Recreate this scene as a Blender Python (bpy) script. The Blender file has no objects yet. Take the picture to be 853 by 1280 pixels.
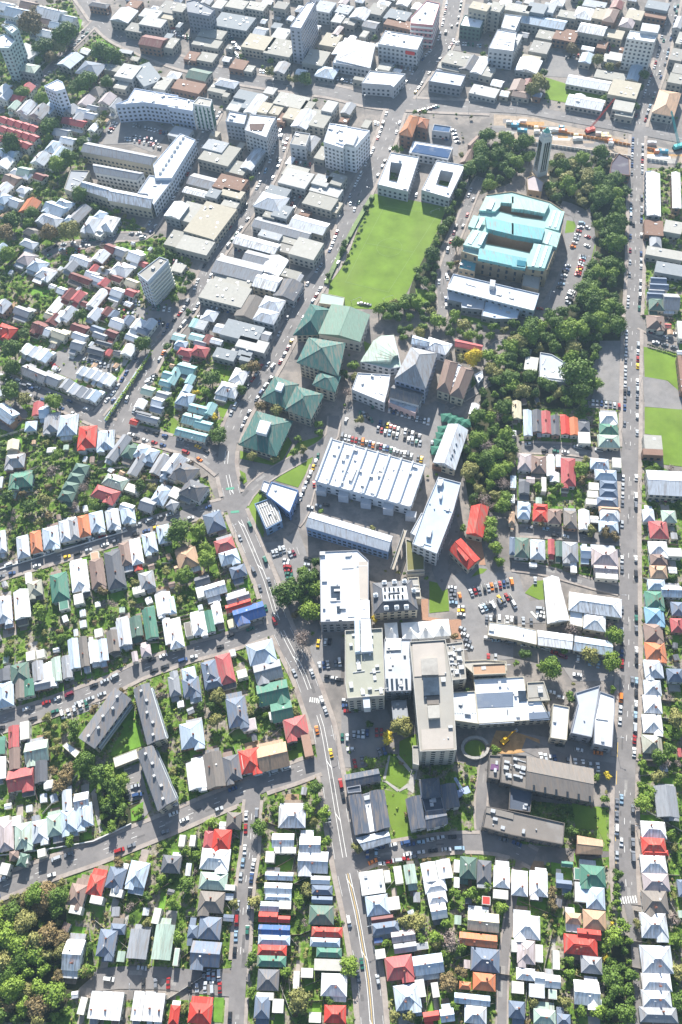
import bpy, math, random
import numpy as np
from mathutils import Vector, Matrix
R_ = random.Random(7)
SC = bpy.context.scene
COL = SC.collection
# ---------------------------------------------------------------- camera
F_PX = 1100.0; H_CAM = 440.0; DEP = math.radians(58.5); ROLL = math.atan2(64, 674)
_F = Vector((0, math.cos(DEP), -math.sin(DEP))); _U0 = Vector((0, math.sin(DEP), math.cos(DEP))); _R0 = Vector((1, 0, 0))
_R = _R0*math.cos(ROLL) - _U0*math.sin(ROLL); _U = _R0*math.sin(ROLL) + _U0*math.cos(ROLL)
cam = bpy.data.objects.new('camera', bpy.data.cameras.new('camera')); COL.objects.link(cam)
cam.matrix_world = Matrix(((_R.x, _U.x, -_F.x, 0), (_R.y, _U.y, -_F.y, 0), (_R.z, _U.z, -_F.z, H_CAM), (0, 0, 0, 1)))
cam.data.sensor_fit = 'VERTICAL'; cam.data.sensor_height = 36; cam.data.lens = F_PX/1280*36
cam.data.clip_start = 1; cam.data.clip_end = 60000
SC.camera = cam
# ---------------------------------------------------------------- light
SUN_EL = 31.5; SUN_AZ = 2.0       # azimuth in degrees clockwise from +Y
w = bpy.data.worlds.new('World'); SC.world = w; w.use_nodes = True
nt = w.node_tree; nt.nodes.clear()
sky = nt.nodes.new('ShaderNodeTexSky'); sky.sky_type = 'NISHITA'; sky.sun_disc = False
sky.sun_elevation = math.radians(SUN_EL); sky.sun_rotation = math.radians(SUN_AZ); sky.altitude = 100
bg = nt.nodes.new('ShaderNodeBackground'); bg.inputs[1].default_value = 0.08
wo = nt.nodes.new('ShaderNodeOutputWorld')
nt.links.new(sky.outputs[0], bg.inputs[0]); nt.links.new(bg.outputs[0], wo.inputs[0])
sl = bpy.data.lights.new('sun', 'SUN'); sl.energy = 5.0; sl.angle = math.radians(0.5); sl.color = (1, .97, .91)
so = bpy.data.objects.new('sun', sl); COL.objects.link(so)
_e = math.radians(SUN_EL); _a = math.radians(SUN_AZ)
SDIR = Vector((math.sin(_a)*math.cos(_e), math.cos(_a)*math.cos(_e), math.sin(_e)))
so.rotation_euler = SDIR.to_track_quat('Z', 'Y').to_euler(); so.location = (0, 400, 600)
vs = SC.view_settings; vs.view_transform = 'Standard'; vs.look = 'None'; vs.gamma = 1; vs.use_curve_mapping = False
vs.exposure = 1.24
# ---------------------------------------------------------------- pixel of the photograph -> point of the ground or a roof plane
def P(px, py, z=0.0):
    d = _F + _R*((px-426.5)/F_PX) - _U*((py-640)/F_PX)
    t = (H_CAM-z)/(-d.z)
    return Vector((d.x*t, d.y*t, z))
def PX(p):
    d = Vector(p) - Vector((0, 0, H_CAM)); z = d.dot(_F)
    return (426.5+F_PX*d.dot(_R)/z, 640-F_PX*d.dot(_U)/z)
TX = (0, 213, 427, 640); TX0 = (0, 210, 420, 633); TY = (0, 213, 426, 639, 852, 1065)
def TP(tile, x, y):
    c, r = tile
    if c < 0: return (x, y)
    if r == 0: return (TX0[c]+x*220/853, y*220/853)
    return (TX[c]+x*213/853, TY[r]+y*213/853)
# ---------------------------------------------------------------- occupancy of the ground, 1 m cells
GX0, GY0, GW, GH = -560, -160, 1240, 1700
OCC = np.zeros((GH, GW), dtype=np.uint8)      # 1 road 2 building 4 car 8 lawn/open 16 tree
def raster(poly, bit):
    xs = [p[0]-GX0 for p in poly]; ys = [p[1]-GY0 for p in poly]
    x0, x1 = max(0, int(min(xs))), min(GW-1, int(max(xs))+1); y0, y1 = max(0, int(min(ys))), min(GH-1, int(max(ys))+1)
    if x1 <= x0 or y1 <= y0: return
    gy, gx = np.mgrid[y0:y1+1, x0:x1+1]; gx = gx+.5; gy = gy+.5
    ins = np.zeros(gx.shape, bool); n = len(poly)
    for i in range(n):
        ax, ay, bx, by = xs[i], ys[i], xs[(i+1) % n], ys[(i+1) % n]
        if ay == by: continue
        c = ((ay > gy) != (by > gy)) & (gx < (bx-ax)*(gy-ay)/(by-ay)+ax)
        ins ^= c
    OCC[y0:y1+1, x0:x1+1][ins] |= bit
def occ(x, y, r=0):
    i, j = int(y-GY0), int(x-GX0); r = int(math.ceil(r))
    if i-r < 0 or j-r < 0 or i+r >= GH or j+r >= GW: return 0
    return int(np.bitwise_or.reduce(OCC[i-r:i+r+1, j-r:j+r+1], axis=None))
def inside(x, y, poly):
    c = False; n = len(poly)
    for i in range(n):
        a, b = poly[i], poly[(i+1) % n]
        if (a[1] > y) != (b[1] > y) and x < (b[0]-a[0])*(y-a[1])/(b[1]-a[1])+a[0]: c = not c
    return c
# ---------------------------------------------------------------- materials
def ramp(N, L, fac, stops):
    r = N.new('ShaderNodeValToRGB'); L.new(fac, r.inputs[0]); e = r.color_ramp.elements
    while len(e) > 1: e.remove(e[0])
    e[0].position = stops[0][0]; e[0].color = (*stops[0][1], 1)
    for p, c in stops[1:]:
        q = e.new(p); q.color = (*c, 1)
    return r.outputs[0]
MATS = {}
def mat(name, color=(.5, .5, .5), rough=.8, obj_color=False, noise=.0, nscale=.3, spec=.3, metal=0, bump=0, bscale=2, stretch=None, rnd=0.0, local=False, dirt=None, dvar=0.0):
    if name in MATS: return MATS[name]
    m = bpy.data.materials.new(name); m.use_nodes = True; MATS[name] = m
    N, L = m.node_tree.nodes, m.node_tree.links; b = N['Principled BSDF']
    b.inputs['Roughness'].default_value = rough; b.inputs['Specular IOR Level'].default_value = spec; b.inputs['Metallic'].default_value = metal
    oi = N.new('ShaderNodeObjectInfo'); tc = N.new('ShaderNodeTexCoord')
    geo = N.new('ShaderNodeNewGeometry')
    src = tc.outputs['Object'] if local else geo.outputs['Position']
    if stretch:
        mp = N.new('ShaderNodeMapping'); mp.inputs['Scale'].default_value = stretch; L.new(src, mp.inputs[0]); src = mp.outputs[0]
    if obj_color: col = oi.outputs['Color']
    else:
        c = N.new('ShaderNodeRGB'); c.outputs[0].default_value = (*color, 1); col = c.outputs[0]
    if noise > 0 or rnd > 0:
        n = N.new('ShaderNodeTexNoise'); n.inputs['Scale'].default_value = nscale; n.inputs['Detail'].default_value = 6; n.inputs['Roughness'].default_value = .65
        L.new(src, n.inputs['Vector'])
        mr = N.new('ShaderNodeMapRange'); mr.inputs[1].default_value = .25; mr.inputs[2].default_value = .75
        mr.inputs[3].default_value = 1-noise; mr.inputs[4].default_value = 1+noise; L.new(n.outputs[0], mr.inputs[0])
        v = mr.outputs[0]
        if rnd > 0:
            m2 = N.new('ShaderNodeMapRange'); m2.inputs[3].default_value = 1-rnd; m2.inputs[4].default_value = 1+rnd; L.new(oi.outputs['Random'], m2.inputs[0])
            mm = N.new('ShaderNodeMath'); mm.operation = 'MULTIPLY'; L.new(v, mm.inputs[0]); L.new(m2.outputs[0], mm.inputs[1]); v = mm.outputs[0]
        mx = N.new('ShaderNodeVectorMath'); mx.operation = 'SCALE'; L.new(col, mx.inputs[0]); L.new(v, mx.inputs['Scale']); col = mx.outputs[0]
    if dirt:
        n2 = N.new('ShaderNodeTexNoise'); n2.inputs['Scale'].default_value = dirt[1]; n2.inputs['Detail'].default_value = 8; L.new(src, n2.inputs['Vector'])
        f = N.new('ShaderNodeMapRange'); f.inputs[1].default_value = dirt[2]; f.inputs[2].default_value = dirt[2]+.18; f.inputs[4].default_value = dirt[3]; vr = N.new('ShaderNodeMath'); vr.operation = 'MULTIPLY_ADD'; L.new(oi.outputs['Random'], vr.inputs[0]); vr.inputs[1].default_value = dvar; vr.inputs[2].default_value = 0; ad = N.new('ShaderNodeMath'); L.new(vr.outputs[0], ad.inputs[0]); L.new(n2.outputs[0], ad.inputs[1]); L.new(ad.outputs[0], f.inputs[0])
        mi = N.new('ShaderNodeMix'); mi.data_type = 'RGBA'; L.new(f.outputs[0], mi.inputs[0]); L.new(col, mi.inputs[6]); mi.inputs[7].default_value = (*dirt[0], 1); col = mi.outputs[2]
    L.new(col, b.inputs['Base Color'])
    if bump:
        n3 = N.new('ShaderNodeTexNoise'); n3.inputs['Scale'].default_value = bscale; n3.inputs['Detail'].default_value = 4; L.new(src, n3.inputs['Vector'])
        bp = N.new('ShaderNodeBump'); bp.inputs['Strength'].default_value = bump; bp.inputs['Distance'].default_value = .3; L.new(n3.outputs[0], bp.inputs['Height']); L.new(bp.outputs[0], b.inputs['Normal'])
    return m
ROOFC = dict(w=(.74, .745, .75), l=(.50, .53, .57), g=(.29, .30, .32), d=(.125, .13, .145), r=(.50, .06, .045), s=(.40, .10, .10), o=(.50, .17, .08), t=(.44, .29, .19),
             k=(.23, .165, .14), n=(.085, .205, .15), N=(.10, .16, .13), p=(.36, .45, .38), B=(.44, .52, .60), b=(.15, .185, .245), C=(.22, .38, .50), y=(.58, .52, .38), c=(.42, .36, .36),
             e=(.37, .35, .315), u=(.06, .13, .33), m=(.17, .06, .055), v=(.33, .33, .27), a=(.185, .165, .148), q=(.27, .44, .44))
COLW = dict(w='white', l='light grey', g='grey', d='dark grey', r='bright red', s='pinkish red', o='orange', t='tan', k='brown', n='green', N='dark green', p='pale green', B='pale blue',
            b='slate blue', C='sky blue', y='cream', c='pinkish grey', e='concrete grey', u='deep blue', m='maroon', v='olive', a='brownish grey', q='turquoise')
WALLC = [(.62, .60, .54), (.70, .69, .66), (.55, .53, .47), (.48, .46, .42), (.66, .60, .48), (.42, .45, .47), (.60, .62, .64), (.38, .24, .18), (.52, .50, .44)]
M_roof = mat('painted_roof_metal', obj_color=True, rough=.62, noise=.20, nscale=.6, rnd=.12, stretch=(2.6, .35, 1), local=True, spec=.2, dirt=((.24, .19, .15), .35, .56, .6), dvar=.13)
M_flat = mat('membrane_roof', obj_color=True, rough=.85, noise=.10, nscale=.12, rnd=.15, spec=.15, dirt=((.36, .36, .35), .11, .58, .42), dvar=.05, bump=.1)
M_wall = mat('painted_wall', obj_color=True, rough=.85, noise=.10, nscale=.5, rnd=.05, spec=.15, dirt=((.33, .30, .27), .3, .6, .3))
M_glass = mat('window_glass', (.035, .05, .07), rough=.12, spec=.6, noise=.5, nscale=.25)
M_brick = mat('chimney_brick', (.30, .13, .09), rough=.9, noise=.25, nscale=3)
M_trim = mat('white_trim', (.72, .71, .68), rough=.7, noise=.08, nscale=1)
M_metal = mat('galvanised_metal', (.46, .47, .48), rough=.5, metal=.3, noise=.15, nscale=2)
M_conc = mat('concrete', (.36, .34, .31), rough=.9, noise=.16, nscale=.4, dirt=((.22, .2, .18), .15, .52, .5))
M_asph = mat('asphalt', (.185, .172, .166), rough=.92, noise=.14, nscale=.35, dirt=((.255, .235, .222), .07, .5, .75), bump=.05)
M_lot = mat('car_park_asphalt', (.215, .203, .196), rough=.92, noise=.2, nscale=.2, dirt=((.26, .24, .22), .06, .5, .8))
M_path = mat('pavement_concrete', (.33, .285, .25), rough=.9, noise=.2, nscale=.6, dirt=((.21, .17, .15), .12, .5, .7))
M_mark = mat('road_paint', (.78, .77, .72), rough=.7, noise=.15, nscale=1.5)
M_ymark = mat('yellow_road_paint', (.70, .46, .10), rough=.7, noise=.15, nscale=1.5)
M_grass = mat('mown_grass', (.135, .215, .024), rough=.95, noise=.30, nscale=.07, dirt=((.17, .22, .05), .03, .48, .4), bump=.15)
M_lawn = mat('garden_lawn', (.125, .25, .03), rough=.95, noise=.35, nscale=.25, dirt=((.2, .17, .09), .1, .56, .6), bump=.2)
M_soil = mat('bare_soil', (.34, .27, .205), rough=.95, noise=.3, nscale=.3)
M_wood = mat('weathered_timber', (.24, .19, .15), rough=.9, noise=.3, nscale=1)
M_bark = mat('bark', (.12, .09, .065), rough=.95, noise=.3, nscale=2)
M_paint = mat('car_paint', obj_color=True, rough=.3, spec=.5, noise=.03, nscale=2)
M_tyre = mat('tyre_rubber', (.02, .02, .02), rough=.9)
M_carglass = mat('car_glass', (.02, .025, .03), rough=.08, spec=.7)
def leafmat(name, c1, c2):
    m = bpy.data.materials.new(name); m.use_nodes = True; MATS[name] = m
    N, L = m.node_tree.nodes, m.node_tree.links; b = N['Principled BSDF']; b.inputs['Roughness'].default_value = .65; b.inputs['Specular IOR Level'].default_value = .25
    oi = N.new('ShaderNodeObjectInfo'); tc = N.new('ShaderNodeNewGeometry')
    n = N.new('ShaderNodeTexNoise'); n.inputs['Scale'].default_value = .35; n.inputs['Detail'].default_value = 5; L.new(tc.outputs['Position'], n.inputs['Vector'])
    a = N.new('ShaderNodeMath'); a.operation = 'MULTIPLY_ADD'; L.new(oi.outputs['Random'], a.inputs[0]); a.inputs[1].default_value = .5; L.new(n.outputs[0], a.inputs[2])
    ran = N.new('ShaderNodeMath'); ran.operation = 'MULTIPLY_ADD'; L.new(tc.outputs['Random Per Island'], ran.inputs[0]); ran.inputs[1].default_value = .35; L.new(a.outputs[0], ran.inputs[2])
    L.new(ramp(N, L, ran.outputs[0], [(.35, c1), (1.15 if False else .98, c2)]), b.inputs['Base Color'])
    return m
LEAF = [leafmat('dark_foliage', (.022, .052, .010), (.10, .165, .025)), leafmat('mid_foliage', (.05, .11, .013), (.18, .26, .035)), leafmat('olive_foliage', (.09, .10, .03), (.25, .24, .075)),
        leafmat('autumn_foliage', (.09, .075, .035), (.22, .16, .07)), leafmat('yellow_foliage', (.35, .27, .02), (.62, .48, .04)), leafmat('bare_twig_foliage', (.13, .10, .09), (.27, .21, .18))]
LEAFW = ['dark green', 'mid green', 'olive green', 'brown autumn', 'bright yellow', 'thin bare-twigged']
def groundmat():
    m = bpy.data.materials.new('city_ground'); m.use_nodes = True; N, L = m.node_tree.nodes, m.node_tree.links; b = N['Principled BSDF']; b.inputs['Roughness'].default_value = .93; b.inputs['Specular IOR Level'].default_value = .15
    g = N.new('ShaderNodeNewGeometry'); n = N.new('ShaderNodeTexNoise'); n.inputs['Scale'].default_value = .05; n.inputs['Detail'].default_value = 9; n.inputs['Roughness'].default_value = .7; L.new(g.outputs['Position'], n.inputs['Vector'])
    L.new(ramp(N, L, n.outputs[0], [(.3, (.13, .12, .112)), (.48, (.20, .18, .165)), (.56, (.28, .245, .215)), (.68, (.16, .15, .14))]), b.inputs['Base Color']); return m
def gardenmat(name, green):
    m = bpy.data.materials.new(name); m.use_nodes = True; N, L = m.node_tree.nodes, m.node_tree.links; b = N['Principled BSDF']; b.inputs['Roughness'].default_value = .95; b.inputs['Specular IOR Level'].default_value = .1
    g = N.new('ShaderNodeNewGeometry'); n = N.new('ShaderNodeTexNoise'); n.inputs['Scale'].default_value = .11; n.inputs['Detail'].default_value = 7; n.inputs['Roughness'].default_value = .65; L.new(g.outputs['Position'], n.inputs['Vector'])
    c = ramp(N, L, n.outputs[0], [(.33, (.05, .09, .02)), (.45, (.09, .16, .025)), (.52+green, (.15, .23, .04)), (.57+green, (.23, .20, .15)), (.69+green, (.31, .275, .235))])
    n2 = N.new('ShaderNodeTexNoise'); n2.inputs['Scale'].default_value = .9; n2.inputs['Detail'].default_value = 5; L.new(g.outputs['Position'], n2.inputs['Vector'])
    mr = N.new('ShaderNodeMapRange'); mr.inputs[1].default_value = .3; mr.inputs[2].default_value = .7; mr.inputs[3].default_value = .55; mr.inputs[4].default_value = 1.4; L.new(n2.outputs[0], mr.inputs[0])
    s = N.new('ShaderNodeVectorMath'); s.operation = 'SCALE'; L.new(c, s.inputs[0]); L.new(mr.outputs[0], s.inputs['Scale']); L.new(s.outputs[0], b.inputs['Base Color']); return m
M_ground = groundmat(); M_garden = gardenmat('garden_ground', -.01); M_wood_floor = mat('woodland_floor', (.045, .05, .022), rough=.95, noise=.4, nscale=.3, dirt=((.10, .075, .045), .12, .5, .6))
# ---------------------------------------------------------------- meshes
class MB:
    def __init__(s): s.v = []; s.f = []; s.m = []
    def add(s, vs, fs, mi=0):
        o = len(s.v); s.v += [tuple(v) for v in vs]; s.f += [tuple(i+o for i in f) for f in fs]; s.m += [mi]*len(fs)
    def box(s, cx, cy, z0, w, d, h, a=0.0, mi=0, taper=0.0):
        c, n = math.cos(a), math.sin(a); vs = []
        for z, k in ((z0, 1), (z0+h, 1-taper)):
            for sx, sy in ((-1, -1), (1, -1), (1, 1), (-1, 1)):
                x, y = sx*w/2*k, sy*d/2*k; vs.append((cx+x*c-y*n, cy+x*n+y*c, z))
        s.add(vs, [(3, 2, 1, 0), (4, 5, 6, 7), (0, 1, 5, 4), (1, 2, 6, 5), (2, 3, 7, 6), (3, 0, 4, 7)], mi)
    def prism(s, poly, z0, z1, mi=0, top=True):
        n = len(poly); vs = [(p[0], p[1], z0) for p in poly]+[(p[0], p[1], z1) for p in poly]
        fs = [(i, (i+1) % n, n+(i+1) % n, n+i) for i in range(n)]
        fs.append(tuple(range(n-1, -1, -1)))
        if top: fs.append(tuple(range(n, 2*n)))
        s.add(vs, fs, mi)
    def cyl(s, cx, cy, z0, z1, r0, r1, n=8, mi=0):
        vs = [(cx+r0*math.cos(2*math.pi*i/n), cy+r0*math.sin(2*math.pi*i/n), z0) for i in range(n)]+[(cx+r1*math.cos(2*math.pi*i/n), cy+r1*math.sin(2*math.pi*i/n), z1) for i in range(n)]
        s.add(vs, [(i, (i+1) % n, n+(i+1) % n, n+i) for i in range(n)]+[tuple(range(n, 2*n)), tuple(range(n-1, -1, -1))], mi)
    def bar(s, a, b, r, mi=0):
        a, b = Vector(a), Vector(b); d = (b-a).normalized(); u = d.cross(Vector((0, 0, 1)) if abs(d.z) < .9 else Vector((1, 0, 0))).normalized(); v = d.cross(u)
        vs = [p+q for p in (a, b) for q in (u*r, v*r, -u*r, -v*r)]
        s.add(vs, [(0, 1, 5, 4), (1, 2, 6, 5), (2, 3, 7, 6), (3, 0, 4, 7), (3, 2, 1, 0), (4, 5, 6, 7)], mi)
    def mesh(s, name):
        me = bpy.data.meshes.new(name); me.from_pydata(s.v, [], s.f)
        me.update(); return me
    def build(s, name, mats, parent=None, color=None, me=None):
        if not isinstance(mats, (list, tuple)): mats = [mats]
        if me is None:
            me = s.mesh(name)
            for m in mats: me.materials.append(m)
            if len(mats) > 1: me.polygons.foreach_set('material_index', s.m)
        o = bpy.data.objects.new(name, me); COL.objects.link(o)
        if parent: o.parent = parent
        if color: o.color = (*color, 1)
        return o
USED = {}
def tag(o, label=None, cat=None, group=None, kind=None):
    if label:
        o['label'] = lab16(label)
    if cat: o['category'] = cat
    if group: o['group'] = group
    if kind: o['kind'] = kind
    return o
def empty(name, loc=(0, 0, 0), rz=0):
    o = bpy.data.objects.new(name, None); COL.objects.link(o); o.location = loc; o.rotation_euler = (0, 0, rz); o.empty_display_size = 1; return o
ORD = ['first', 'second', 'third', 'fourth', 'fifth', 'sixth', 'seventh', 'eighth', 'ninth', 'tenth', 'eleventh', 'twelfth', 'thirteenth', 'fourteenth', 'fifteenth', 'sixteenth', 'seventeenth', 'eighteenth', 'nineteenth', 'twentieth']
def ordn(i):
    if i < 20: return ORD[i]
    k = i+1
    return str(k)+('th' if 10 < k % 100 < 14 else {1: 'st', 2: 'nd', 3: 'rd'}.get(k % 10, 'th'))
_zc = [0]; _lz = {}
def sheet(name, poly, m, z=.02, label=None, bit=0, kind='structure'):
    """flat ground sheet with a small thickness, every one a millimetre or so above the last"""
    base, step = {.004: (.01, .001), .012: (.045, .00015), .018: (.12, .0008), .02: (.15, .0008), .022: (.15, .0008)}.get(z, (.19, .0008)); _lz[base] = _lz.get(base, 0)+1; z = base+_lz[base]*step
    mb = MB(); mb.prism(poly, z-.3, z); o = mb.build(name, m); o['kind'] = kind
    if label: o['label'] = label
    if bit: raster(poly, bit)
    return o
def lab16(s):
    w_ = s.split()
    for drop in ('the', 'of', 'the', 'in', 'the', 'the', 'from'):
        if len(w_) <= 16: break
        k = [i for i, q in enumerate(w_) if q == drop and i > 3]
        if k: w_.pop(k[0])
    return ' '.join(w_[:16]).rstrip(',')
def PP(tile, s, z=0):
    return [P(*TP(tile, *[float(q) for q in t.split(',')]), z) for t in s.split()]
# ---------------------------------------------------------------- generators
def shift(mb, o): mb.v = [(x-o[0], y-o[1], z-o[2]) for x, y, z in mb.v]; return mb
def roof_hip(w, d, z, ov=.45, rise=None, gable=False, axis=None, inset=1.0):
    """local roof solid over a w x d rectangle; ridge along the long axis"""
    W, D = w/2+ov, d/2+ov; mb = MB(); lx = (w >= d) if axis is None else axis == 'w'
    half = D if lx else W; L = W if lx else D
    if rise is None: rise = half*.55
    e = 0 if gable else min(L-.01, half*inset)
    zb, zt = z, z+.2
    if lx: r0, r1 = (-L+e, 0), (L-e, 0)
    else: r0, r1 = (0, -L+e), (0, L-e)
    vs = [(-W, -D, zb), (W, -D, zb), (W, D, zb), (-W, D, zb), (-W, -D, zt), (W, -D, zt), (W, D, zt), (-W, D, zt), (*r0, zt+rise), (*r1, zt+rise)]
    fs = [(3, 2, 1, 0), (0, 1, 5, 4), (1, 2, 6, 5), (2, 3, 7, 6), (3, 0, 4, 7)]
    if lx: fs += [(4, 5, 9, 8), (6, 7, 8, 9), (5, 6, 9), (7, 4, 8)]
    else: fs += [(5, 6, 9, 8), (7, 4, 8, 9), (4, 5, 8), (6, 7, 9)]
    mb.add(vs, fs, 0)
    segs = [(8, 9)]
    if not gable: segs += ([(4, 8), (7, 8), (5, 9), (6, 9)] if lx else [(4, 8), (5, 8), (6, 9), (7, 9)])
    for a, b in segs:
        if (Vector(vs[a])-Vector(vs[b])).length > .3: mb.bar(vs[a], vs[b], .11, 1)
    return mb, rise
def wall_windows(mb, w, d, h, z0=0, step=2.9, ww=1.2, wh=1.35, storey=2.9, a=0, cx=0, cy=0, mi=0):
    ns = max(1, int(h/storey))
    for side in range(4):
        L = w if side % 2 == 0 else d; off = (d if side % 2 == 0 else w)/2+.02; ang = (0, 90, 180, 270)[side]
        n = int((L-.8)/step)
        if n < 1: continue
        c, s = math.cos(math.radians(ang)), math.sin(math.radians(ang))
        for k in range(n):
            t = (k-(n-1)/2)*L/n
            for q in range(ns):
                x, y = t*c+off*s, t*s-off*c
                mb.box(x+cx, y+cy, z0+q*storey+1.0, ww, .12, wh, math.radians(ang), mi)
def gear(mb, w, d, z, n, rnd):
    for k in range(n):
        x, y = rnd.uniform(-w*.38, w*.38), rnd.uniform(-d*.38, d*.38); t = rnd.random()
        if t < .45: mb.box(x, y, z, rnd.uniform(.8, 2.2), rnd.uniform(.8, 1.8), rnd.uniform(.5, 1.3))
        elif t < .8: mb.cyl(x, y, z, z+rnd.uniform(.4, .9), .35, .3, 7)
        else: mb.bar((x, y, z+.3), (x+rnd.uniform(-5, 5), y+rnd.uniform(-.3, .3), z+.3), .15)
def geom_from_px(x, y, w, h, ang, z):
    """centre, heading and metric size of a roof rectangle seen at a pixel"""
    a = math.radians(ang); ux, uy = math.cos(a), math.sin(a); c = P(x, y, z)
    v = P(x+ux*w/2, y+uy*w/2, z)-P(x-ux*w/2, y-uy*w/2, z); W = v.length; hd = math.atan2(v.y, v.x)
    n = Vector((-math.sin(hd), math.cos(hd), 0)); p0 = PX(c-n*2); p1 = PX(c+n*2); D = h/(math.hypot(p1[0]-p0[0], p1[1]-p0[1])/4)
    return c, hd, W, D
HOUSES = []; SHEDS = []
RFW = {'h': 'hip-roofed', 'g': 'gable-roofed', 'G': 'gable-roofed', 'f': 'flat-roofed', 's': 'lean-to roofed'}
def R(tile, row, ang, data, kind='house', eave=4.1, fence=True, far=False):
    """a row of rectangular buildings: 'cx,cy,w,h,TypeColour[,height]' in the enlarged tile's pixels"""
    items = []
    k = (220 if tile[1] == 0 else 213)/853 if tile[0] >= 0 else 1
    for t in data.split():
        q = t.split(','); x, y = TP(tile, float(q[0]), float(q[1])); wpx, hpx = float(q[2])*k, float(q[3])*k
        typ, colr = q[4][0], q[4][1]; he = float(q[5]) if len(q) > 5 else eave; an = float(q[6]) if len(q) > 6 else ang
        c, hd, W, D = geom_from_px(x, y, wpx, hpx, an, he+(.0 if typ in 'fs' else .6))
        W = max(1.6, W-(.0 if typ in 'fs' else .9)); D = max(1.6, D-(.0 if typ in 'fs' else .9))
        items.append(dict(x=x, y=y, c=c, hd=hd, W=W, D=D, typ=typ, col=colr, he=he, row=row, kind=kind, size=wpx*hpx, fence=fence))
    small = [i for i in items if i['size'] < 95 and kind == 'house']; big = [i for i in items if i not in small]
    xs = [i['x'] for i in big] or [0]; ys = [i['y'] for i in big] or [0]
    if max(xs)-min(xs) >= max(ys)-min(ys): big.sort(key=lambda i: i['x']); dirw = 'from the left'
    else: big.sort(key=lambda i: i['y']); dirw = 'from the top'
    for n, i in enumerate(big): i['ord'] = ordn(n); i['dir'] = dirw; i['prev'] = big[n-1] if n else None
    for s in small: s['near'] = min(big, key=lambda i: (i['c']-s['c']).length) if big else None
    HOUSES.extend(big); SHEDS.extend(small)
    for i in items:
        cs, sn = math.cos(i['hd']), math.sin(i['hd']); W, D = i['W']/2, i['D']/2
        raster([(i['c'].x+a*W*cs-b*D*sn, i['c'].y+a*W*sn+b*D*cs) for a, b in ((-1, -1), (1, -1), (1, 1), (-1, 1))], 2)
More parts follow.
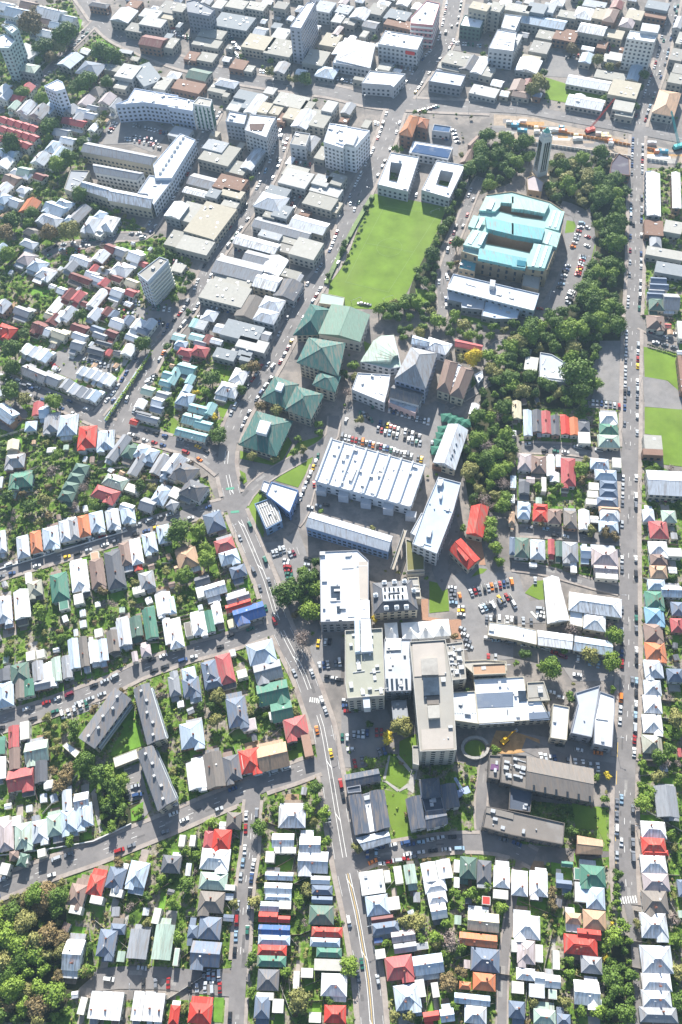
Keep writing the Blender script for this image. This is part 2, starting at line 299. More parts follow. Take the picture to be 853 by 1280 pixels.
def house_meshes(i, rnd, near):
    W, D, he, typ = i['W'], i['D'], i['he'], i['typ']; parts = []
    col = ROOFC[i['col']]; wc = rnd.choice(WALLC); wc = tuple(q*(.85 if i['kind'] == 'house' else .62) for q in wc)
    mb = MB(); mb.box(0, 0, 0, W, D, he+(.55 if typ == 'f' else 0))
    if typ in 'gG':
        ax = 'w' if typ == 'G' else ('d' if W > D*1.35 or D >= W else 'w')
        if typ == 'g': ax = 'd' if D >= W else 'w'
        rb, rise = roof_hip(W, D, he, gable=True, axis=ax, rise=None if i['kind'] == 'house' else min(2.6, (D if ax == 'w' else W)*.17))
        k = (D if ax == 'w' else W)/2
        if ax == 'w':
            for s in (-1, 1): x = s*(W/2); mb.add([(x-s*.25, -D/2, he), (x-s*.25, D/2, he), (x-s*.25, 0, he+rise*.93), (x, -D/2, he), (x, D/2, he), (x, 0, he+rise*.93)], [(0, 1, 2), (5, 4, 3), (0, 3, 4, 1), (1, 4, 5, 2), (2, 5, 3, 0)])
        else:
            for s in (-1, 1): y = s*(D/2); mb.add([(-W/2, y-s*.25, he), (W/2, y-s*.25, he), (0, y-s*.25, he+rise*.93), (-W/2, y, he), (W/2, y, he), (0, y, he+rise*.93)], [(0, 1, 2), (5, 4, 3), (0, 3, 4, 1), (1, 4, 5, 2), (2, 5, 3, 0)])
        parts.append(('roof', rb, [M_roof, M_trim2], col)); top = he+rise
    elif typ == 'h':
        rb, rise = roof_hip(W, D, he, inset=rnd.choice((.8, 1, 1)), rise=None if i['kind'] == 'house' else min(3.4, min(W, D)*.2))
        parts.append(('roof', rb, [M_roof, M_trim2], col)); top = he+rise
    else:
        rb = MB(); rb.box(0, 0, he-.1, W-.5, D-.5, .16); parts.append(('roof', rb, [M_flat], col)); top = he+.1
        if i['kind'] != 'house' or W*D > 60:
            g = MB(); gear(g, W, D, he+.06, min(14, int(W*D/55)+1), rnd); parts.append(('roof_vents', g, [M_metal], None))
    parts.insert(0, ('wall', mb, [M_wall], wc))
    if typ in 'hgG' and near and i['kind'] == 'house':
        ch = MB()
        cx, cy = rnd.uniform(-.25, .25)*W, rnd.uniform(-.3, .3)*D; ch.box(cx, cy, he-.2, .8, .6, top-he+1.1); ch.cyl(cx-.18, cy, top+.9, top+1.25, .13, .11, 6); ch.cyl(cx+.2, cy, top+.9, top+1.25, .13, .11, 6)
        if rnd.random() < .7: parts.append(('chimney', ch, [M_brick], None))
        if W > 7 and D > 8 and rnd.random() < .7:      # projecting gabled bay on the street side
            s = rnd.choice((-1, 1)); bw = W*.42; y0 = i.get('front', -1)*(D/2); b = MB(); bd = 1.6
            cxb = s*(W/2-bw/2-.2); b.box(cxb, y0+i.get('front', -1)*bd/2, 0, bw, bd, he-.05)
            parts.append(('bay_wall', b, [M_wall], wc)); g, r2 = roof_hip(bw, bd+2.6, he+.02, ov=.3, gable=True, axis='d')
            g.v = [(x+cxb, y+y0+i.get('front', -1)*(bd/2-1.2), z) for x, y, z in g.v]; parts.append(('bay_roof', g, [M_roof, M_trim2], col))
        if rnd.random() < .3:
            sk = MB(); 
            for q in range(rnd.choice((1, 2))):
                sk.box(rnd.uniform(-.2, .2)*W, rnd.choice((-1, 1))*D*.12, top-.75, .9, .7, .5)
            parts.append(('skylight', sk, [M_trim], None))
    if i['kind'] == 'house' and typ in 'hgG' and i['size'] > 110:      # lean-tos and verandahs where there is room
        cs, sn = math.cos(i['hd']), math.sin(i['hd'])
        for s in (-1, 1):
            if rnd.random() < .3: continue
            ld = rnd.uniform(1.6, 3.4); lw = W*rnd.uniform(.45, .98); ox = (W-lw)/2*rnd.choice((-1, 1)); oy = s*(D/2+ld/2+.05)
            wx, wy = i['c'].x+ox*cs-(oy+s*1.2)*sn, i['c'].y+ox*sn+(oy+s*1.2)*cs
            if occ(wx, wy, 1) & 3: continue
            hh = rnd.uniform(2.3, 2.7); b = MB(); b.box(ox, oy, 0, lw, ld, hh); parts.append(('lean_to', b, [M_wall], wc))
            q = MB(); y0, y1 = oy-s*ld/2, oy+s*(ld/2+.3); vs_ = [(ox-lw/2-.2, y0, hh+.75), (ox+lw/2+.2, y0, hh+.75), (ox+lw/2+.2, y1, hh+.12), (ox-lw/2-.2, y1, hh+.12)]; vs_ += [(x, y, z-.13) for x, y, z in vs_]
            q.add(vs_, [(0, 1, 2, 3) if s > 0 else (3, 2, 1, 0), (7, 6, 5, 4) if s > 0 else (4, 5, 6, 7), (0, 4, 5, 1), (1, 5, 6, 2), (2, 6, 7, 3), (3, 7, 4, 0)])
            parts.append(('lean_to_roof', q, [M_roof], tuple(c_*.85 for c_ in (col if rnd.random() < .5 else ROOFC[rnd.choice('lglgwdak')]))))
            if rnd.random() < .5 and i['size'] > 200:
                dk = MB(); dk.box(ox, oy+s*(ld/2+1.3), 0, lw*.8, 2.2, .35); parts.append(('deck', dk, [M_wood], None))
    if i['kind'] == 'house':
        wm = MB(); wall_windows(wm, W, D, he, ww=1.15, wh=1.3)
    else:
        wm = MB(); wall_windows(wm, W, D, he, storey=3.3, step=3.4 if W*D < 2500 else 4.5, ww=1.9, wh=1.6)
    if wm.v: parts.append(('window_panes', wm, [M_glass], None))
    return parts
M_trim2 = mat('roof_ridge_cap', obj_color=True, rough=.5, noise=.05, nscale=.5)
# brighter ridge: the same paint, cleaner
LABC = {}
def emit_houses():
    for i in HOUSES:
        if i['kind'] == 'building' and i['col'] == 'w' and R_.random() < .06: i['col'] = 'l'
        if i['kind'] == 'building' and i['col'] == 'e': i['col'] = R_.choice('wwl')
    HOUSES.sort(key=lambda i: -i['size']); nh = 0; rest = []
    groups = {}
    for n, i in enumerate(HOUSES):
        rnd = random.Random(n*13+5)
        if i['kind'] == 'house':
            nh += 1
            if nh > 300: rest.append(i); continue
        near = i['size'] > 210
        nm = {'h': 'hip_roofed_house', 'g': 'gabled_house', 'G': 'gabled_house', 'f': 'flat_roofed_house', 's': 'house'}[i['typ']] if i['kind'] == 'house' else i['kind'].replace(' ', '_')
        root = empty(nm, (i['c'].x, i['c'].y, 0), i['hd'])
        if 'lab' in i: LABC.setdefault(lab16(i['lab']), []).append((root, (i['x'], i['y'])))
        lab = lab16(i['lab']) if 'lab' in i else f"{COLW[i['col']]} {RFW[i['typ']]} {i['kind']}, {i['ord']} {i['dir']} in {i['row']}"
        tag(root, lab, i['kind'].split()[-1] if i['kind'] != 'house' else 'house', i['row'][4:] if i['row'].startswith('the ') else i['row'])
        top_ = {}
        for nme, mb, ms, c in house_meshes(i, rnd, near):
            par = top_.get({'chimney': 'roof', 'skylight': 'roof', 'roof_vents': 'roof', 'window_panes': 'wall'}.get(nme), root)
            o = mb.build(nme, ms, par, c); top_.setdefault(nme, o)
            if nme in ('window_panes', 'roof_vents'): o['kind'] = 'stuff'
    dedup(LABC)
    # the smallest houses, past the three hundredth, as one thing
    if rest:
        keys = list(ROOFC); mats = [mat('far_roof_'+COLW[k].replace(' ', '_'), ROOFC[k], rough=.6, noise=.15, nscale=.3) for k in keys]+[mat('far_wall', (.6, .58, .52), noise=.15, nscale=.2), M_glass]
        big = MB()
        for n, i in enumerate(rest):
            rnd = random.Random(n); cs, sn = math.cos(i['hd']), math.sin(i['hd'])
            for nme, mb, ms, c in house_meshes(i, rnd, False):
                vs = [(x*cs-y*sn+i['c'].x, x*sn+y*cs+i['c'].y, z) for x, y, z in mb.v]
                big.add(vs, mb.f, keys.index(i['col']) if 'roof' in nme else (len(keys)+1 if nme == 'window_panes' else len(keys)))
        o = big.build('far_houses', mats); o['kind'] = 'stuff'; tag(o, 'the smallest of the houses crowding the hillside at the far left', 'houses')
    for n, s in enumerate(SHEDS):
        nb = s['near']
        root = empty('garden_shed', (s['c'].x, s['c'].y, 0), s['hd']); W, D = s['W'], s['D']; he = min(s['he'], 2.7)
        side = ''
        if nb:
            dx, dy = s['x']-nb['x'], s['y']-nb['y']; side = ('right of' if dx > 0 else 'left of') if abs(dx) > abs(dy) else ('below' if dy > 0 else 'above')
            tag(root, f"small {COLW[s['col']]} outbuilding {side} the {nb['ord']} house {nb['dir']} in {nb['row']}", 'shed', 'small outbuildings behind houses')
        mb = MB(); mb.box(0, 0, 0, W, D, he); mb.build('wall', [M_wall], root, R_.choice(WALLC))
        rb = roof_hip(W, D, he, ov=.2, gable=True, rise=min(W, D)*(.1 if s['typ'] == 'f' else .25))[0]; rb.build('roof', [M_roof, M_trim2], root, ROOFC[s['col']])
BLD = []
def inset(poly, d):
    n = len(poly); out = []
    ar = sum(poly[i][0]*poly[(i+1) % n][1]-poly[(i+1) % n][0]*poly[i][1] for i in range(n)); sg = 1 if ar > 0 else -1
    for i in range(n):
        a, b, c = Vector(poly[i-1][:2]), Vector(poly[i][:2]), Vector(poly[(i+1) % n][:2])
        e1 = (b-a).normalized(); e2 = (c-b).normalized(); n1 = Vector((-e1.y, e1.x))*sg; n2 = Vector((-e2.y, e2.x))*sg
        k = (n1+n2); k = k/max(.3, (1+n1.dot(n2))); out.append((b.x+k.x*d, b.y+k.y*d))
    return out
def B(tile, s, h, name, label, cat, roof='w', wall=(.6, .58, .54), style='flat', rise=None, windows=True, storey=3.4, step=3.4, group=None, base=0.0, gearn=None, ww=1.9, wh=1.6, parapet=.6, poly=None, holes=(), ov=.4, ax=None):
    """a building from its roof outline in tile pixels; every corner is put where that corner stands in the world"""
    pts = [(p.x, p.y) for p in (poly or PP(tile, s, h))]
    ar = sum(pts[i][0]*pts[(i+1) % len(pts)][1]-pts[(i+1) % len(pts)][0]*pts[i][1] for i in range(len(pts)))
    if ar < 0: pts.reverse()
    raster(pts, 2)
    cx = sum(p[0] for p in pts)/len(pts); cy = sum(p[1] for p in pts)/len(pts); O = (cx, cy, base)
    root = empty(name, O); tag(root, label, cat, group); rnd = random.Random(hash(label) % 1000 if False else len(label)*7+int(cx))
    col = ROOFC[roof] if isinstance(roof, str) else roof
    n = len(pts); zt = h+(parapet if style == 'flat' else 0)
    mb = MB()
    if style == 'flat':
        ins = inset(pts, .35)
        mb.add([(*p, base) for p in pts]+[(*p, zt) for p in pts]+[(*p, zt) for p in ins]+[(*p, h-.2) for p in ins],
               [(i, (i+1) % n, n+(i+1) % n, n+i) for i in range(n)]+[(n+i, n+(i+1) % n, 2*n+(i+1) % n, 2*n+i) for i in range(n)]+[(2*n+i, 2*n+(i+1) % n, 3*n+(i+1) % n, 3*n+i) for i in range(n)])
        shift(mb, O).build('wall', [M_wall], root, wall)
        rb = MB(); hp = [[(q.x, q.y) for q in PP(tile, hs, h)] for hs in holes]
        if not hp: rb.prism(inset(pts, .32), h-.35, h)
        else:
            from mathutils.geometry import tessellate_polygon
            loops = [[Vector((*q, 0)) for q in inset(pts, .32)]]+[[Vector((*q, 0)) for q in x] for x in hp]; flat = [v for l in loops for v in l]
            rb.add([(v.x, v.y, h) for v in flat], [t if (flat[t[1]]-flat[t[0]]).cross(flat[t[2]]-flat[t[0]]).z > 0 else t[::-1] for t in tessellate_polygon(loops)])
            for x in hp:
                m_ = len(x); cw = MB(); cw.add([(*q, .3) for q in x]+[(*q, h+.5) for q in x], [(i, (i+1) % m_, m_+(i+1) % m_, m_+i) for i in range(m_)]); shift(cw, O).build('court_wall', [M_wall], root, wall)
                cf = MB(); cf.add([(*q, .35) for q in x], [tuple(range(m_))]); shift(cf, O).build('court_floor', [M_garden], root)
        shift(rb, O).build('roof', [M_flat], root, col)
        # roof plant
        xs = [p[0] for p in pts]; ys = [p[1] for p in pts]; area = abs(ar)/2; k = gearn if gearn is not None else min(30, int(area/70)+1)
        if k:
            g = MB(); tries = 0; ii = inset(pts, 1.5); e = Vector(pts[1])-Vector(pts[0]); ang = math.atan2(e.y, e.x)
            while k > 0 and tries < 400:
                tries += 1; x, y = rnd.uniform(min(xs), max(xs)), rnd.uniform(min(ys), max(ys))
                if not inside(x, y, ii) or any(inside(x, y, q_) for q_ in hp): continue
                k -= 1; t = rnd.random()
                if t < .5: g.box(x, y, h, rnd.uniform(.9, 3.2), rnd.uniform(.8, 2.2), rnd.uniform(.5, 1.5), ang)
                elif t < .8: g.cyl(x, y, h, h+rnd.uniform(.4, 1), .4, .35, 8)
                else: g.box(x, y, h+.1, rnd.uniform(3, 8), .35, .3, ang+rnd.choice((0, math.pi/2)))
            shift(g, O).build('roof_plant', [M_metal], root)['kind'] = 'stuff'
    else:
        mb.add([(*p, base) for p in pts]+[(*p, h) for p in pts], [(i, (i+1) % n, n+(i+1) % n, n+i) for i in range(n)])
        # quad roof
        q = inset(pts, -ov); L01 = (Vector(q[1])-Vector(q[0])).length; L12 = (Vector(q[2])-Vector(q[1])).length
        lx = L01 >= L12 if ax is None else ax == 0
        if not lx: q = q[1:]+q[:1]; pts2 = pts[1:]+pts[:1]; L01, L12 = L12, L01
        else: pts2 = pts
        Q = [Vector((*p, 0)) for p in q]; half = L12/2; rs = rise if rise is not None else half*.48
        mA, mB_ = (Q[0]+Q[3])/2, (Q[1]+Q[2])/2; d = (mB_-mA).normalized()
        if style == 'hip': e = min(half, L01/2-.05); rA, rB = mA+d*e, mB_-d*e
        else: rA, rB = mA, mB_
        if style == 'pyrflat': pass
        vs = [(p.x, p.y, h) for p in Q]+[(p.x, p.y, h+.3) for p in Q]+[(rA.x, rA.y, h+.3+rs), (rB.x, rB.y, h+.3+rs)]
        fs = [(3, 2, 1, 0), (0, 1, 5, 4), (1, 2, 6, 5), (2, 3, 7, 6), (3, 0, 4, 7), (4, 5, 9, 8), (6, 7, 8, 9), (5, 6, 9), (7, 4, 8)]
        rb = MB(); rb.add(vs, fs, 0)
        for a, b in [(8, 9)]+([(4, 8), (7, 8), (5, 9), (6, 9)] if style == 'hip' else []): 
            if (Vector(vs[a])-Vector(vs[b])).length > .3: rb.bar(vs[a], vs[b], .14, 1)
        shift(rb, O).build('roof', [M_roof, M_trim2], root, col); shift(mb, O).build('wall', [M_wall], root, wall)
    if windows:
        wm = MB(); ns = max(1, int((h-base)/storey))
        for i in range(n):
            a, b = Vector(pts[i]), Vector(pts[(i+1) % n]); e = b-a; L = e.length
            k = int((L-1)/step)
            if k < 1: continue
            u = e/L; nn = Vector((u.y, -u.x)); an = math.atan2(u.y, u.x)
            for t in range(k):
                p = a+u*(L*(t+.5)/k)+nn*.03
                for s_ in range(ns): wm.box(p.x, p.y, base+s_*storey+1.1, ww, .14, wh, an)
        if wm.v: shift(wm, O).build('window_panes', [M_glass], root)['kind'] = 'stuff'
    BLD.append((label, cx, cy)); return root, O, pts
def add_part(root, O, name, mb, m, color=None, stuff=False):
    o = shift(mb, O).build(name, m if isinstance(m, list) else [m], root, color)
    if stuff: o['kind'] = 'stuff'
    return o
# ---------------------------------------------------------------- roads
ROADS = []
def road(name, label, pts, width, foot=2.2, centre='dash', park=True, bit=1):
    w = [P(x, y) for x, y in pts]; q = []
    for i in range(len(w)-1):       # Catmull-Rom smoothing
        p0, p1, p2, p3 = w[max(0, i-1)], w[i], w[i+1], w[min(len(w)-1, i+2)]; n = max(2, int((p2-p1).length/6))
        for k in range(n):
            t = k/n; q.append(.5*((2*p1)+(p2-p0)*t+(2*p0-5*p1+4*p2-p3)*t*t+(3*p1-p0-3*p2+p3)*t*t*t))
    q.append(w[-1]); nrm = []
    for i in range(len(q)):
        d = (q[min(i+1, len(q)-1)]-q[max(0, i-1)]).normalized(); nrm.append(Vector((-d.y, d.x, 0)))
    _zc[0] += 1; z = .23+_zc[0]*.0012; mb = MB(); h = width/2
    L = [p+n*h for p, n in zip(q, nrm)]; Rr = [p-n*h for p, n in zip(q, nrm)]; m = len(q)
    mb.add([(p.x, p.y, z) for p in L]+[(p.x, p.y, z) for p in Rr], [(i, m+i, m+i+1, i+1) for i in range(m-1)])
    o = mb.build(name, [M_asph]); o['kind'] = 'structure'; o['label'] = label
    for i in range(m-1): raster([(L[i].x, L[i].y), (L[i+1].x, L[i+1].y), (Rr[i+1].x, Rr[i+1].y), (Rr[i].x, Rr[i].y)], 1)
    ROADS.append(dict(name=name, label=label, q=q, n=nrm, w=width, foot=foot, centre=centre, park=park, z=z)); return ROADS[-1]
def on_other(p, me, extra=.6):
    for r in ROADS:
        if r is me: continue
        lim = (r['w']/2+extra)**2
        for i in range(0, len(r['q'])-1):
            a, b = r['q'][i], r['q'][i+1]; ab = b-a; t = max(0, min(1, (p-a).dot(ab)/max(1e-6, ab.dot(ab)))); d = p-(a+ab*t)
            if d.x*d.x+d.y*d.y < lim: return True
    return False
def finish_roads():
    for r in ROADS:
        q, nr, h = r['q'], r['n'], r['w']/2; mb = MB(); mk = MB(); m = len(q)
        if r['foot']:
            for s in (-1, 1):
                for i in range(m-1):
                    a, b = q[i]+nr[i]*s*h, q[i+1]+nr[i+1]*s*h; a2, b2 = q[i]+nr[i]*s*(h+r['foot']), q[i+1]+nr[i+1]*s*(h+r['foot'])
                    c = (a+b+a2+b2)/4
                    if on_other(c, r, 1.5): continue
                    if occ(c.x, c.y) & 2: continue
                    P4 = [(a.x, a.y), (b.x, b.y), (b2.x, b2.y), (a2.x, a2.y)]
                    if s > 0: P4.reverse()
                    mb.prism(P4, -.2, .37+(r['z']-.23)*.3); raster(P4, 1)
            if mb.v:
                o = mb.build('pavement', [M_path]); o['kind'] = 'structure'; o['label'] = 'kerbed pavement along '+r['label']
        z = r['z']+.02; dist = 0
        def dash(p, d, L, wd, zz=z): 
            n = Vector((-d.y, d.x, 0)); a, b = p-d*L/2, p+d*L/2
            mk.add([(*(a+n*wd/2).xy, zz), (*(a-n*wd/2).xy, zz), (*(b-n*wd/2).xy, zz), (*(b+n*wd/2).xy, zz)], [(0, 1, 2, 3)])
        for i in range(m-1):
            d = (q[i+1]-q[i]); ln = d.length; d = d/ln; c = (q[i]+q[i+1])/2
            if on_other(c, r, 0) or any((c-P(*z_)).length < 6 for z_ in ((399, 876), (784, 1125))): continue
            if r['centre'] == 'dash':
                if i % 2 == 0: dash(c, d, 3, .18)
            elif r['centre'] == 'solid': dash(c, d, ln*.96, .2)
            elif r['centre'] == 'double': dash(c+Vector((-d.y, d.x, 0))*.9, d, ln, .22); dash(c-Vector((-d.y, d.x, 0))*.9, d, ln, .22); 
            if r['centre'] == 'double' and i % 4 == 0: dash(c, (d+Vector((-d.y, d.x, 0))*.45).normalized(), 5, .3, z+.004)
            if r['park'] and r['centre'] != 'double' and i % 2 == 0:
                for s in (-1, 1):
                    p = c+Vector((-d.y, d.x, 0))*s*(h-2.2)
                    if not on_other(p, r, 3): dash(p, d, 1.2, .12)
            if r['centre'] in ('double', 'solid'):
                for s in (-1, 1):
                    p = c+Vector((-d.y, d.x, 0))*s*(h-.5)
                    if i % 2 == 0 and not on_other(p, r, 3): dash(p, d, ln, .12)
        pt = [MB(), MB()]; rr_ = random.Random(len(q))
        for i in range(m-1):
            if rr_.random() < .33:
                d = (q[i+1]-q[i]).normalized(); c = q[i]+nr[i]*rr_.uniform(-h+.8, h-.8)*.8; L_, w_ = rr_.uniform(1.2, 7), rr_.uniform(.7, 2.2); n = Vector((-d.y, d.x, 0)); a_, b_ = c-d*L_/2, c+d*L_/2; zz = r['z']+.006
                if on_other(c, r, 2): continue
                pt[rr_.random() < .4].add([(*(a_+n*w_/2).xy, zz), (*(a_-n*w_/2).xy, zz), (*(b_-n*w_/2).xy, zz), (*(b_+n*w_/2).xy, zz)], [(0, 1, 2, 3)])
        for k_, M__ in ((0, mat('dark_asphalt_patch', (.13, .122, .118), rough=.9, noise=.2, nscale=.8)), (1, mat('pale_asphalt_patch', (.26, .245, .23), rough=.9, noise=.2, nscale=.8))):
            if pt[k_].v: o = pt[k_].build('road_patches', [M__]); o['kind'] = 'structure'
        if mk.v: o = mk.build('road_markings', [M_mark]); o['kind'] = 'structure'; o['label'] = 'painted lane lines on '+r['label']
# ---------------------------------------------------------------- cars
def car_meshes():
    out = {}
    for kind, (L, W, hb, ht, c0, c1, t0, t1) in dict(hatchback=(4.1, 1.75, .82, 1.46, -1.95, .75, -1.6, .1), saloon=(4.6, 1.78, .82, 1.42, -1.55, .95, -1.0, .25), van=(4.9, 1.9, 1.0, 1.95, -2.38, 1.5, -2.3, .95)).items():
        b = MB(); prof = [(-L/2, .35), (-L/2+.04, hb*.95), (c0, hb+.02), (c1, hb), (L/2-.25, hb*.82), (L/2, .55), (L/2, .28), (-L/2+.1, .22)]
        n = len(prof); vs = []
        for s, k in ((-1, 1), (1, 1)): vs += [(x, s*W/2*(1 if z < hb*.93 else .94), z) for x, z in prof]
        b.add(vs, [(i, n+i, n+(i+1) % n, (i+1) % n) for i in range(n)]+[tuple(range(n)), tuple(range(2*n-1, n-1, -1))])
        rf = [(t0, -W*.38, ht), (t1, -W*.38, ht), (t1, W*.38, ht), (t0, W*.38, ht)]; b.add(rf+[(x, y, z-.06) for x, y, z in rf], [(0, 1, 2, 3), (4, 5, 1, 0), (5, 6, 2, 1), (6, 7, 3, 2), (7, 4, 0, 3)])
        g = MB(); lo = [(c0, -W*.46, hb), (c1, -W*.46, hb), (c1, W*.46, hb), (c0, W*.46, hb)]; hi = [(x, y, ht-.05) for x, y, z in rf]
        g.add(lo+hi, [(0, 1, 5, 4), (1, 2, 6, 5), (2, 3, 7, 6), (3, 0, 4, 7)])
        wv = MB()
        for k in range(8):
            pass
        wh = MB(); vs = []
        for y in (-.11, .11):
            vs += [(.32*math.cos(math.pi*k/4), y, .32*math.sin(math.pi*k/4)) for k in range(8)]
        wh.add(vs, [(k, (k+1) % 8, 8+(k+1) % 8, 8+k) for k in range(8)]+[tuple(range(7, -1, -1)), tuple(range(8, 16))])
        mm = []
        for x, nm, mt in ((b, 'body', M_paint), (g, 'windows', M_carglass), (wh, 'wheel', M_tyre)):
            me = x.mesh(nm); me.materials.append(mt); mm.append(me)
        out[kind] = (mm, L, W, (b, g))
    return out
CARM = car_meshes()
CARC = [('white', (.68, .68, .67), 24), ('silver', (.42, .44, .46), 20), ('grey', (.17, .18, .20), 14), ('black', (.025, .026, .03), 12), ('red', (.33, .025, .025), 6), ('blue', (.04, .08, .19), 6),
        ('pale blue', (.28, .40, .50), 4), ('dark green', (.03, .14, .10), 4), ('maroon', (.20, .03, .05), 2), ('yellow', (.80, .50, .04), 1), ('orange', (.72, .20, .03), 1)]
CARS = []
_carbag = [c for c in CARC for _ in range(c[2])]
def car(p, hd, where, group, colr=None, kind=None):
    if colr: c = next(x for x in CARC if x[0] == colr)
    else: c = R_.choice(_carbag)
    CARS.append(dict(p=p, hd=hd, where=where, group=group, c=c, kind=kind or R_.choice(('hatchback', 'hatchback', 'saloon', 'saloon', 'van') if R_.random() < .7 else ('hatchback', 'saloon'))))
def lot(tile, x0, y0, x1, y1, n, ang, where, skip=.05, cols=None, tw=0):
    """n cars side by side between two enlarged-tile pixels, each pointing along the picture angle ang"""
    a = P(*TP(tile, x0, y0)); b = P(*TP(tile, x1, y1)); r = math.radians(ang)
    for i in range(n):
        if R_.random() < skip: continue
        p = a.lerp(b, i/max(1, n-1)); px = PX(p); v = P(px[0]+3*math.cos(r), px[1]+3*math.sin(r))-p
        car(p+Vector((R_.uniform(-.15, .15), R_.uniform(-.15, .15), 0)), math.atan2(v.y, v.x)+R_.uniform(-.04, .04)+(math.pi if R_.random() < .4 else 0), where+f"|{i}", where, cols[i % len(cols)] if cols else None)
def street_cars():
    for r in ROADS:
        if not r['park']: continue
        q = r['q']; dens = r.get('dens', .62)
        for s in (-1, 1):
            acc = 0; i = 0; idx = 0; nxt = R_.uniform(2, 6)
            for i in range(len(q)-1):
                d = q[i+1]-q[i]; ln = d.length; u = d/ln
                while nxt < acc+ln:
                    p = q[i]+u*(nxt-acc)+Vector((-u.y, u.x, 0))*s*(r['w']/2-1.05)
                    px = PX(p)
                    vis = -20 < px[0] < 873 and -15 < px[1] < 1295
                    if vis and R_.random() < dens and not on_other(p, r, 6):
                        car(p, math.atan2(u.y, u.x)+(0 if s < 0 else math.pi)+R_.uniform(-.02, .02), f"{r['label']}|{idx}", r['label']); idx += 1
                        nxt += 5.9+R_.uniform(0, .6)
                    else: nxt += R_.uniform(3, 9)
                acc += ln
        # traffic
        for t in range(int(len(q)/14)):
            i = R_.randrange(1, len(q)-1); d = (q[i+1]-q[i]).normalized(); s = R_.choice((-1, 1)); p = q[i]+Vector((-d.y, d.x, 0))*s*min(2.0, r['w']*.17)
            if r['w'] > 8: car(p, math.atan2(d.y, d.x)+(0 if s < 0 else math.pi), 'T'+r['label']+'|0', 'moving traffic')
def emit_cars():
    # drop overlaps
    keep = []; cells = {}
    for c in CARS:
        k = (int(c['p'].x//4), int(c['p'].y//4)); bad = False
        for dx in (-1, 0, 1):
            for dy in (-1, 0, 1):
                for o in cells.get((k[0]+dx, k[1]+dy), ()):
                    if (o['p']-c['p']).length < 2.05: bad = True
        if bad: continue
        px = PX(c['p'])
        if not (-25 < px[0] < 880 and -20 < px[1] < 1300): continue
        cells.setdefault(k, []).append(c); keep.append(c)
    keep.sort(key=lambda c: (c['p']-Vector((0, 0, H_CAM))).length)
    big = MB(); cnt = {}; first = {}
    for n, c in enumerate(keep):
        (bm, gm, wm), L, W, (b, g) = CARM[c['kind']]; z = .26+(.0 if c['where'][0] != 'Y' else 0); p = c['p']
        if n < 300:
            root = empty('parked_'+c['kind'] if c['where'][0] != 'T' else 'moving_'+c['kind'], (p.x, p.y, z), c['hd'])
            o = bpy.data.objects.new('body', bm); COL.objects.link(o); o.parent = root; o.color = (*c['c'][1], 1)
            o = bpy.data.objects.new('windows', gm); COL.objects.link(o); o.parent = root
            for sx in (-1, 1):
                for sy in (-1, 1):
                    o = bpy.data.objects.new('wheel', wm); COL.objects.link(o); o.parent = root; o.location = (sx*L*.31, sy*(W/2-.1), .32)
            nb = min(LM, key=lambda t: (t[1]-p.x)**2+(t[2]-p.y)**2)
            street, _ = c['where'].lstrip('T').split('|'); lab = f"{c['c'][0]} {c['kind']} "+('driving' if c['where'][0] == 'T' else 'parked')+f", nearest to {nb[0]}"
            pw = PX(p); nbp = PX(Vector((nb[1], nb[2], 0))); ddx, ddy = pw[0]-nbp[0], pw[1]-nbp[1]
            side = ('right of' if ddx > 0 else 'left of') if abs(ddx) > abs(ddy) else ('below' if ddy > 0 else 'above')
            lab = f"{c['c'][0]} {c['kind']} {'driving' if c['where'][0] == 'T' else 'parked'} {side} {nb[0]}"
            cnt.setdefault(lab, []).append((root, pw)); first[id(root)] = (c['group'])
            tag(root, lab, c['kind'], 'cars on '+c['group'] if c['where'][0] != 'T' else 'cars driving along the streets')
        else:
            cs, sn = math.cos(c['hd']), math.sin(c['hd']); ci = [x[0] for x in CARC].index(c['c'][0])
            for mb, mi in ((b, ci), (g, len(CARC))): big.add([(x*cs-y*sn+p.x, x*sn+y*cs+p.y, q+z-.1) for x, y, q in mb.v], mb.f, mi)
    dedup(cnt)
    if big.v:
        o = big.build('far_parked_cars', [mat('far_car_'+c[0].replace(' ', '_'), c[1], rough=.3, spec=.5) for c in CARC]+[M_carglass]); tag(o, 'all the smaller cars parked and driving in the far half of the city', 'cars'); o['kind'] = 'stuff'
    print('cars', len(keep))
def dedup(cnt):
    """things that would share a label get their order along the spread that tells them apart"""
    for lab, L in cnt.items():
        if len(L) < 2: continue
        xs = [p[0] for _, p in L]; ys = [p[1] for _, p in L]
        if max(xs)-min(xs) > max(ys)-min(ys): L.sort(key=lambda t: t[1][0]); w = 'leftmost'; d = 'from left'
        else: L.sort(key=lambda t: t[1][1]); w = 'topmost'; d = 'from top'
        for n, (o, _) in enumerate(L): o['label'] = lab16(f"{w if n == 0 else ordn(n)+'-'+d.replace(' ', '-')} {lab}")
LM = []     # landmarks: (short name, x, y)
def short(i):
    return f"the {i['ord']} house {i['dir']} in {i['row']}"
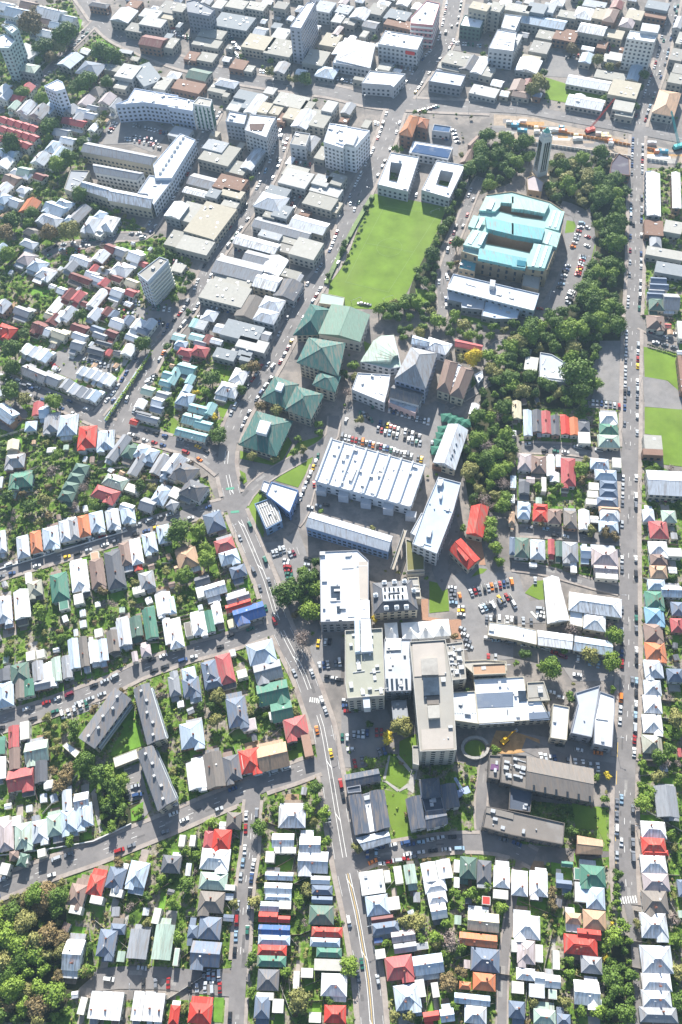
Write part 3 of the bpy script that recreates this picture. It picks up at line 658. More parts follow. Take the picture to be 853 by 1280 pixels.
# ---------------------------------------------------------------- trees
def crown(r, seed, nleaf, leaf, flat=.8, gap=.0):
    rnd = random.Random(seed); mb = MB(); lobes = []
    nl = 5 if r < 3 else (9 if r < 5.5 else 14)
    for k in range(nl):
        a = rnd.uniform(0, 6.283); q = r*.62*math.sqrt(rnd.random()); zz = rnd.uniform(.35, 1.0)*r*flat*(1-.35*(q/r))
        lobes.append((q*math.cos(a), q*math.sin(a), zz, r*rnd.uniform(.30, .48)))
    lobes.append((0, 0, r*flat*.75, r*.5))
    for cx, cy, cz, lr in lobes:
        vs = []; m = 6; rr = lr*(.90-gap)
        for j, ph in enumerate((-60, 0, 50)):
            for i in range(m):
                t = 6.283*(i+.5*j)/m; s = rr*rnd.uniform(.8, 1.1); vs.append((cx+s*math.cos(t)*math.cos(math.radians(ph)), cy+s*math.sin(t)*math.cos(math.radians(ph)), cz+s*.85*math.sin(math.radians(ph))))
        vs.append((cx, cy, cz+rr*.9)); fs = []
        for j in range(2): fs += [(j*m+i, j*m+(i+1) % m, (j+1)*m+(i+1) % m, (j+1)*m+i) for i in range(m)]
        fs += [(2*m+i, 2*m+(i+1) % m, 3*m) for i in range(m)]
        mb.add(vs, fs)
    tot = sum(l[3]**2 for l in lobes)
    for cx, cy, cz, lr in lobes:
        for _ in range(int(nleaf*lr*lr/tot)):
            z = rnd.uniform(-.55, 1); t = rnd.uniform(0, 6.283); s = math.sqrt(max(0, 1-z*z)); n = Vector((s*math.cos(t), s*math.sin(t), z))
            p = Vector((cx, cy, cz))+n*lr*rnd.uniform(.78, 1.18)*(1 if z < 0 else 1.0)
            n = (n+Vector((rnd.uniform(-.7, .7), rnd.uniform(-.7, .7), rnd.uniform(-.4, .7)))).normalized()
            u = n.cross(Vector((rnd.uniform(-1, 1), rnd.uniform(-1, 1), rnd.uniform(-1, 1)))).normalized(); v = n.cross(u); L = leaf*rnd.uniform(.6, 1.35)
            mb.add([p-u*L, p-v*L*.6, p+u*L, p+v*L*.7], [(0, 1, 2, 3)])
    return mb
def trunk(r, th, seed):
    rnd = random.Random(seed); mb = MB(); mb.cyl(0, 0, -.2, th, .09*r**.8+.06, .05*r**.8+.04, 7)
    for k in range(4):
        a = rnd.uniform(0, 6.283); e = Vector((math.cos(a)*r*.5, math.sin(a)*r*.5, th+r*.45)); mb.bar((0, 0, th*.75), e, .035*r+.02)
    return mb
TREES = {}
def protos():
    for sz, (r, n, leaf, th) in dict(s=(1.7, 150, .27, .9), m=(3.2, 420, .36, 1.7), l=(5.2, 1000, .45, 2.6), x=(7.5, 1900, .55, 3.4)).items():
        for v in range(3 if sz != 'x' else 3):
            for kind in range(6):
                if kind >= 3 and v > 0: continue
                cb = crown(r, v*7+len(sz)+ord(sz), n if kind != 5 else int(n*.8), leaf*(1 if kind != 5 else .55), .85 if v != 1 else 1.05, .1 if kind != 5 else .55)
                me = cb.mesh('crown'); me.materials.append(LEAF[kind]); TREES[(sz, v, kind)] = (me, r, th, cb)
        tb = trunk(r, th+r*.3, ord(sz)); me = tb.mesh('trunk'); me.materials.append(M_bark); TREES[('t', sz)] = me
protos()
TL = []
KW = {0: 0, 1: 1, 2: 2, 3: 3, 4: 4, 5: 5}
def tree(x, y, r, kind, where=None, mark=True):
    """x, y in metres, r crown radius in metres"""
    if mark:
        k = 16; n = 8; raster([(x+r*.8*math.cos(6.283*i/n), y+r*.8*math.sin(6.283*i/n)) for i in range(n)], k)
    TL.append((x, y, r, kind, where))
def T(tile, s, where=None):
    """'x,y,r,kind' in enlarged tile pixels; x,y the middle of the crown"""
    k = (220 if tile[1] == 0 else 213)/853 if tile[0] >= 0 else 1
    for t in s.split():
        q = t.split(','); px, py = TP(tile, float(q[0]), float(q[1])); rp = float(q[2])*k
        g = P(px, py, 0); m = (P(px+5, py)-P(px-5, py)).length/10; r = rp*m*1.15; p = P(px, py, r*.9)
        tree(p.x, p.y, r, int(q[3]), where)
def forest(tile, s, spacing, rmin, rmax, kinds, where, avoid=1|2|4|8, tries=1.0, floor=None, jit=1):
    poly = [(p.x, p.y) for p in PP(tile, s)]; xs = [p[0] for p in poly]; ys = [p[1] for p in poly]
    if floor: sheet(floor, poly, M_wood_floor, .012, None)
    area = (max(xs)-min(xs))*(max(ys)-min(ys)); n = int(area/spacing**2*9*tries); pts = []; cell = {}
    for _ in range(n):
        x, y = R_.uniform(min(xs), max(xs)), R_.uniform(min(ys), max(ys))
        if not inside(x, y, poly) or occ(x, y, 1) & avoid: continue
        k = (int(x//spacing), int(y//spacing)); ok = True
        for dx in (-1, 0, 1):
            for dy in (-1, 0, 1):
                for q in cell.get((k[0]+dx, k[1]+dy), ()):
                    if (q[0]-x)**2+(q[1]-y)**2 < (spacing*.74)**2: ok = False
        if not ok: continue
        r = R_.uniform(rmin*.8, rmax*1.08)*1.26; kinds_ = kinds
        if occ(x, y, r*.45) & avoid: r *= .7
        cell.setdefault(k, []).append((x, y)); tree(x, y, r, R_.choice(kinds), where, mark=True)
def gardens(tile, s, spacing=6.5, dens=.55, kinds=(0, 0, 0, 0, 1, 1, 1, 1, 2, 2, 5, 3), rr=(1.3, 3.9), floor=True, label=None):
    poly = [(p.x, p.y) for p in PP(tile, s)]
    if floor: 
        o = sheet('garden_ground', poly, M_garden, .004); 
        if label: o['label'] = label
    xs = [p[0] for p in poly]; ys = [p[1] for p in poly]; n = int((max(xs)-min(xs))*(max(ys)-min(ys))/spacing**2*2.2*dens)
    for _ in range(n):
        x, y = R_.uniform(min(xs), max(xs)), R_.uniform(min(ys), max(ys))
        if not inside(x, y, poly): continue
        r = R_.uniform(*rr) if R_.random() < .85 else R_.uniform(rr[1], rr[1]*1.45)
        if occ(x, y, r*.55) & (1|2|4|8|16): 
            r *= .5
            if r < .7 or occ(x, y, r*.7) & (1|2|4|8|16): continue
        tree(x, y, r, R_.choice(kinds))
    SHRUB.append((poly, xs, ys, kinds))
SHRUB = []
def shrubs():
    """low garden planting nobody could count: one mesh"""
    mb = MB(); rnd = random.Random(3); tot = 0
    for poly, xs, ys, kinds in SHRUB:
        n = int((max(xs)-min(xs))*(max(ys)-min(ys))/7)
        for _ in range(n):
            x, y = rnd.uniform(min(xs), max(xs)), rnd.uniform(min(ys), max(ys))
            if not inside(x, y, poly) or occ(x, y, 0) & (1|2|4|16): continue
            if occ(x, y, 0) & 8 and rnd.random() < .85: continue
            r = rnd.uniform(.35, 1.1); k = rnd.choice((0, 0, 1, 1, 1, 2, 2, 3)); tot += 1
            for q in range(10):
                a = rnd.uniform(0, 6.28); b = rnd.uniform(.1, 1.4); n_ = Vector((math.cos(a)*math.cos(b), math.sin(a)*math.cos(b), math.sin(b))); p = Vector((x, y, .1))+n_*r*rnd.uniform(.7, 1.1)
                u = n_.cross(Vector((rnd.uniform(-1, 1), rnd.uniform(-1, 1), .3))).normalized(); v = n_.cross(u); L = r*.5
                mb.add([p-u*L, p-v*L*.7, p+u*L, p+v*L*.8], [(0, 1, 2, 3)], k)
    o = mb.build('garden_shrubs', LEAF[:4]); o['kind'] = 'stuff'; tag(o, 'low shrubs and flower beds filling the gardens', 'shrubs'); print('shrubs', tot)
def emit_trees():
    rnd = random.Random(5); C = Vector((0, 0, H_CAM)); vis = []
    for t in TL:
        px = PX((t[0], t[1], 2))
        if -60 < px[0] < 913 and -50 < px[1] < 1340: vis.append((t, px))
    vis.sort(key=lambda a: -a[0][2]/(Vector((a[0][0], a[0][1], 0))-C).length)
    cnt = {}; grp = {}; big = MB(); nv = 0
    CB = {}
    for n, (t, px) in enumerate(vis):
        x, y, r, kind, where = t
        sz = 's' if r < 2.3 else ('m' if r < 4.1 else ('l' if r < 6.2 else 'x')); v = rnd.randrange(3) if kind < 3 else 0
        me, pr, th, cb = TREES[(sz, v, kind)]; s = r/pr/1.0; rz = rnd.uniform(0, 6.28); sh = s*rnd.uniform(.85, 1.2)
        if n < 300:
            root = empty('tree', (x, y, 0), rz); c = bpy.data.objects.new('crown', me); COL.objects.link(c); c.parent = root; c.location = (0, 0, th*s); c.scale = (s, s*rnd.uniform(.88, 1.12), sh)
            tk = bpy.data.objects.new('trunk', TREES[('t', sz)]); COL.objects.link(tk); tk.parent = root; tk.scale = (s, s, s)
            if rnd.random() < 1: pass
            ws = {'s': 'small', 'm': 'bushy', 'l': 'broad', 'x': 'very large'}[sz]
            if where: lab = f"{ws} {LEAFW[kind]} tree {where}"
            else:
                nb = min(LM, key=lambda q: (q[1]-x)**2+(q[2]-y)**2); nbp = PX(Vector((nb[1], nb[2], 0))); dx, dy = px[0]-nbp[0], px[1]-nbp[1]
                side = ('right of' if dx > 0 else 'left of') if abs(dx) > abs(dy) else ('below' if dy > 0 else 'above'); lab = f"{ws} {LEAFW[kind]} tree {side} {nb[0]}"
            cnt.setdefault(lab, []).append((root, px)); tag(root, lab, 'tree', 'trees '+(where or 'in the house gardens'))
        else:
            if r < 2.3: step = 1
            else: step = 1
            cs, sn = math.cos(rz)*s, math.sin(rz)*s; 
            key = (sz, v, kind)
            if key not in CB: CB[key] = (np.array(cb.v), cb.f)
            A, fs = CB[key]; W = np.empty_like(A); W[:, 0] = A[:, 0]*cs-A[:, 1]*sn+x; W[:, 1] = A[:, 0]*sn+A[:, 1]*cs+y; W[:, 2] = A[:, 2]*sh+th*s
            BIGT.append((W, fs, kind))
    dedup(cnt)
    # one mesh per all the rest
    nv = sum(len(b[0]) for b in BIGT); print('trees', len(vis), 'rest verts', nv)
    if BIGT:
        V = np.concatenate([b[0] for b in BIGT]); off = 0; loops = []; starts = []; tots = []; mi = []; ls = 0
        cache = {}
        for W, fs, kind in BIGT:
            k = id(fs)
            if k not in cache:
                cache[k] = (np.array([i for f in fs for i in f], dtype=np.int32), np.array([len(f) for f in fs], dtype=np.int32))
            li, tt = cache[k]; loops.append(li+off); tots.append(tt); mi.append(np.full(len(tt), kind, dtype=np.int32)); off += len(W)
        loops = np.concatenate(loops); tots = np.concatenate(tots); mi = np.concatenate(mi); starts = np.concatenate([[0], np.cumsum(tots)[:-1]]).astype(np.int32)
        me = bpy.data.meshes.new('smaller_trees'); me.vertices.add(len(V)); me.vertices.foreach_set('co', V.astype(np.float32).ravel())
        me.loops.add(len(loops)); me.loops.foreach_set('vertex_index', loops); me.polygons.add(len(tots)); me.polygons.foreach_set('loop_start', starts); me.polygons.foreach_set('loop_total', tots)
        for m in LEAF: me.materials.append(m)
        me.polygons.foreach_set('material_index', mi); me.update(calc_edges=True)
        o = bpy.data.objects.new('smaller_trees', me); COL.objects.link(o); o['kind'] = 'stuff'; tag(o, 'the smaller garden and street trees across the whole city', 'trees')
BIGT = []
# ================================================================= the place
g = MB(); g.add([(-9000, -6000, 0), (9000, -6000, 0), (9000, 16000, 0), (-9000, 16000, 0)], [(0, 1, 2, 3)]); o = g.build('ground', [M_ground]); o['kind'] = 'structure'
N_ = (-1, 0)
MAIN = [(575, -40), (559, 46), (539, 75), (515, 108), (497, 134), (486, 165), (474, 195), (454, 235), (440, 265), (418, 322), (395, 355), (375, 388), (353, 430), (333, 466), (310, 500), (295, 528), (286, 552), (283, 580), (288, 608), (296, 640), (310, 672), (323, 703), (333, 728), (343, 762), (353, 789), (367, 817), (381, 845), (393, 879), (403, 909), (410, 947), (416, 982), (424, 1030), (435, 1092), (446, 1140), (454, 1185), (461, 1227), (468, 1310)]
road('main_road', 'the winding main road', MAIN[:9], 15, 2.5, 'dash', True)
road('main_road', 'the winding main road', MAIN[8:17], 12.5, 2.5, 'dash', True)
road('main_road', 'the winding main road', MAIN[16:], 10.5, 2.4, 'double', True)['dens'] = .22
road('straight_road', 'the long straight street', [(850, -30), (832, 52), (824, 85), (811, 121), (799, 158), (796, 225), (795, 275), (794, 340), (791, 403), (789, 480), (788, 560), (786, 640), (786, 740), (786, 850), (783, 930), (781, 1000), (781, 1070), (784, 1130)], 9.6, 2.4, 'dash', True)['dens'] = .6
road('lane', 'the narrow lane below the straight street', [(784, 1128), (789, 1150), (793, 1180), (797, 1240), (798, 1310)], 3.2, 0, None, False)
road('upper_street', 'the shop street left of the main road', [(372, 130), (357, 165), (345, 200), (335, 223), (315, 258), (295, 285), (275, 313), (260, 338), (248, 368), (233, 393), (218, 410), (195, 445), (172, 490), (162, 511), (152, 530)], 10, 2.2, 'dash', True)
road('slip_street', 'the lower carriageway beside the green wall', [(196, 428), (176, 446), (160, 470), (146, 492), (130, 510), (119, 524)], 6, 1.5, 'dash', True)
road('cross_street', 'the hillside cross street', [(-20, 468), (5, 476), (32, 486), (75, 503), (110, 519), (150, 537), (180, 544), (212, 553), (240, 562), (262, 575), (278, 588)], 9, 2, 'dash', True)
road('terrace_street', 'the upper terrace street', [(-20, 722), (0, 716), (50, 701), (100, 686), (150, 670), (200, 653), (245, 641), (290, 630)], 8.2, 2, 'dash', True)['dens'] = .35
road('terrace_street', 'the middle terrace street', [(-20, 910), (0, 904), (50, 889), (100, 871), (140, 856), (175, 838), (212, 825), (240, 815), (275, 806), (313, 794), (345, 783)], 8.6, 2, 'dash', True)['dens'] = .4
road('terrace_street', 'the lower terrace street', [(-20, 1118), (0, 1110), (37, 1095), (82, 1079), (125, 1064), (160, 1050), (212, 1029), (263, 1007), (295, 994), (330, 979), (366, 967), (398, 955)], 8.8, 2, 'dash', True)['dens'] = .35
road('side_street', 'the short vertical side street', [(318, 988), (315, 1015), (314, 1039), (313, 1064), (309, 1090), (305, 1127), (302, 1177), (298, 1227), (293, 1310)], 7.2, 1.6, 'dash', True)['dens'] = .5
road('school_street', 'the street behind the campus', [(431, 1086), (464, 1070), (502, 1062), (550, 1055), (600, 1053), (640, 1060), (668, 1074)], 7.5, 1.6, None, True)['dens'] = .85
road('back_lane', 'the back lane between gardens', [(648, 1085), (640, 1130), (634, 1170), (629, 1215), (627, 1310)], 4.0, .8, None, False)
road('yard_lane', 'the townhouse parking lane', [(118, 1226), (150, 1222), (212, 1223), (250, 1228), (296, 1232)], 9, 0, None, False)
road('cottage_street', 'the red-roof cottage street', [(652, 560), (702, 561), (740, 566), (788, 572)], 7, 1.4, None, True)
road('cottage_street', 'the lower cottage street', [(650, 664), (702, 667), (740, 672), (788, 675)], 6, 1.4, None, True)
road('lane', 'the lane above the campus car park', [(640, 708), (672, 712), (702, 719), (740, 730), (786, 741)], 5, 1, None, False)
road('motorway', 'the broad road across the top', [(85, -30), (111, 5), (124, 23), (144, 44), (181, 62), (220, 77), (260, 88), (300, 98), (365, 108), (416, 115), (470, 127), (540, 132), (613, 135)], 15, 3, 'dash', False)
road('motorway', 'the road past the works at the top right', [(613, 135), (659, 138), (710, 147), (788, 161), (870, 177)], 11, 0, 'dash', False)
road('hill_road', 'the branch road on the upper left', [(124, 23), (108, 40), (85, 62), (62, 88), (38, 112), (12, 130), (-20, 150)], 7, 2, 'dash', True)
road('school_drive', 'the curved street below the old school', [(56, 320), (75, 310), (100, 306), (125, 302), (150, 296), (172, 296), (185, 290), (200, 268), (216, 243), (238, 205), (255, 172), (272, 140)], 7.5, 2, None, True)
road('museum_drive', 'the museum car park drive', [(700, 258), (722, 266), (732, 285), (732, 305), (725, 330), (712, 355), (698, 380), (680, 395)], 12.5, 0, None, False)
road('park_lane', 'the tree-lined lane by the sports field', [(602, 222), (592, 240), (577, 278), (564, 313), (553, 352), (554, 388), (548, 402)], 6.5, 1.5, None, True)['dens'] = .3
road('east_street', 'the street on the right edge', [(791, 400), (815, 413), (840, 421), (875, 428)], 7, 1.5, None, True)
road('top_street', 'the street between the blocks at the top', [(372, 130), (392, 100)], 8, 2, None, False)
road('top_street', 'the shop lane near the field', [(388, 225), (372, 248), (360, 272)], 5, 1, None, True)
road('campus_drive', 'the curving campus entrance drive', [(298, 640), (310, 618), (328, 600), (352, 585), (380, 570), (400, 560), (415, 545), (418, 520)], 7, 1, None, False)
road('campus_lane', 'the car-lined lane beside the factory', [(402, 560), (396, 582), (386, 610), (378, 640), (368, 655)], 7, 1, None, False)
road('campus_lane', 'the lane behind the grey campus wings', [(556, 640), (566, 665), (556, 690), (550, 712), (562, 735)], 9, 0, None, False)
road('campus_path', 'the drive through the wooded bank', [(640, 425), (622, 430), (605, 448), (612, 468), (595, 488), (575, 500), (560, 508)], 4.5, .8, None, False)
road('campus_lane', 'the service lane beside the oval lawn', [(612, 940), (606, 962), (603, 985), (601, 1020), (604, 1050)], 5, 1, None, False)
road('right_lane', 'the loading yard lane', [(788, 965), (760, 962), (720, 955), (690, 945), (655, 930)], 7, 0, None, False)
# mown grass, car parks and other open ground
sheet('sports_field', PP((2, 1), '125,118 180,118 530,184 505,240 470,330 390,480 340,590 300,662 170,695 20,690 -70,645 -50,520'), M_grass, .02, 'striped green sports field', 8)
mk = MB()
def line(a, b, wd=.35, z=.26):
    d = (b-a); d.z = 0; d.normalize(); n = Vector((-d.y, d.x, 0))*wd/2; mk.add([(*(a+n).xy, z), (*(a-n).xy, z), (*(b-n).xy, z), (*(b+n).xy, z)], [(0, 1, 2, 3)])
f = [P(*TP((2, 1), *q)) for q in ((215, 180), (480, 222), (235, 610), (20, 560))]
for a, b in ((0, 1), (1, 2), (2, 3), (3, 0)): line(f[a], f[b], .25)
line((f[0]+f[3])/2, (f[1]+f[2])/2, .25); cc = sum(f, Vector())/4
for i in range(28): a, b = 6.283*i/28, 6.283*(i+1)/28; line(cc+Vector((9*math.cos(a), 9*math.sin(a), 0)), cc+Vector((9*math.cos(b), 9*math.sin(b), 0)), .22)
o = mk.build('pitch_markings', [mat('worn_pitch_paint', (.20, .29, .08), noise=.3, nscale=1)]); o['kind'] = 'structure'
LOTS = [((2, 2), '0,380 90,290 420,330 470,300 520,320 500,420 450,520 440,640 415,620 0,500'), ((3, 1), '255,240 300,225 400,230 385,380 330,560 270,680 130,770 110,790 130,700 215,560 280,420 260,330'),
        ((2, 3), '540,330 700,260 760,310 860,300 860,740 640,760 610,600'), ((3, 3), '0,290 40,330 60,400 90,450 170,440 180,560 0,560'), ((1, 3), '455,160 560,150 640,90 680,200 690,250 620,350 560,350 500,230 470,190'),
        ((1, 3), '700,690 740,590 855,590 855,855 735,855'), ((2, 4), '0,100 215,100 250,200 215,360 120,430 0,430'), ((3, 4), '0,250 300,300 400,330 520,340 520,440 400,430 0,360'),
        ((0, 0), '530,560 640,540 820,640 740,740 640,700 500,700'), ((3, 0), '215,240 400,300 390,380 190,370'), ((3, 2), '440,0 545,0 545,305 400,295 430,150'),
        ((3, 2), '655,180 760,190 850,260 850,345 665,330'), ((2, 0), '450,600 600,650 590,760 440,720'), ((2, 0), '560,180 720,190 700,260 540,240'), ((1, 1), '320,370 400,390 340,440 310,420'),
        ((0, 4), '290,130 500,60 500,130 320,190'), ((0, 4), '620,430 700,410 760,640 715,690 700,590 650,600'), ((3, 2), '380,300 545,305 545,345 380,335'), ((3, 3), '140,680 560,720 560,850 300,850 240,760'),
        ((0, 2), '270,60 400,20 600,150 520,170 420,90 380,200 260,150'), ((0, 1), '590,660 720,690 860,640 860,860 700,860 720,740'), ((2, 0), '500,0 560,0 720,40 700,180 560,180'), ((0, 2), '0,380 80,300 150,370 60,460 0,440')]
for t, s in LOTS: sheet('car_park', PP(t, s), M_lot, .018, None, 8)
for t, s in (((3, 1), '275,250 330,260 310,310 265,315'), ((3, 1), '385,300 420,380 400,460 350,560 330,540 385,400'), ((3, 0), '190,375 490,470 300,500 190,480'), ((3, 2), '660,30 850,70 850,265 780,200 665,180'), ((3, 2), '665,332 853,345 853,630 760,620 750,480 665,465'),
             ((1, 2), '350,550 510,605 590,480 610,510 560,600 520,625 350,590'), ((1, 2), '525,700 580,655 730,570 640,735'), ((1, 2), '640,510 760,475 790,480 700,540 590,600 580,580'), ((1, 2), '200,140 300,150 290,200 240,210'), ((1, 2), '235,275 280,280 350,310 300,390 250,380'), ((1, 2), '0,370 35,400 30,470 0,470'),
             ((1, 2), '385,820 440,745 470,760 500,853 385,853'), ((1, 3), '400,0 440,0 470,130 455,125'), ((2, 3), '440,350 530,370 540,500 440,510'), ((2, 3), '650,330 690,285 730,290 710,310'), ((3, 3), '65,410 120,350 165,345 175,440 140,445'), ((2, 4), '290,300 375,260 375,370 355,440 290,370'), ((2, 4), '215,540 330,570 345,740 380,760 280,800 245,720'), ((2, 4), '240,360 340,450 320,540 220,500'),
             ((0, 4), '640,200 700,220 725,320 560,370 560,340'), ((0, 4), '600,200 660,90 700,240 640,260'), ((0, 4), '655,640 720,600 710,690 660,700'), ((3, 4), '300,600 470,640 480,840 430,740 320,740'), ((1, 5), '110,720 270,730 260,853 110,853'), ((1, 5), '480,20 620,25 615,95 480,80'),
             ((0, 1), '150,590 250,600 240,635 160,625'), ((0, 1), '610,300 710,305 700,340 600,335'), ((1, 4), '590,350 665,340 680,385 600,410'), ((2, 2), '650,180 720,190 700,250 650,250'), ((3, 0), '600,0 600,0 600,0') if False else ((2, 1), '600,725 790,765 800,800 600,745'), ((2, 1), '370,590 430,600 440,680 380,680'), ((2, 2), '110,0 150,20 120,60'),
             ((0, 0), '345,90 400,95 390,150 350,150'), ((0, 0), '470,190 560,230 540,245 470,225'), ((2, 5), '190,60 300,90 300,130 200,110') if False else ((3, 5), '195,50 300,70 300,140 200,110')):
    sheet('lawn', PP(t, s), M_lawn if t[1] > 4 or t[0] == 0 else M_grass, .022, None, 8)
oval = [P(*TP((2, 4), 668+52*math.cos(6.283*i/20), 335+42*math.sin(6.283*i/20))) for i in range(20)]
sheet('oval_lawn', [(p.x, p.y) for p in oval], M_grass, .05, 'oval lawn inside a curved concrete wall', 8)
sheet('construction_ground', PP((3, 0), '-60,555 150,572 300,612 500,655 700,700 860,745 860,800 680,775 640,800 400,725 200,705 -60,655'), M_soil, .02, 'bare dug ground of the road works', 8)
sheet('construction_ground', PP((2, 4), '738,335 775,245 860,250 990,290 1000,340 860,362 800,362'), mat('orange_clay', (.42, .25, .11), rough=.95, noise=.35, nscale=.4), .02, 'orange clay pit behind a hoarding', 8)
sheet('forecourt', PP((2, 4), '350,440 385,430 360,560 330,540'), M_conc, .03, None, 8)
for i, s in enumerate(('275,375 285,365 350,440 340,455', '215,500 225,495 290,540 280,552', '285,545 330,510 345,525 290,552', '205,500 235,370 245,372 218,505')): sheet('garden_path', PP((2, 4), s), M_conc, .04, None, 8)
for s in ('308,625 320,611 324,618 319,632 331,666 325,672', '297,586 307,592 309,602 299,609'): sheet('grass_verge', PP(N_, s), M_grass, .022, None, 8)
_r = random.Random(8)
for k in range(46):
    x = _r.uniform(-50, 840); y = 588+(x+50)*.21+_r.uniform(-26, 40); c = P(*TP((3, 0), x, y)); W, D = _r.uniform(4, 22), _r.uniform(2, 6); a = -.17
    if occ(c.x, c.y, 1) & 1: continue
    P4 = [(c.x+i*W/2*math.cos(a)-j*D/2*math.sin(a), c.y+i*W/2*math.sin(a)+j*D/2*math.cos(a)) for i, j in ((-1, -1), (1, -1), (1, 1), (-1, 1))]
    sheet('site_slab', P4, _r.choice([M_path, M_conc, M_trim, M_lot, M_asph, mat('orange_clay', (.42, .25, .11))]), .05)
# ---------------------------------------------------------------- rows of houses
R((0, 5), "the hilltop villa row", 10, "385,215,82,115,hk 480,165,82,105,hr 580,130,88,110,hb 690,110,98,130,hB 25,85,45,60,fw 115,40,50,70,hN 70,15,50,50,hk,3.6,-15 380,290,60,40,fl 485,240,62,40,fm 585,205,60,40,fb 415,770,35,90,fk 785,320,35,80,fw")
R((0, 5), "the parking lane row", 4, "368,515,92,160,Gw 535,455,90,140,hb 590,385,75,55,hb,3.4 693,460,100,150,gg 817,450,96,180,gp")
R((0, 5), "the white townhouse row", 4, "475,765,55,140,gw,6 530,768,55,145,gw,6 585,772,52,145,gw,6 690,770,55,150,gw,6 745,772,50,150,gw,6 795,778,48,145,gw,6", fence=False)
R((1, 5), "the left column", 4, "5,60,95,90,hd 225,35,145,110,hw 215,145,140,88,hp 205,250,128,108,ha 198,380,112,115,hb 178,510,148,128,Gb 150,808,118,105,hr 20,815,50,100,hr 112,398,50,65,hb,3 30,525,25,90,sp 88,85,22,60,fl 292,222,40,30,fl 298,178,55,28,fp 290,328,48,30,fb")
R((1, 5), "the middle street's cottages", 2, "545,120,140,42,GB 540,182,138,58,Gw 540,226,132,32,hB 497,272,95,50,Gl 490,325,95,52,Gr 570,337,60,36,Gr 520,390,158,52,Gu 520,440,160,50,hB 510,492,146,54,hr 507,546,146,58,hn 490,640,108,108,hd 460,775,78,118,hb 540,770,55,70,fc 575,265,60,40,fb 685,605,60,48,fl 632,640,30,88,fa 475,722,85,38,fb 500,25,45,55,fg")
R((1, 5), "the main road's left row", 2, "715,50,150,110,Gl 752,140,95,42,Gw 760,190,105,48,hb 760,240,105,38,Gb 757,315,125,98,hN 785,400,155,50,hr 775,452,150,46,hB 795,503,128,48,hn 790,565,138,58,fc 820,665,130,115,hw 825,812,110,92,hr 725,828,60,52,fw")
R((2, 5), "the main road's right row", -8, "155,152,120,118,fn,4.2 180,265,115,102,hB 205,335,110,32,Gm 220,380,138,62,hb 310,420,120,60,Gc 320,478,115,50,Gg 290,578,140,120,hs 435,562,150,100,GB 330,725,130,128,hB 470,690,35,75,fw 345,110,58,98,gp 285,115,40,88,fp 230,122,30,60,fc 262,257,60,65,fw 405,470,60,35,sg 195,510,50,48,fl 185,441,40,20,fu 395,682,46,90,fl 450,822,80,50,Gr 530,817,70,68,GB")
R((2, 5), "the white cottage cluster", -10, "440,100,75,100,gw 515,85,72,98,gw 470,172,110,62,hw 480,228,95,62,hw 487,295,80,80,gw", fence=False)
R((2, 5), "the back lane's left row", 6, "635,78,85,110,hN 715,100,72,120,hd 803,125,82,108,hw 710,350,158,95,Gy 685,440,190,66,Go 720,540,145,118,hb 715,650,115,88,ho 655,738,180,54,GB 672,815,112,90,hl 715,165,70,30,sg 797,212,75,45,fw 578,68,24,58,fw 578,150,24,48,fw 725,242,42,42,sr 655,316,40,36,So" .replace('So', 'ho')+" 620,668,60,40,ho 630,560,28,38,fc")
R((3, 5), "the back lane's right row", 6, "40,155,82,128,hw 135,158,92,128,hw 75,375,135,120,hw 72,500,92,120,hc 137,507,38,88,sl 70,612,95,62,hw 205,648,78,68,Gw 125,695,78,68,fw 30,678,60,60,fw 222,540,33,95,fw 205,712,42,48,sp 25,790,82,88,hb 165,825,112,75,hp 260,840,70,60,hb 140,632,50,62,Gw 12,470,28,60,fc")
R((3, 5), "the red house's row", 6, "405,118,130,105,hn 420,230,95,112,hB 415,340,118,100,ht 345,465,170,100,hr 400,565,108,88,hg 375,705,128,125,Gw 345,200,58,100,sB 278,60,58,28,Gn 262,160,80,42,Gb 340,110,55,60,sn 310,332,80,58,ht 388,412,118,52,Gr,4.6 352,472,80,56,Gr,4.8 400,752,105,40,sl")
R((3, 5), "the straight street's lower row", 2, "720,3,130,30,hr 710,60,130,90,hw 722,150,135,90,hc 718,250,130,118,ha 712,367,136,130,hl 725,537,158,142,hl 725,652,148,90,hw 725,735,148,90,hl 735,815,190,80,hg 848,180,34,88,hb")
R((0, 4), "the middle terrace's far row", -12, "20,65,100,125,hB 100,35,48,95,ga 145,30,52,85,gn 215,12,82,52,gg 265,3,40,40,gw")
R((0, 4), "the lower left cluster", -12, "68,275,55,110,gs 72,385,56,108,gk 185,350,118,108,Gp 105,487,132,108,Gs 205,450,66,108,gd 0,330,50,68,gn 5,432,50,110,gw 125,245,45,88,fw 335,595,50,108,gl 245,515,48,40,fc 410,600,75,92,Gl 25,700,50,50,fc 85,697,45,48,fp")
R((0, 4), "the bay villa row", -13, "28,772,82,150,hc 118,770,92,128,hp 200,748,86,112,hl 272,718,80,108,hp 345,695,84,118,hB 422,668,86,118,hB 175,690,36,40,sg", fence=False)
R((0, 5), "the front porch row", -15, "120,40,45,45,fN 210,5,40,40,fu", fence=False)
R((1, 4), "the upper middle terrace row", -13, "20,20,58,100,hg 105,25,88,92,hb 215,5,92,52,hb")
R((1, 4), "the alley houses", -12, "108,265,120,128,hB 335,150,102,148,hb 395,215,70,58,sc 5,590,62,62,hg")
R((1, 4), "the corner row", -13, "515,55,158,108,Gn 560,148,108,98,Gn 628,227,120,106,hs 515,375,152,125,Gt 400,395,108,118,hr 515,170,40,40,fn 310,432,86,128,hd 220,442,96,176,ga 130,467,92,138,gw 685,315,44,120,fb 385,400,50,70,fw,4.6")
R((1, 4), "the rise above the fork", 0, "610,677,136,108,hl 565,795,110,72,Gw 575,845,110,30,fw 700,820,106,92,Gl")
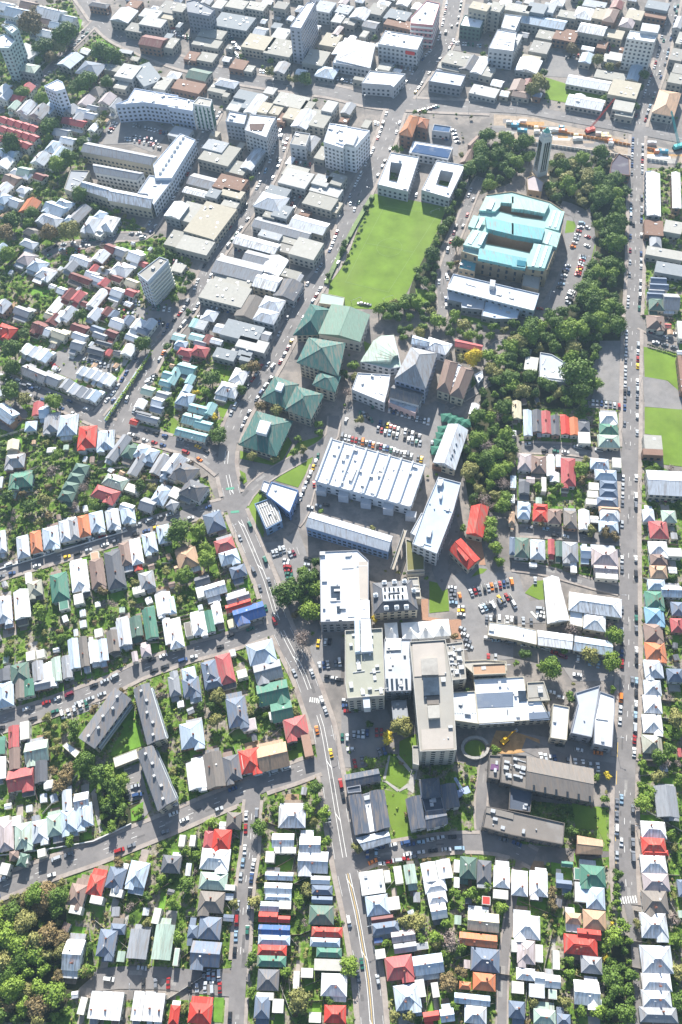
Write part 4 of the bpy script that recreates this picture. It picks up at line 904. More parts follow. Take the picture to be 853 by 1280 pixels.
R((1, 4), "the fork's left houses", 3, "318,695,76,84,ha 258,790,92,104,hr 190,790,46,88,hs 60,797,30,58,fp 113,797,28,56,fd 265,720,38,38,fw 230,848,130,18,fw")
R((0, 3), "the upper terrace's north row", -14, "10,150,42,110,hl 115,177,64,110,hl 180,152,58,110,ho 255,130,84,108,hB 325,97,56,108,hl 370,87,52,108,hg 420,72,60,108,ho 485,50,74,100,hB 565,38,70,98,hl 640,15,72,80,hB")
R((0, 3), "the upper terrace's south row", -14, "20,492,82,130,hl 110,465,80,140,gw 175,385,75,78,hv 298,378,90,140,hn 398,322,90,150,hw 488,310,74,148,hk 575,290,92,190,hd 627,212,58,118,hk 682,200,60,130,hw 750,157,70,100,hB 820,112,66,90,hB 395,440,48,50,fw 735,345,80,88,hg 320,467,48,48,sn 475,222,42,38,st 690,272,40,38,sr 695,395,60,35,fw 140,330,30,50,fw")
R((0, 3), "the middle terrace's north row", -14, "100,808,96,95,hN 190,800,58,100,gg 240,805,44,92,gw 282,792,48,118,gp 335,780,50,110,gg 370,712,54,150,gB 420,702,44,150,ga 470,702,50,110,gw 515,695,50,110,gB 565,650,60,108,ga 620,607,70,130,gl 682,577,60,100,gN 752,560,66,150,gn 820,462,80,110,gw 840,600,42,130,gw 20,820,60,60,gd 730,697,52,56,hc 675,727,30,52,gc 495,610,40,40,fw 205,715,40,40,fd 155,725,45,45,fd")
R((1, 3), "the main road's upper houses", -17, "220,52,98,98,hb 85,235,108,98,ht 272,168,100,66,hs 295,228,100,68,hB 340,300,82,60,hb 225,388,110,62,Gw 340,435,120,42,Gg 342,472,132,42,Gr 395,507,160,76,Gu 160,345,78,48,gd 150,402,40,58,sw 305,557,34,38,fy 45,280,50,30,st")
R((1, 3), "the corner terrace row", -14, "5,470,40,88,hB 25,610,72,150,hw 90,590,34,70,sa 143,560,76,110,hw 197,550,44,108,gn 235,512,50,98,gw")
R((1, 3), "the middle terrace's south row", -15, "455,705,138,108,hB 490,800,140,92,Gg 275,788,80,150,hs 200,802,80,110,hb 95,817,70,72,hB 20,830,42,60,gg 360,815,50,40,fb 310,705,28,30,fl")
R((3, 3), "the cottage street's upper row", 4, "60,12,62,52,hB 143,20,76,62,hr 212,25,70,72,hk 293,40,68,88,ha 362,42,56,98,gw 490,18,100,60,hl 485,77,100,58,hB 415,35,38,30,fw 0,30,30,60,ht")
R((3, 3), "the cottage street's lower row", 4, "4,172,32,90,hb 50,180,76,100,hN 130,190,76,100,hl 198,177,34,76,gs 236,187,34,76,gN 293,200,80,98,hg 370,205,50,58,GB 465,230,135,88,hc 470,292,120,48,Gc 475,322,112,36,fb 311,276,28,48,fw 108,262,36,18,fw")
R((3, 3), "the straight street's right row", 2, "685,20,60,62,hl 787,25,74,62,hp 735,92,96,88,hs 733,185,96,72,hw 735,240,86,60,hk 735,302,86,64,ht 725,367,88,54,hB 715,442,96,88,hn 715,522,98,88,hC 710,607,96,92,hk 720,700,106,90,ho 710,788,96,92,hl 800,400,105,58,GB 830,487,65,70,hb 827,570,64,72,hs 818,820,82,68,hb 815,207,70,42,fw 808,290,38,28,fw")
R((3, 4), "the straight street's villa row", 3, "705,30,88,78,hl 705,112,92,92,hw 705,210,100,94,hw 703,312,102,94,hv 775,600,112,158,gg 710,742,126,88,hw 710,820,126,86,hr 845,350,20,50,hs")
R((3, 2), "the narrow cottage row", 2, "80,410,44,128,gB 127,400,46,110,gd 172,407,48,112,gs 218,422,44,98,gd 267,422,44,90,gr 312,427,44,88,go 362,430,60,58,hd 25,345,48,88,gy 362,487,60,56,fw", fence=True)
R((3, 2), "the corner cottages", 2, "485,385,90,60,hw 485,440,96,54,hn 485,500,110,64,hp")
R((3, 2), "the red cottage row", 4, "65,605,70,84,hc 135,617,76,88,hk 195,625,40,100,gw 283,655,74,140,hs 235,595,24,58,fl 215,682,48,48,gw,3 62,735,55,58,gd 62,835,66,50,hB 145,835,72,40,hr 8,700,26,58,fB 160,720,24,70,fw 225,846,56,18,fk 5,785,18,40,fw 95,690,40,30,fc")
R((3, 2), "the straight street's white row", 4, "440,615,96,55,hB 470,670,112,54,hB 485,720,88,44,hb 485,760,92,44,hb 475,805,112,48,hb 410,730,50,36,fw 405,770,54,32,fw 400,807,60,28,fw 525,612,44,48,fb 490,842,110,26,ht")
R((3, 2), "the museum annexe sheds", 8, "97,117,66,68,fw,4")
R((3, 1), "the right edge cottages", 3, "735,548,80,30,Gb 738,580,95,32,Gb 725,605,80,22,gg 715,628,76,40,Gb 797,655,80,82,Gg 725,668,78,62,hN 720,758,92,68,hk 848,800,36,88,fw 720,357,60,58,hg 785,768,38,26,hs 797,800,34,26,ht")
# hillside houses at the upper left
R((0, 2), "the zigzag townhouse terrace", 22, "145,150,66,62,gg 205,175,66,62,gg 270,195,66,60,gg 335,220,54,60,gg 365,238,40,60,gl 400,255,54,60,gg 435,265,30,60,gg 470,275,52,60,gB", fence=False)
R((0, 2), "the white step terrace", 22, "130,40,40,60,gw 162,52,32,60,gl 194,65,34,60,gw 228,80,40,60,gB 410,150,36,50,gl 445,160,34,52,gl 480,172,36,52,gl 515,185,36,54,gl 550,198,40,56,gw", fence=False)
R((0, 2), "the hillside villa group", -5, "190,340,54,68,gs 225,355,52,62,GB 260,405,80,100,hg 340,420,100,105,hB 437,480,94,112,hr,5 530,495,88,98,hB 30,360,80,98,gB,6,-40 155,425,60,50,hB 75,600,100,70,hg 105,695,120,72,hn 65,520,60,50,gy 255,540,42,22,fw 0,700,22,60,gl 8,250,30,40,hl")
R((0, 2), "the brown pyramid-roofed row", 10, "405,640,72,56,hN 380,685,76,52,hN 355,730,76,52,hN 335,775,76,56,hN", fence=False)
R((0, 2), "the cross street's south row", 18, "595,535,52,150,gg,4,22 650,555,60,70,hN 705,555,60,70,hB 755,570,64,72,hB 690,620,52,120,gg 800,620,56,110,gg 840,650,40,90,hl 575,705,110,64,hp,4 530,765,125,70,hs,4 665,740,66,40,fw 805,775,72,92,hB 740,820,72,70,gg 635,835,64,50,gw 560,840,50,30,gw")
R((0, 2), "the red-trimmed townhouses", 15, "390,20,60,54,gg 480,50,80,36,gd 540,50,34,40,gs 585,50,40,34,gd 645,45,56,60,gw 640,25,24,34,sr 520,10,80,20,gd 740,250,60,44,gp 815,270,60,40,gg 705,315,50,50,gw 790,305,54,50,gw 785,340,60,40,gb 715,370,80,36,gd 740,385,110,36,Gg 670,400,36,30,sr 840,170,50,40,Gq 830,210,60,34,Gq")
R((1, 2), "the green villa cluster", 14, "80,140,90,56,Gq 20,175,48,95,gq 100,192,40,50,gq 85,238,42,40,gB 75,290,80,70,hB 140,340,95,46,Gq 108,392,92,58,Gq 165,420,84,48,Gq 105,467,158,46,Gq 200,340,50,62,gq 345,175,76,80,hw 290,243,106,74,hw 75,55,72,40,hs 150,50,80,56,hs 55,12,60,36,hB 150,10,60,30,gg")
R((1, 2), "the dark hip roofs", 24, "20,620,80,110,gl,5 65,655,120,96,hd,5 118,745,112,92,hd,5 25,762,50,56,fB 10,820,50,50,hg")
R((0, 1), "the curved street's villas", 20, "280,190,100,70,GB,6 320,170,80,60,hB,6 250,245,110,60,hl,6 350,250,60,60,hB 400,215,60,100,gg 150,180,74,80,go,5,10 460,270,74,92,hl,5,10 500,225,48,60,hB,5 545,265,78,86,hw,5,10 495,315,46,36,fw 160,305,74,46,ha 145,365,76,46,hl 130,440,66,66,hc 190,475,78,72,hB 230,515,80,66,hw 190,545,44,28,fw 260,572,34,30,gw 5,385,36,50,gB,5 10,100,60,90,gw,6 20,140,50,60,hB,6 75,160,60,56,gl 60,45,70,60,gk,5 115,95,50,40,hw 105,15,100,40,hw 200,30,50,40,gm 10,680,60,72,gl,6 115,705,80,50,gg 30,800,90,66,hr,5")
R((0, 1), "the upper cream townhouses", 20, "405,450,96,48,gw 505,430,62,66,gw 555,390,56,50,gm 600,405,60,48,gg 680,430,66,62,gw 715,460,40,36,gs 610,495,90,68,hw 470,490,34,46,gs 525,500,54,40,gg 355,480,50,56,gg 405,540,110,40,gm 460,520,60,40,gw 485,540,60,36,gw 585,540,50,34,gm 520,560,44,46,gs 545,600,50,34,gm 345,620,46,66,gm 390,630,46,62,gs 425,660,44,34,gm 490,640,50,110,gw 590,610,60,50,gw 655,610,50,40,gs 275,685,48,66,gw 300,730,40,66,gw 340,715,56,76,gl 250,725,50,40,gy 270,745,56,60,gm 475,720,56,66,gl 535,705,40,48,gm 570,720,40,44,gb 590,765,66,60,gw 640,750,44,50,gb 630,730,40,30,gm 200,785,66,66,gm 230,800,60,56,gw 400,790,80,50,gm 490,795,66,36,gb 560,815,56,40,gm 690,770,50,60,gw 720,800,60,40,gb 500,825,66,36,gg 400,830,70,44,gl 660,835,60,36,gl 300,820,70,50,gy 310,600,40,40,gw 290,640,30,40,gw 640,660,40,30,gw 660,560,60,40,gy 750,770,50,60,gl", fence=False)
R((0, 0), "the top left hillside houses", 12, "85,60,100,60,gB,8 30,30,60,50,gw,6 140,25,70,50,gk,6 215,50,60,50,gw,8 265,70,80,70,gw,8 335,90,60,40,gl,8 220,100,60,36,gk,6 270,120,50,40,gB,6 225,160,80,44,gw,6 180,140,60,30,hg,6 130,430,56,56,gs,6 90,475,50,44,gs,6 30,460,50,60,gl,7 130,520,60,70,gl,7 195,540,70,70,gg,8 240,520,50,70,gB,7 15,430,40,50,gw,7 70,510,40,50,gp,6 360,590,110,40,gs,6 300,640,70,46,gg,6 330,680,70,40,gw,6 260,710,60,70,hB,6 290,740,56,60,gB,6 200,770,70,66,gl,6 40,740,80,50,gB,6 25,790,60,60,gw,6 120,830,60,50,gp,5 420,490,60,56,gc,6 470,440,60,56,ha,6 380,570,50,46,gg,6 440,560,50,40,gl,6 460,610,36,60,gw,6 520,480,60,60,gc,6 400,540,50,40,gw,6 450,520,50,30,gg,6 345,530,50,50,gg,6 560,500,30,60,gg,8", fence=False)
for k in range(3):
    R((0, 0), f"the {('upper', 'middle', 'lower')[k]} red-tiled terrace", 24, ' '.join(f"{x},{y},38,40,gs,6" for x, y in [(20+j*36, 580+k*34+j*10+(k*12)) for j in range(5 if k < 2 else 4)]), fence=False)
# ---------------------------------------------------------------- big buildings, one by one
WH = (.46, .47, .49); CR = (.42, .385, .31); ST = (.36, .28, .19); GY = (.26, .27, .30); BR = (.22, .13, .10); DK = (.13, .115, .105); SL = (.085, .10, .13); BLU = (.16, .24, .42); CO = (.42, .40, .36)
def ridges(r, O, quad, z, n, wd=.5, ht=.6, m=None, name='roof_rib', along=0, zz=None):
    """raised ribs across a roof quad, each a part"""
    Q = [Vector((*p[:2], 0)) for p in quad]
    if along: Q = Q[1:]+Q[:1]
    for i in range(n):
        t = (i+.5)/n; a = Q[0].lerp(Q[1], t); b = Q[3].lerp(Q[2], t); d = (b-a).normalized(); nn = Vector((-d.y, d.x, 0))*wd/2
        a2, b2 = a+d*.5, b-d*.5; mb = MB(); mb.prism([((a2-nn).x, (a2-nn).y), ((a2+nn).x, (a2+nn).y), ((b2+nn).x, (b2+nn).y), ((b2-nn).x, (b2-nn).y)][::-1], z, z+ht); add_part(r, O, name, mb, m or M_trim)
def box_on(r, O, tile, s, z, h, name, m=None, color=None, sty=None):
    pts = [(p.x, p.y) for p in PP(tile, s, z+h)]; mb = MB(); mb.prism(pts, z-.1, z+h); return add_part(r, O, name, mb, m or M_wall, color or (WH if m is None else None))
# --- the factory with the white ribbed roof
r, O, p = B(N_, '415,549 531,582 513,634 395,602', 9, 'factory', 'long white factory hall with eight ribbed roof bays south of the car rows', 'factory', 'w', (.62, .62, .62), step=5)
for i in range(9):
    t = i/8; a = P(415+(531-415)*t, 549+33*t, 9); b = P(395+(513-395)*t, 602+32*t, 9); mb = MB(); d = (b-a).normalized(); n = Vector((-d.y, d.x, 0))*.5
    mb.prism([((a-n).x, (a-n).y), ((a+n).x, (a+n).y), ((b+n).x, (b+n).y), ((b-n).x, (b-n).y)][::-1], 8.9, 10.6); add_part(r, O, 'roof_rib', mb, M_wall, (.50, .54, .60))
for s in ('2,2|185,660 215,665 205,680 180,675', '2,2|60,640 75,645 50,700 35,695', '2,2|100,700 125,708 118,730 95,722', '2,2|195,600 215,605 205,655 190,650', '2,2|0,570 20,575 15,600 0,595'):
    box_on(r, O, (2, 2), s.split('|')[1], 9, 1.4, 'plant_housing', M_metal)
for t in range(5): mb = MB(); q = P(402+t*28, 612+t*8, 4); mb.box(q.x, q.y, 0, 6, 4, 5.5+t % 2*1.5, -.27); add_part(r, O, 'loading_annexe', mb, M_wall, WH)
# --- white roofed library block and its neighbours
r, O, p = B(N_, '400,690 447,688 461,701 461,776 401,778', 13, 'campus_block', 'large flat white roofed campus block with a blue sunken light well', 'campus building', 'w', GY, gearn=18)
box_on(r, O, (1, 3), '795,365 853,365 853,450 800,450', 13, .5, 'light_well_rim', M_wall, WH); box_on(r, O, (1, 3), '803,375 850,375 850,442 806,442', 13.1, .6, 'light_well', M_glass)
box_on(r, O, (1, 3), '832,475 853,475 853,505 834,505', 13, .7, 'skylight', M_glass)
box_on(r, O, (2, 3), '85,250 130,250 135,445 90,440', 13, .35, 'roof_terrace', M_flat, (.46, .41, .36)); box_on(r, O, (2, 3), '90,445 140,445 142,535 95,535', 13, .7, 'roof_block', M_flat, ROOFC['w'])
r, O, p = B(N_, '390,641 490,671 485,689 383,658', 10, 'shed_roofed_wing', 'long narrow white pitched wing slanting above the flat white block', 'campus building', 'l', (.2, .3, .5), style='gable', step=3, rise=2)
r, O, p = B((2, 3), '485,-170 598,-140 560,0 478,215 355,165 420,-20', 14, 'campus_slab', 'long pale blue-grey roofed slab block with white vents, north of the red roofs', 'campus building', 'B', (.45, .47, .5), gearn=6)
box_on(r, O, (2, 3), '430,80 455,85 445,130 425,125', 14, 2, 'vent_housing', M_metal); box_on(r, O, (2, 2), '495,755 505,758 500,790 490,785', 14, 2, 'vent_housing', M_metal); box_on(r, O, (2, 2), '485,690 512,695 500,725 480,720', 14, 2.5, 'lift_housing', M_metal)
r, O, p = B((2, 3), '345,110 400,10 420,15 370,125', 9, 'side_wing', 'narrow pale side wing along the blue-grey slab block', 'campus building', 'l', WH, gearn=0)
# gable of the long workshop and green tents
r, O, p = B((2, 2), '535,420 632,450 568,645 462,608', 7, 'workshop', 'long white gabled workshop beside the green canopies, with small roof lights', 'workshop', 'l', CR, 'gable', rise=3.2)
for x, y in ((550, 505), (540, 530), (575, 520), (565, 550), (555, 575), (548, 590), (590, 470)): q = P(*TP((2, 2), x, y), 9.2); mb = MB(); mb.box(q.x, q.y, 8.6, 1, 1.6, .9, .2); add_part(r, O, 'roof_light', mb, M_glass)
r, O, p = B((2, 2), '455,620 480,600 500,640 470,632', 4, 'timber_shed', 'small brown shed at the near end of the white workshop', 'shed', 'k', BR, windows=False, gearn=0)
M_green = mat('green_canvas', (.03, .13, .09), rough=.8, noise=.2, nscale=1)
for i, (x, y) in enumerate(((528, 382), (558, 392), (588, 402), (618, 412), (512, 445), (503, 475), (492, 508), (478, 545))):
    q = P(*TP((2, 2), x, y), 2.5); mb = MB(); W = 3.6; mb.add([(q.x-W, q.y-W*.9, 2.2), (q.x+W, q.y-W*.9, 2.2), (q.x+W, q.y+W*.9, 2.2), (q.x-W, q.y+W*.9, 2.2), (q.x, q.y, 3.7)], [(0, 1, 4), (1, 2, 4), (2, 3, 4), (3, 0, 4), (3, 2, 1, 0)])
    root = empty('canvas_canopy', (q.x, q.y, 0)); tag(root, f'green canvas canopy, {ordn(i)} of the string bending round the white workshop', 'canopy', 'green canopies by the workshop'); shift(mb, (q.x, q.y, 0)).build('canopy', [M_green], root)
    pm = MB(); 
    for sx in (-1, 1):
        for sy in (-1, 1): pm.box(sx*W*.9, sy*W*.8, 0, .12, .12, 2.2)
    pm.build('posts', [M_metal], root)
# theatre fan, halls
c0 = P(*TP((2, 2), 305, 118), 8); 
fan = [TP((2, 2), *q) for q in ((95, 100), (125, 62), (152, 15), (195, -30), (250, -30), (275, 20), (283, 60), (285, 115))]
r, O, p = B((2, 2), '95,105 130,50 160,0 200,-25 262,-28 285,60 300,130 240,140', 7, 'lecture_theatre', 'fan-shaped pale green roofed lecture theatre above the white block', 'lecture theatre', 'p', WH, gearn=0, parapet=.1)
hub = P(*TP((2, 2), 290, 112), 9)
ring = [P(*TP((2, 2), x, y), 7.2) for x, y in ((95, 105), (112, 76), (130, 50), (145, 25), (160, 0), (200, -25), (262, -28), (275, 20), (285, 60))]
for i in range(len(ring)-1):
    a, b = ring[i], ring[i+1]; mb = MB(); k = .22; a1, b1 = a.lerp(hub, 1-k), b.lerp(hub, 1-k)
    mb.add([(a.x, a.y, 7.2), (b.x, b.y, 7.6), (b1.x, b1.y, 10.4), (a1.x, a1.y, 9.9), (a.x, a.y, 6.9), (b.x, b.y, 6.9), (b1.x, b1.y, 6.9), (a1.x, a1.y, 6.9)], [(0, 1, 2, 3), (7, 6, 5, 4), (0, 4, 5, 1), (1, 5, 6, 2), (2, 6, 7, 3), (3, 7, 4, 0)])
    add_part(r, O, 'roof_segment', mb, [M_roof], ROOFC['p'] if i < 6 else ROOFC['l'])
r, O, p = B((2, 2), '82,162 245,172 235,235 215,312 52,245', 9, 'white_studio_block', 'flat white block with a clipped corner below the fan-shaped theatre', 'campus building', 'w', WH)
r, O, p = B((2, 2), '350,35 478,65 420,238 268,192', 15, 'great_hall', 'tall dark grey hipped great hall with blue-lit sides on campus', 'hall', 'g', (.3, .34, .45), 'hip', rise=7, step=3)  # blue light on the sides is put into the wall colour
r, O, p = B((2, 2), '262,225 408,262 385,320 240,280', 9, 'stucco_wing', 'dark roofed stucco front wing of the grey great hall', 'hall wing', 'd', WH, 'gable', rise=3)
r, O, p = B((2, 2), '245,275 385,325 370,365 235,310', 6, 'hall_porch', 'pale stone porch block below the great hall with cars in front', 'porch', 'l', (.55, .4, .38), gearn=2)
r, O, p = B((2, 2), '520,95 580,115 540,265 480,245', 8, 'brown_hall', 'brown hipped hall, left one of a pair joined by a white gutter', 'hall', 'k', CR, 'hip', rise=4)
r, O, p = B((2, 2), '600,130 662,152 608,290 545,272', 8, 'brown_hall', 'brown hipped hall, right one of a pair joined by a white gutter', 'hall', 'k', CR, 'hip', rise=4)
r, O, p = B((2, 2), '583,118 602,126 560,235 540,228', 7.4, 'link_roof', 'narrow white link roof with ducts between the two brown halls', 'link building', 'w', WH, gearn=6, windows=False)
r, O, p = B((2, 2), '360,-25 440,0 430,28 352,15', 8, 'pale_annexe', 'pale blue gabled annexe right behind the great hall', 'annexe', 'B', WH, 'gable')
r, O, p = B((2, 2), '440,-15 555,20 520,70 425,40', 7, 'pale_annexe', 'white annexe with small gable north-east of the great hall', 'annexe', 'w', WH, 'hip')
r, O, p = B((2, 2), '572,-5 705,25 698,52 570,28', 5, 'long_red_shed', 'long low red-roofed shed below the park trees', 'shed', 's', CR, 'gable')
r, O, p = B((2, 2), '655,315 690,325 665,375 640,365', 3.5, 'white_cabin', 'small white cabin on the wooded bank beside the workshop', 'cabin', 'w', WH, 'gable')
r, O, p = B((2, 2), '665,170 705,150 710,185 685,215', 3.5, 'white_cabin', 'small white hut right of the pair of brown halls', 'cabin', 'w', WH, gearn=2)
# red roofs
r, O, p = B((2, 3), '652,-22 735,-18 705,130 628,112', 6, 'red_hall', 'bright red gabled hall, the tall narrow one beside the trees', 'hall', 'r', CR, 'gable', rise=3)
r, O, p = B((2, 3), '598,140 690,240 635,290 542,195', 6, 'red_hall', 'bright red roofed hall set diagonally above the car park', 'hall', 'r', CR, 'gable', rise=2.6, ax=0)
box_on(r, O, (2, 3), '590,175 640,235 625,250 578,190', 6.6, 2, 'roof_monitor', M_roof, ROOFC['r'])
# old hotel with mansard, tents
r, O, p = B((2, 3), '160,365 350,350 380,490 165,508', 11, 'mansard_block', 'old dark mansard-roofed building with a flat white top and dormers', 'campus building', 'd', CR, 'hip', rise=4, ov=.5)
tp = [(q.x, q.y) for q in PP((2, 3), '205,385 325,375 335,440 210,448', 15)]; mb = MB(); mb.prism(tp, 11.5, 15); add_part(r, O, 'flat_roof_top', mb, M_flat, ROOFC['w'])
g_ = MB()
for i in range(10): q = P(*TP((2, 3), 218+(i % 5)*22, 392+(i//5)*36), 15); g_.box(q.x, q.y, 15, 1, 1.8, .5)
add_part(r, O, 'roof_hatches', g_, M_carglass, stuff=True)
for x, y in ((225, 487), (277, 485), (325, 482), (215, 362), (265, 358), (315, 355), (362, 400), (172, 425)): q = P(*TP((2, 3), x, y), 12); mb = MB(); mb.box(q.x, q.y, 11, 2.4, 2.2, 2.6); mb.cyl(q.x, q.y, 13.5, 14.6, 1.4, .1, 6); add_part(r, O, 'dormer', mb, M_wall, (.55, .58, .6))
M_tent = mat('white_tent_canvas', (.82, .82, .80), rough=.7, noise=.05, nscale=1)
for i, (x, y, wd) in enumerate(((250, 598, 66), (342, 596, 80), (420, 592, 80), (500, 582, 84))):
    c, hd, W, D = geom_from_px(*TP((2, 3), x, y), wd/4, 84/4, -4, 5); root = empty('white_marquee', (c.x, c.y, 0), hd); tag(root, f'white pyramid-topped marquee, {ordn(i)} from left in the row below the mansard building', 'marquee', 'white marquees in a row')
    mb = MB(); w2, d2 = W/2, D/2; mb.add([(-w2, -d2, 4.5), (w2, -d2, 4.5), (w2, d2, 4.5), (-w2, d2, 4.5), (-w2*.3, -d2*.3, 6), (w2*.3, -d2*.3, 6), (w2*.3, d2*.3, 6), (-w2*.3, d2*.3, 6), (0, 0, 8.2)], [(3, 2, 1, 0), (0, 1, 5, 4), (1, 2, 6, 5), (2, 3, 7, 6), (3, 0, 4, 7), (4, 5, 8), (5, 6, 8), (6, 7, 8), (7, 4, 8)]); mb.build('canopy', [M_tent], root)
    mb = MB(); mb.box(0, 0, 0, W*.94, D*.94, 4.5); mb.build('side_wall', [M_wall], root, (.55, .57, .6)); raster([(c.x-w2, c.y-d2), (c.x+w2, c.y-d2), (c.x+w2, c.y+d2), (c.x-w2, c.y+d2)], 2)
# main tower block
r, O, p = B(N_, '512,803 557,800 566,852 571,938 525,940 517,852', 24, 'main_campus_tower', 'tallest campus block, long tan roof with a sunken square court at its top', 'campus tower', 'e', CO, gearn=6, storey=3.4, parapet=1)
box_on(r, O, (2, 3), '355,665 512,655 525,820 365,828', 24, .4, 'roof_panel', M_flat, (.40, .36, .32)); box_on(r, O, (2, 3), '398,738 480,733 487,818 402,820', 24.2, 1.2, 'plant_court', M_conc); box_on(r, O, (2, 4), '400,240 558,235 562,335 405,342', 24, .5, 'roof_panel', M_flat, (.40, .36, .32))
box_on(r, O, (2, 4), '408,-20 488,-20 492,65 412,70', 24, 2.2, 'glazed_lantern', M_glass); box_on(r, O, (2, 4), '425,68 488,65 490,112 430,115', 24, .9, 'roof_well', M_wall, ROOFC['a']); box_on(r, O, (2, 4), '430,120 490,116 493,180 436,184', 24, 2.6, 'lift_motor_room', M_wall, CO)
mb = MB()
for i in range(30):
    t = i/30; q = P(525.5+1.5*t-6*t*0, 852+86*t, 20); 
    for z in (4, 8, 12, 16, 20): pass
r, O, p = B((2, 3), '18,600 205,588 217,853 215,925 30,940 18,853', 20, 'west_campus_block', 'olive grey roofed campus block left of the tall tower, covered in vents', 'campus building', 'v', CO, gearn=26, parapet=1)
box_on(r, O, (2, 3), '65,520 90,520 95,700 68,705', 20, 3.5, 'service_spine', M_flat, ROOFC['B']); box_on(r, O, (2, 3), '95,540 145,538 158,700 100,705', 20, 2.5, 'penthouse', M_flat, ROOFC['l']); box_on(r, O, (2, 4), '105,65 140,65 145,130 112,132', 14, 6.3, 'stair_tower', M_wall, ROOFC['l'])
r, O, p = B((2, 3), '215,640 350,640 350,800 350,900 218,905 210,720', 12, 'link_courtyard', 'pale glass roofed link building squeezed between the two big campus blocks', 'campus building', 'l', GY, gearn=8)
ridges(r, O, [(q.x, q.y) for q in PP((2, 3), '218,640 305,640 302,695 220,700', 12)], 12, 5, 1.4, .9, M_trim, 'skylight_strip', 1)
for i in range(5): box_on(r, O, (2, 4), f'{222+i*24},-15 {234+i*24},-15 {238+i*24},55 {226+i*24},58', 12, .5, 'glass_roof_panel', M_glass)
r, O, p = B((2, 3), '522,665 608,655 625,840 535,850', 14, 'plant_building', 'narrow roof crowded with grey machinery right of the tall tower', 'campus building', 'e', CO, gearn=34)
r, O, p = B((2, 3), '210,1 232,1 232,2 210,2', 1, 'x', 'x', 'x') if False else (None, None, None)
# east campus white roofs
r, O, p = B(N_, '562,866 594,864 598,905 569,901', 10, 'ribbed_hall', 'white ribbed hall right of the tall tower with a clipped lower end', 'campus building', 'l', CR, gearn=2)
ridges(r, O, [(q.x, q.y) for q in PP(N_, '565,874 593,872 596,893 568,893', 10)], 10, 9, .4, .3, M_metal, 'roof_rib', 0)
r, O, p = B(N_, '592,849 655,846 659,873 675,872 688,899 598,905 594,864', 7, 'white_studio', 'wide white and blue-grey stepped studio roof dotted with small vents', 'campus building', 'w', CR, gearn=10)
box_on(r, O, (2, 4), '672,60 860,50 862,125 678,132', 7, .5, 'lower_roof', M_flat, ROOFC['b']); box_on(r, O, (2, 4), '680,135 862,128 865,205 690,215', 7, .4, 'lower_roof', M_flat, ROOFC['l']); box_on(r, O, (3, 4), '30,45 72,45 76,95 35,98', 7, .6, 'open_light_well', M_glass); box_on(r, O, (3, 4), '85,155 190,150 192,190 88,195', 7, .6, 'blue_roof_strip', M_flat, ROOFC['b'])
r, O, p = B((3, 4), '75,5 160,0 190,95 80,100', 7.6, 'square_studio', 'square cream roofed studio at the right end of the stepped white studio', 'campus building', 'e', CR, gearn=2)
r, O, p = B((2, 3), '590,752 720,745 825,752 830,800 660,815', 8, 'long_stone_wing', 'low tan stone wing above the white studio roofs', 'campus building', 'e', CR, gearn=3)
r, O, p = B((2, 3), '655,768 820,760 825,815 660,822', 9, 'flat_shed', 'pinkish flat shed roof along the campus drive', 'shed', 't', CR, gearn=0)
r, O, p = B((3, 4), '205,112 288,128 275,295 192,282', 8, 'white_shed', 'plain white shed roof between the studio and the curved white centre', 'campus building', 'w', CR, gearn=1)
r, O, p = B((3, 4), '318,58 440,20 435,60 400,280 295,258 330,110', 9, 'curved_centre', 'pale grey roof with a curved white top, left part of the newest centre', 'campus building', 'l', GY, gearn=1)
r, O, p = B((3, 4), '440,50 512,75 515,130 502,332 410,312 412,180', 9.6, 'new_centre', 'bright white roofed right part of the newest centre beside the straight street', 'campus building', 'w', GY, gearn=3)
r, O, p = B((3, 4), '0,365 75,372 72,540 0,520', 9, 'dark_block', 'dark grey roof with a row of vents joined to the brown slab', 'campus building', 'a', DK, gearn=12)
r, O, p = B((3, 4), '78,378 405,440 400,600 75,535', 10, 'brown_slab', 'long brown-grey gabled slab block by the loading yard, upper of two', 'campus building', 'a', DK, 'gable', rise=2)
for i in range(6): q = P(*TP((3, 4), 110+i*56, 535+i*11), 10.6); mb = MB(); mb.box(q.x, q.y, 9.8, 1.0, 3, 1.4, -.2); add_part(r, O, 'roof_vent', mb, M_carglass)
r, O, p = B((2, 4), '740,368 800,372 790,492 733,482', 8, 'left_dark_block', 'dark grey block with a purple patch left of the brown slab', 'campus building', 'a', DK, gearn=2)
box_on(r, O, (2, 4), '750,412 788,414 786,442 745,440', 8, .4, 'purple_roof_patch', M_flat, (.16, .08, .17)); 
r, O, p = B((2, 4), '802,362 862,365 862,520 795,505', 8, 'grey_middle_block', 'flat grey block between the dark block and the brown slab', 'campus building', 'a', DK, gearn=4)
r, O, p = B(N_, '608,1008 640,1014 706,1029 704,1056 640,1044 603,1034', 8, 'brown_slab', 'long brown-grey slab block above the street, lower of two', 'campus building', 'a', DK, gearn=6)
box_on(r, O, (2, 4), '722,623 862,660 860,690 720,655', 8, .5, 'roof_ridge_panel', M_flat, (.21, .19, .17))
r, O, p = B((3, 4), '330,775 450,797 448,862 328,858', 6, 'pink_roofed_block', 'small pinkish gable roofed block right of the long brown slab', 'campus building', 't', BR, 'gable')
r, O, p = B((2, 4), '20,470 182,440 195,492 28,527', 6, 'south_studio', 'slate roofed studio, the upper slanting bar beside the main road', 'campus building', SL, GY, 'gable', ax=0)
r, O, p = B((2, 4), '28,530 95,518 100,552 32,560', 6.4, 'south_studio', 'tiny slate roofed link below the slanting bar', 'campus building', SL, GY, gearn=0)
r, O, p = B((2, 4), '38,575 106,568 137,755 70,765', 7, 'long_studio', 'dark slate roofed long studio with skylights, left of its pair', 'campus building', SL, GY, 'gable')
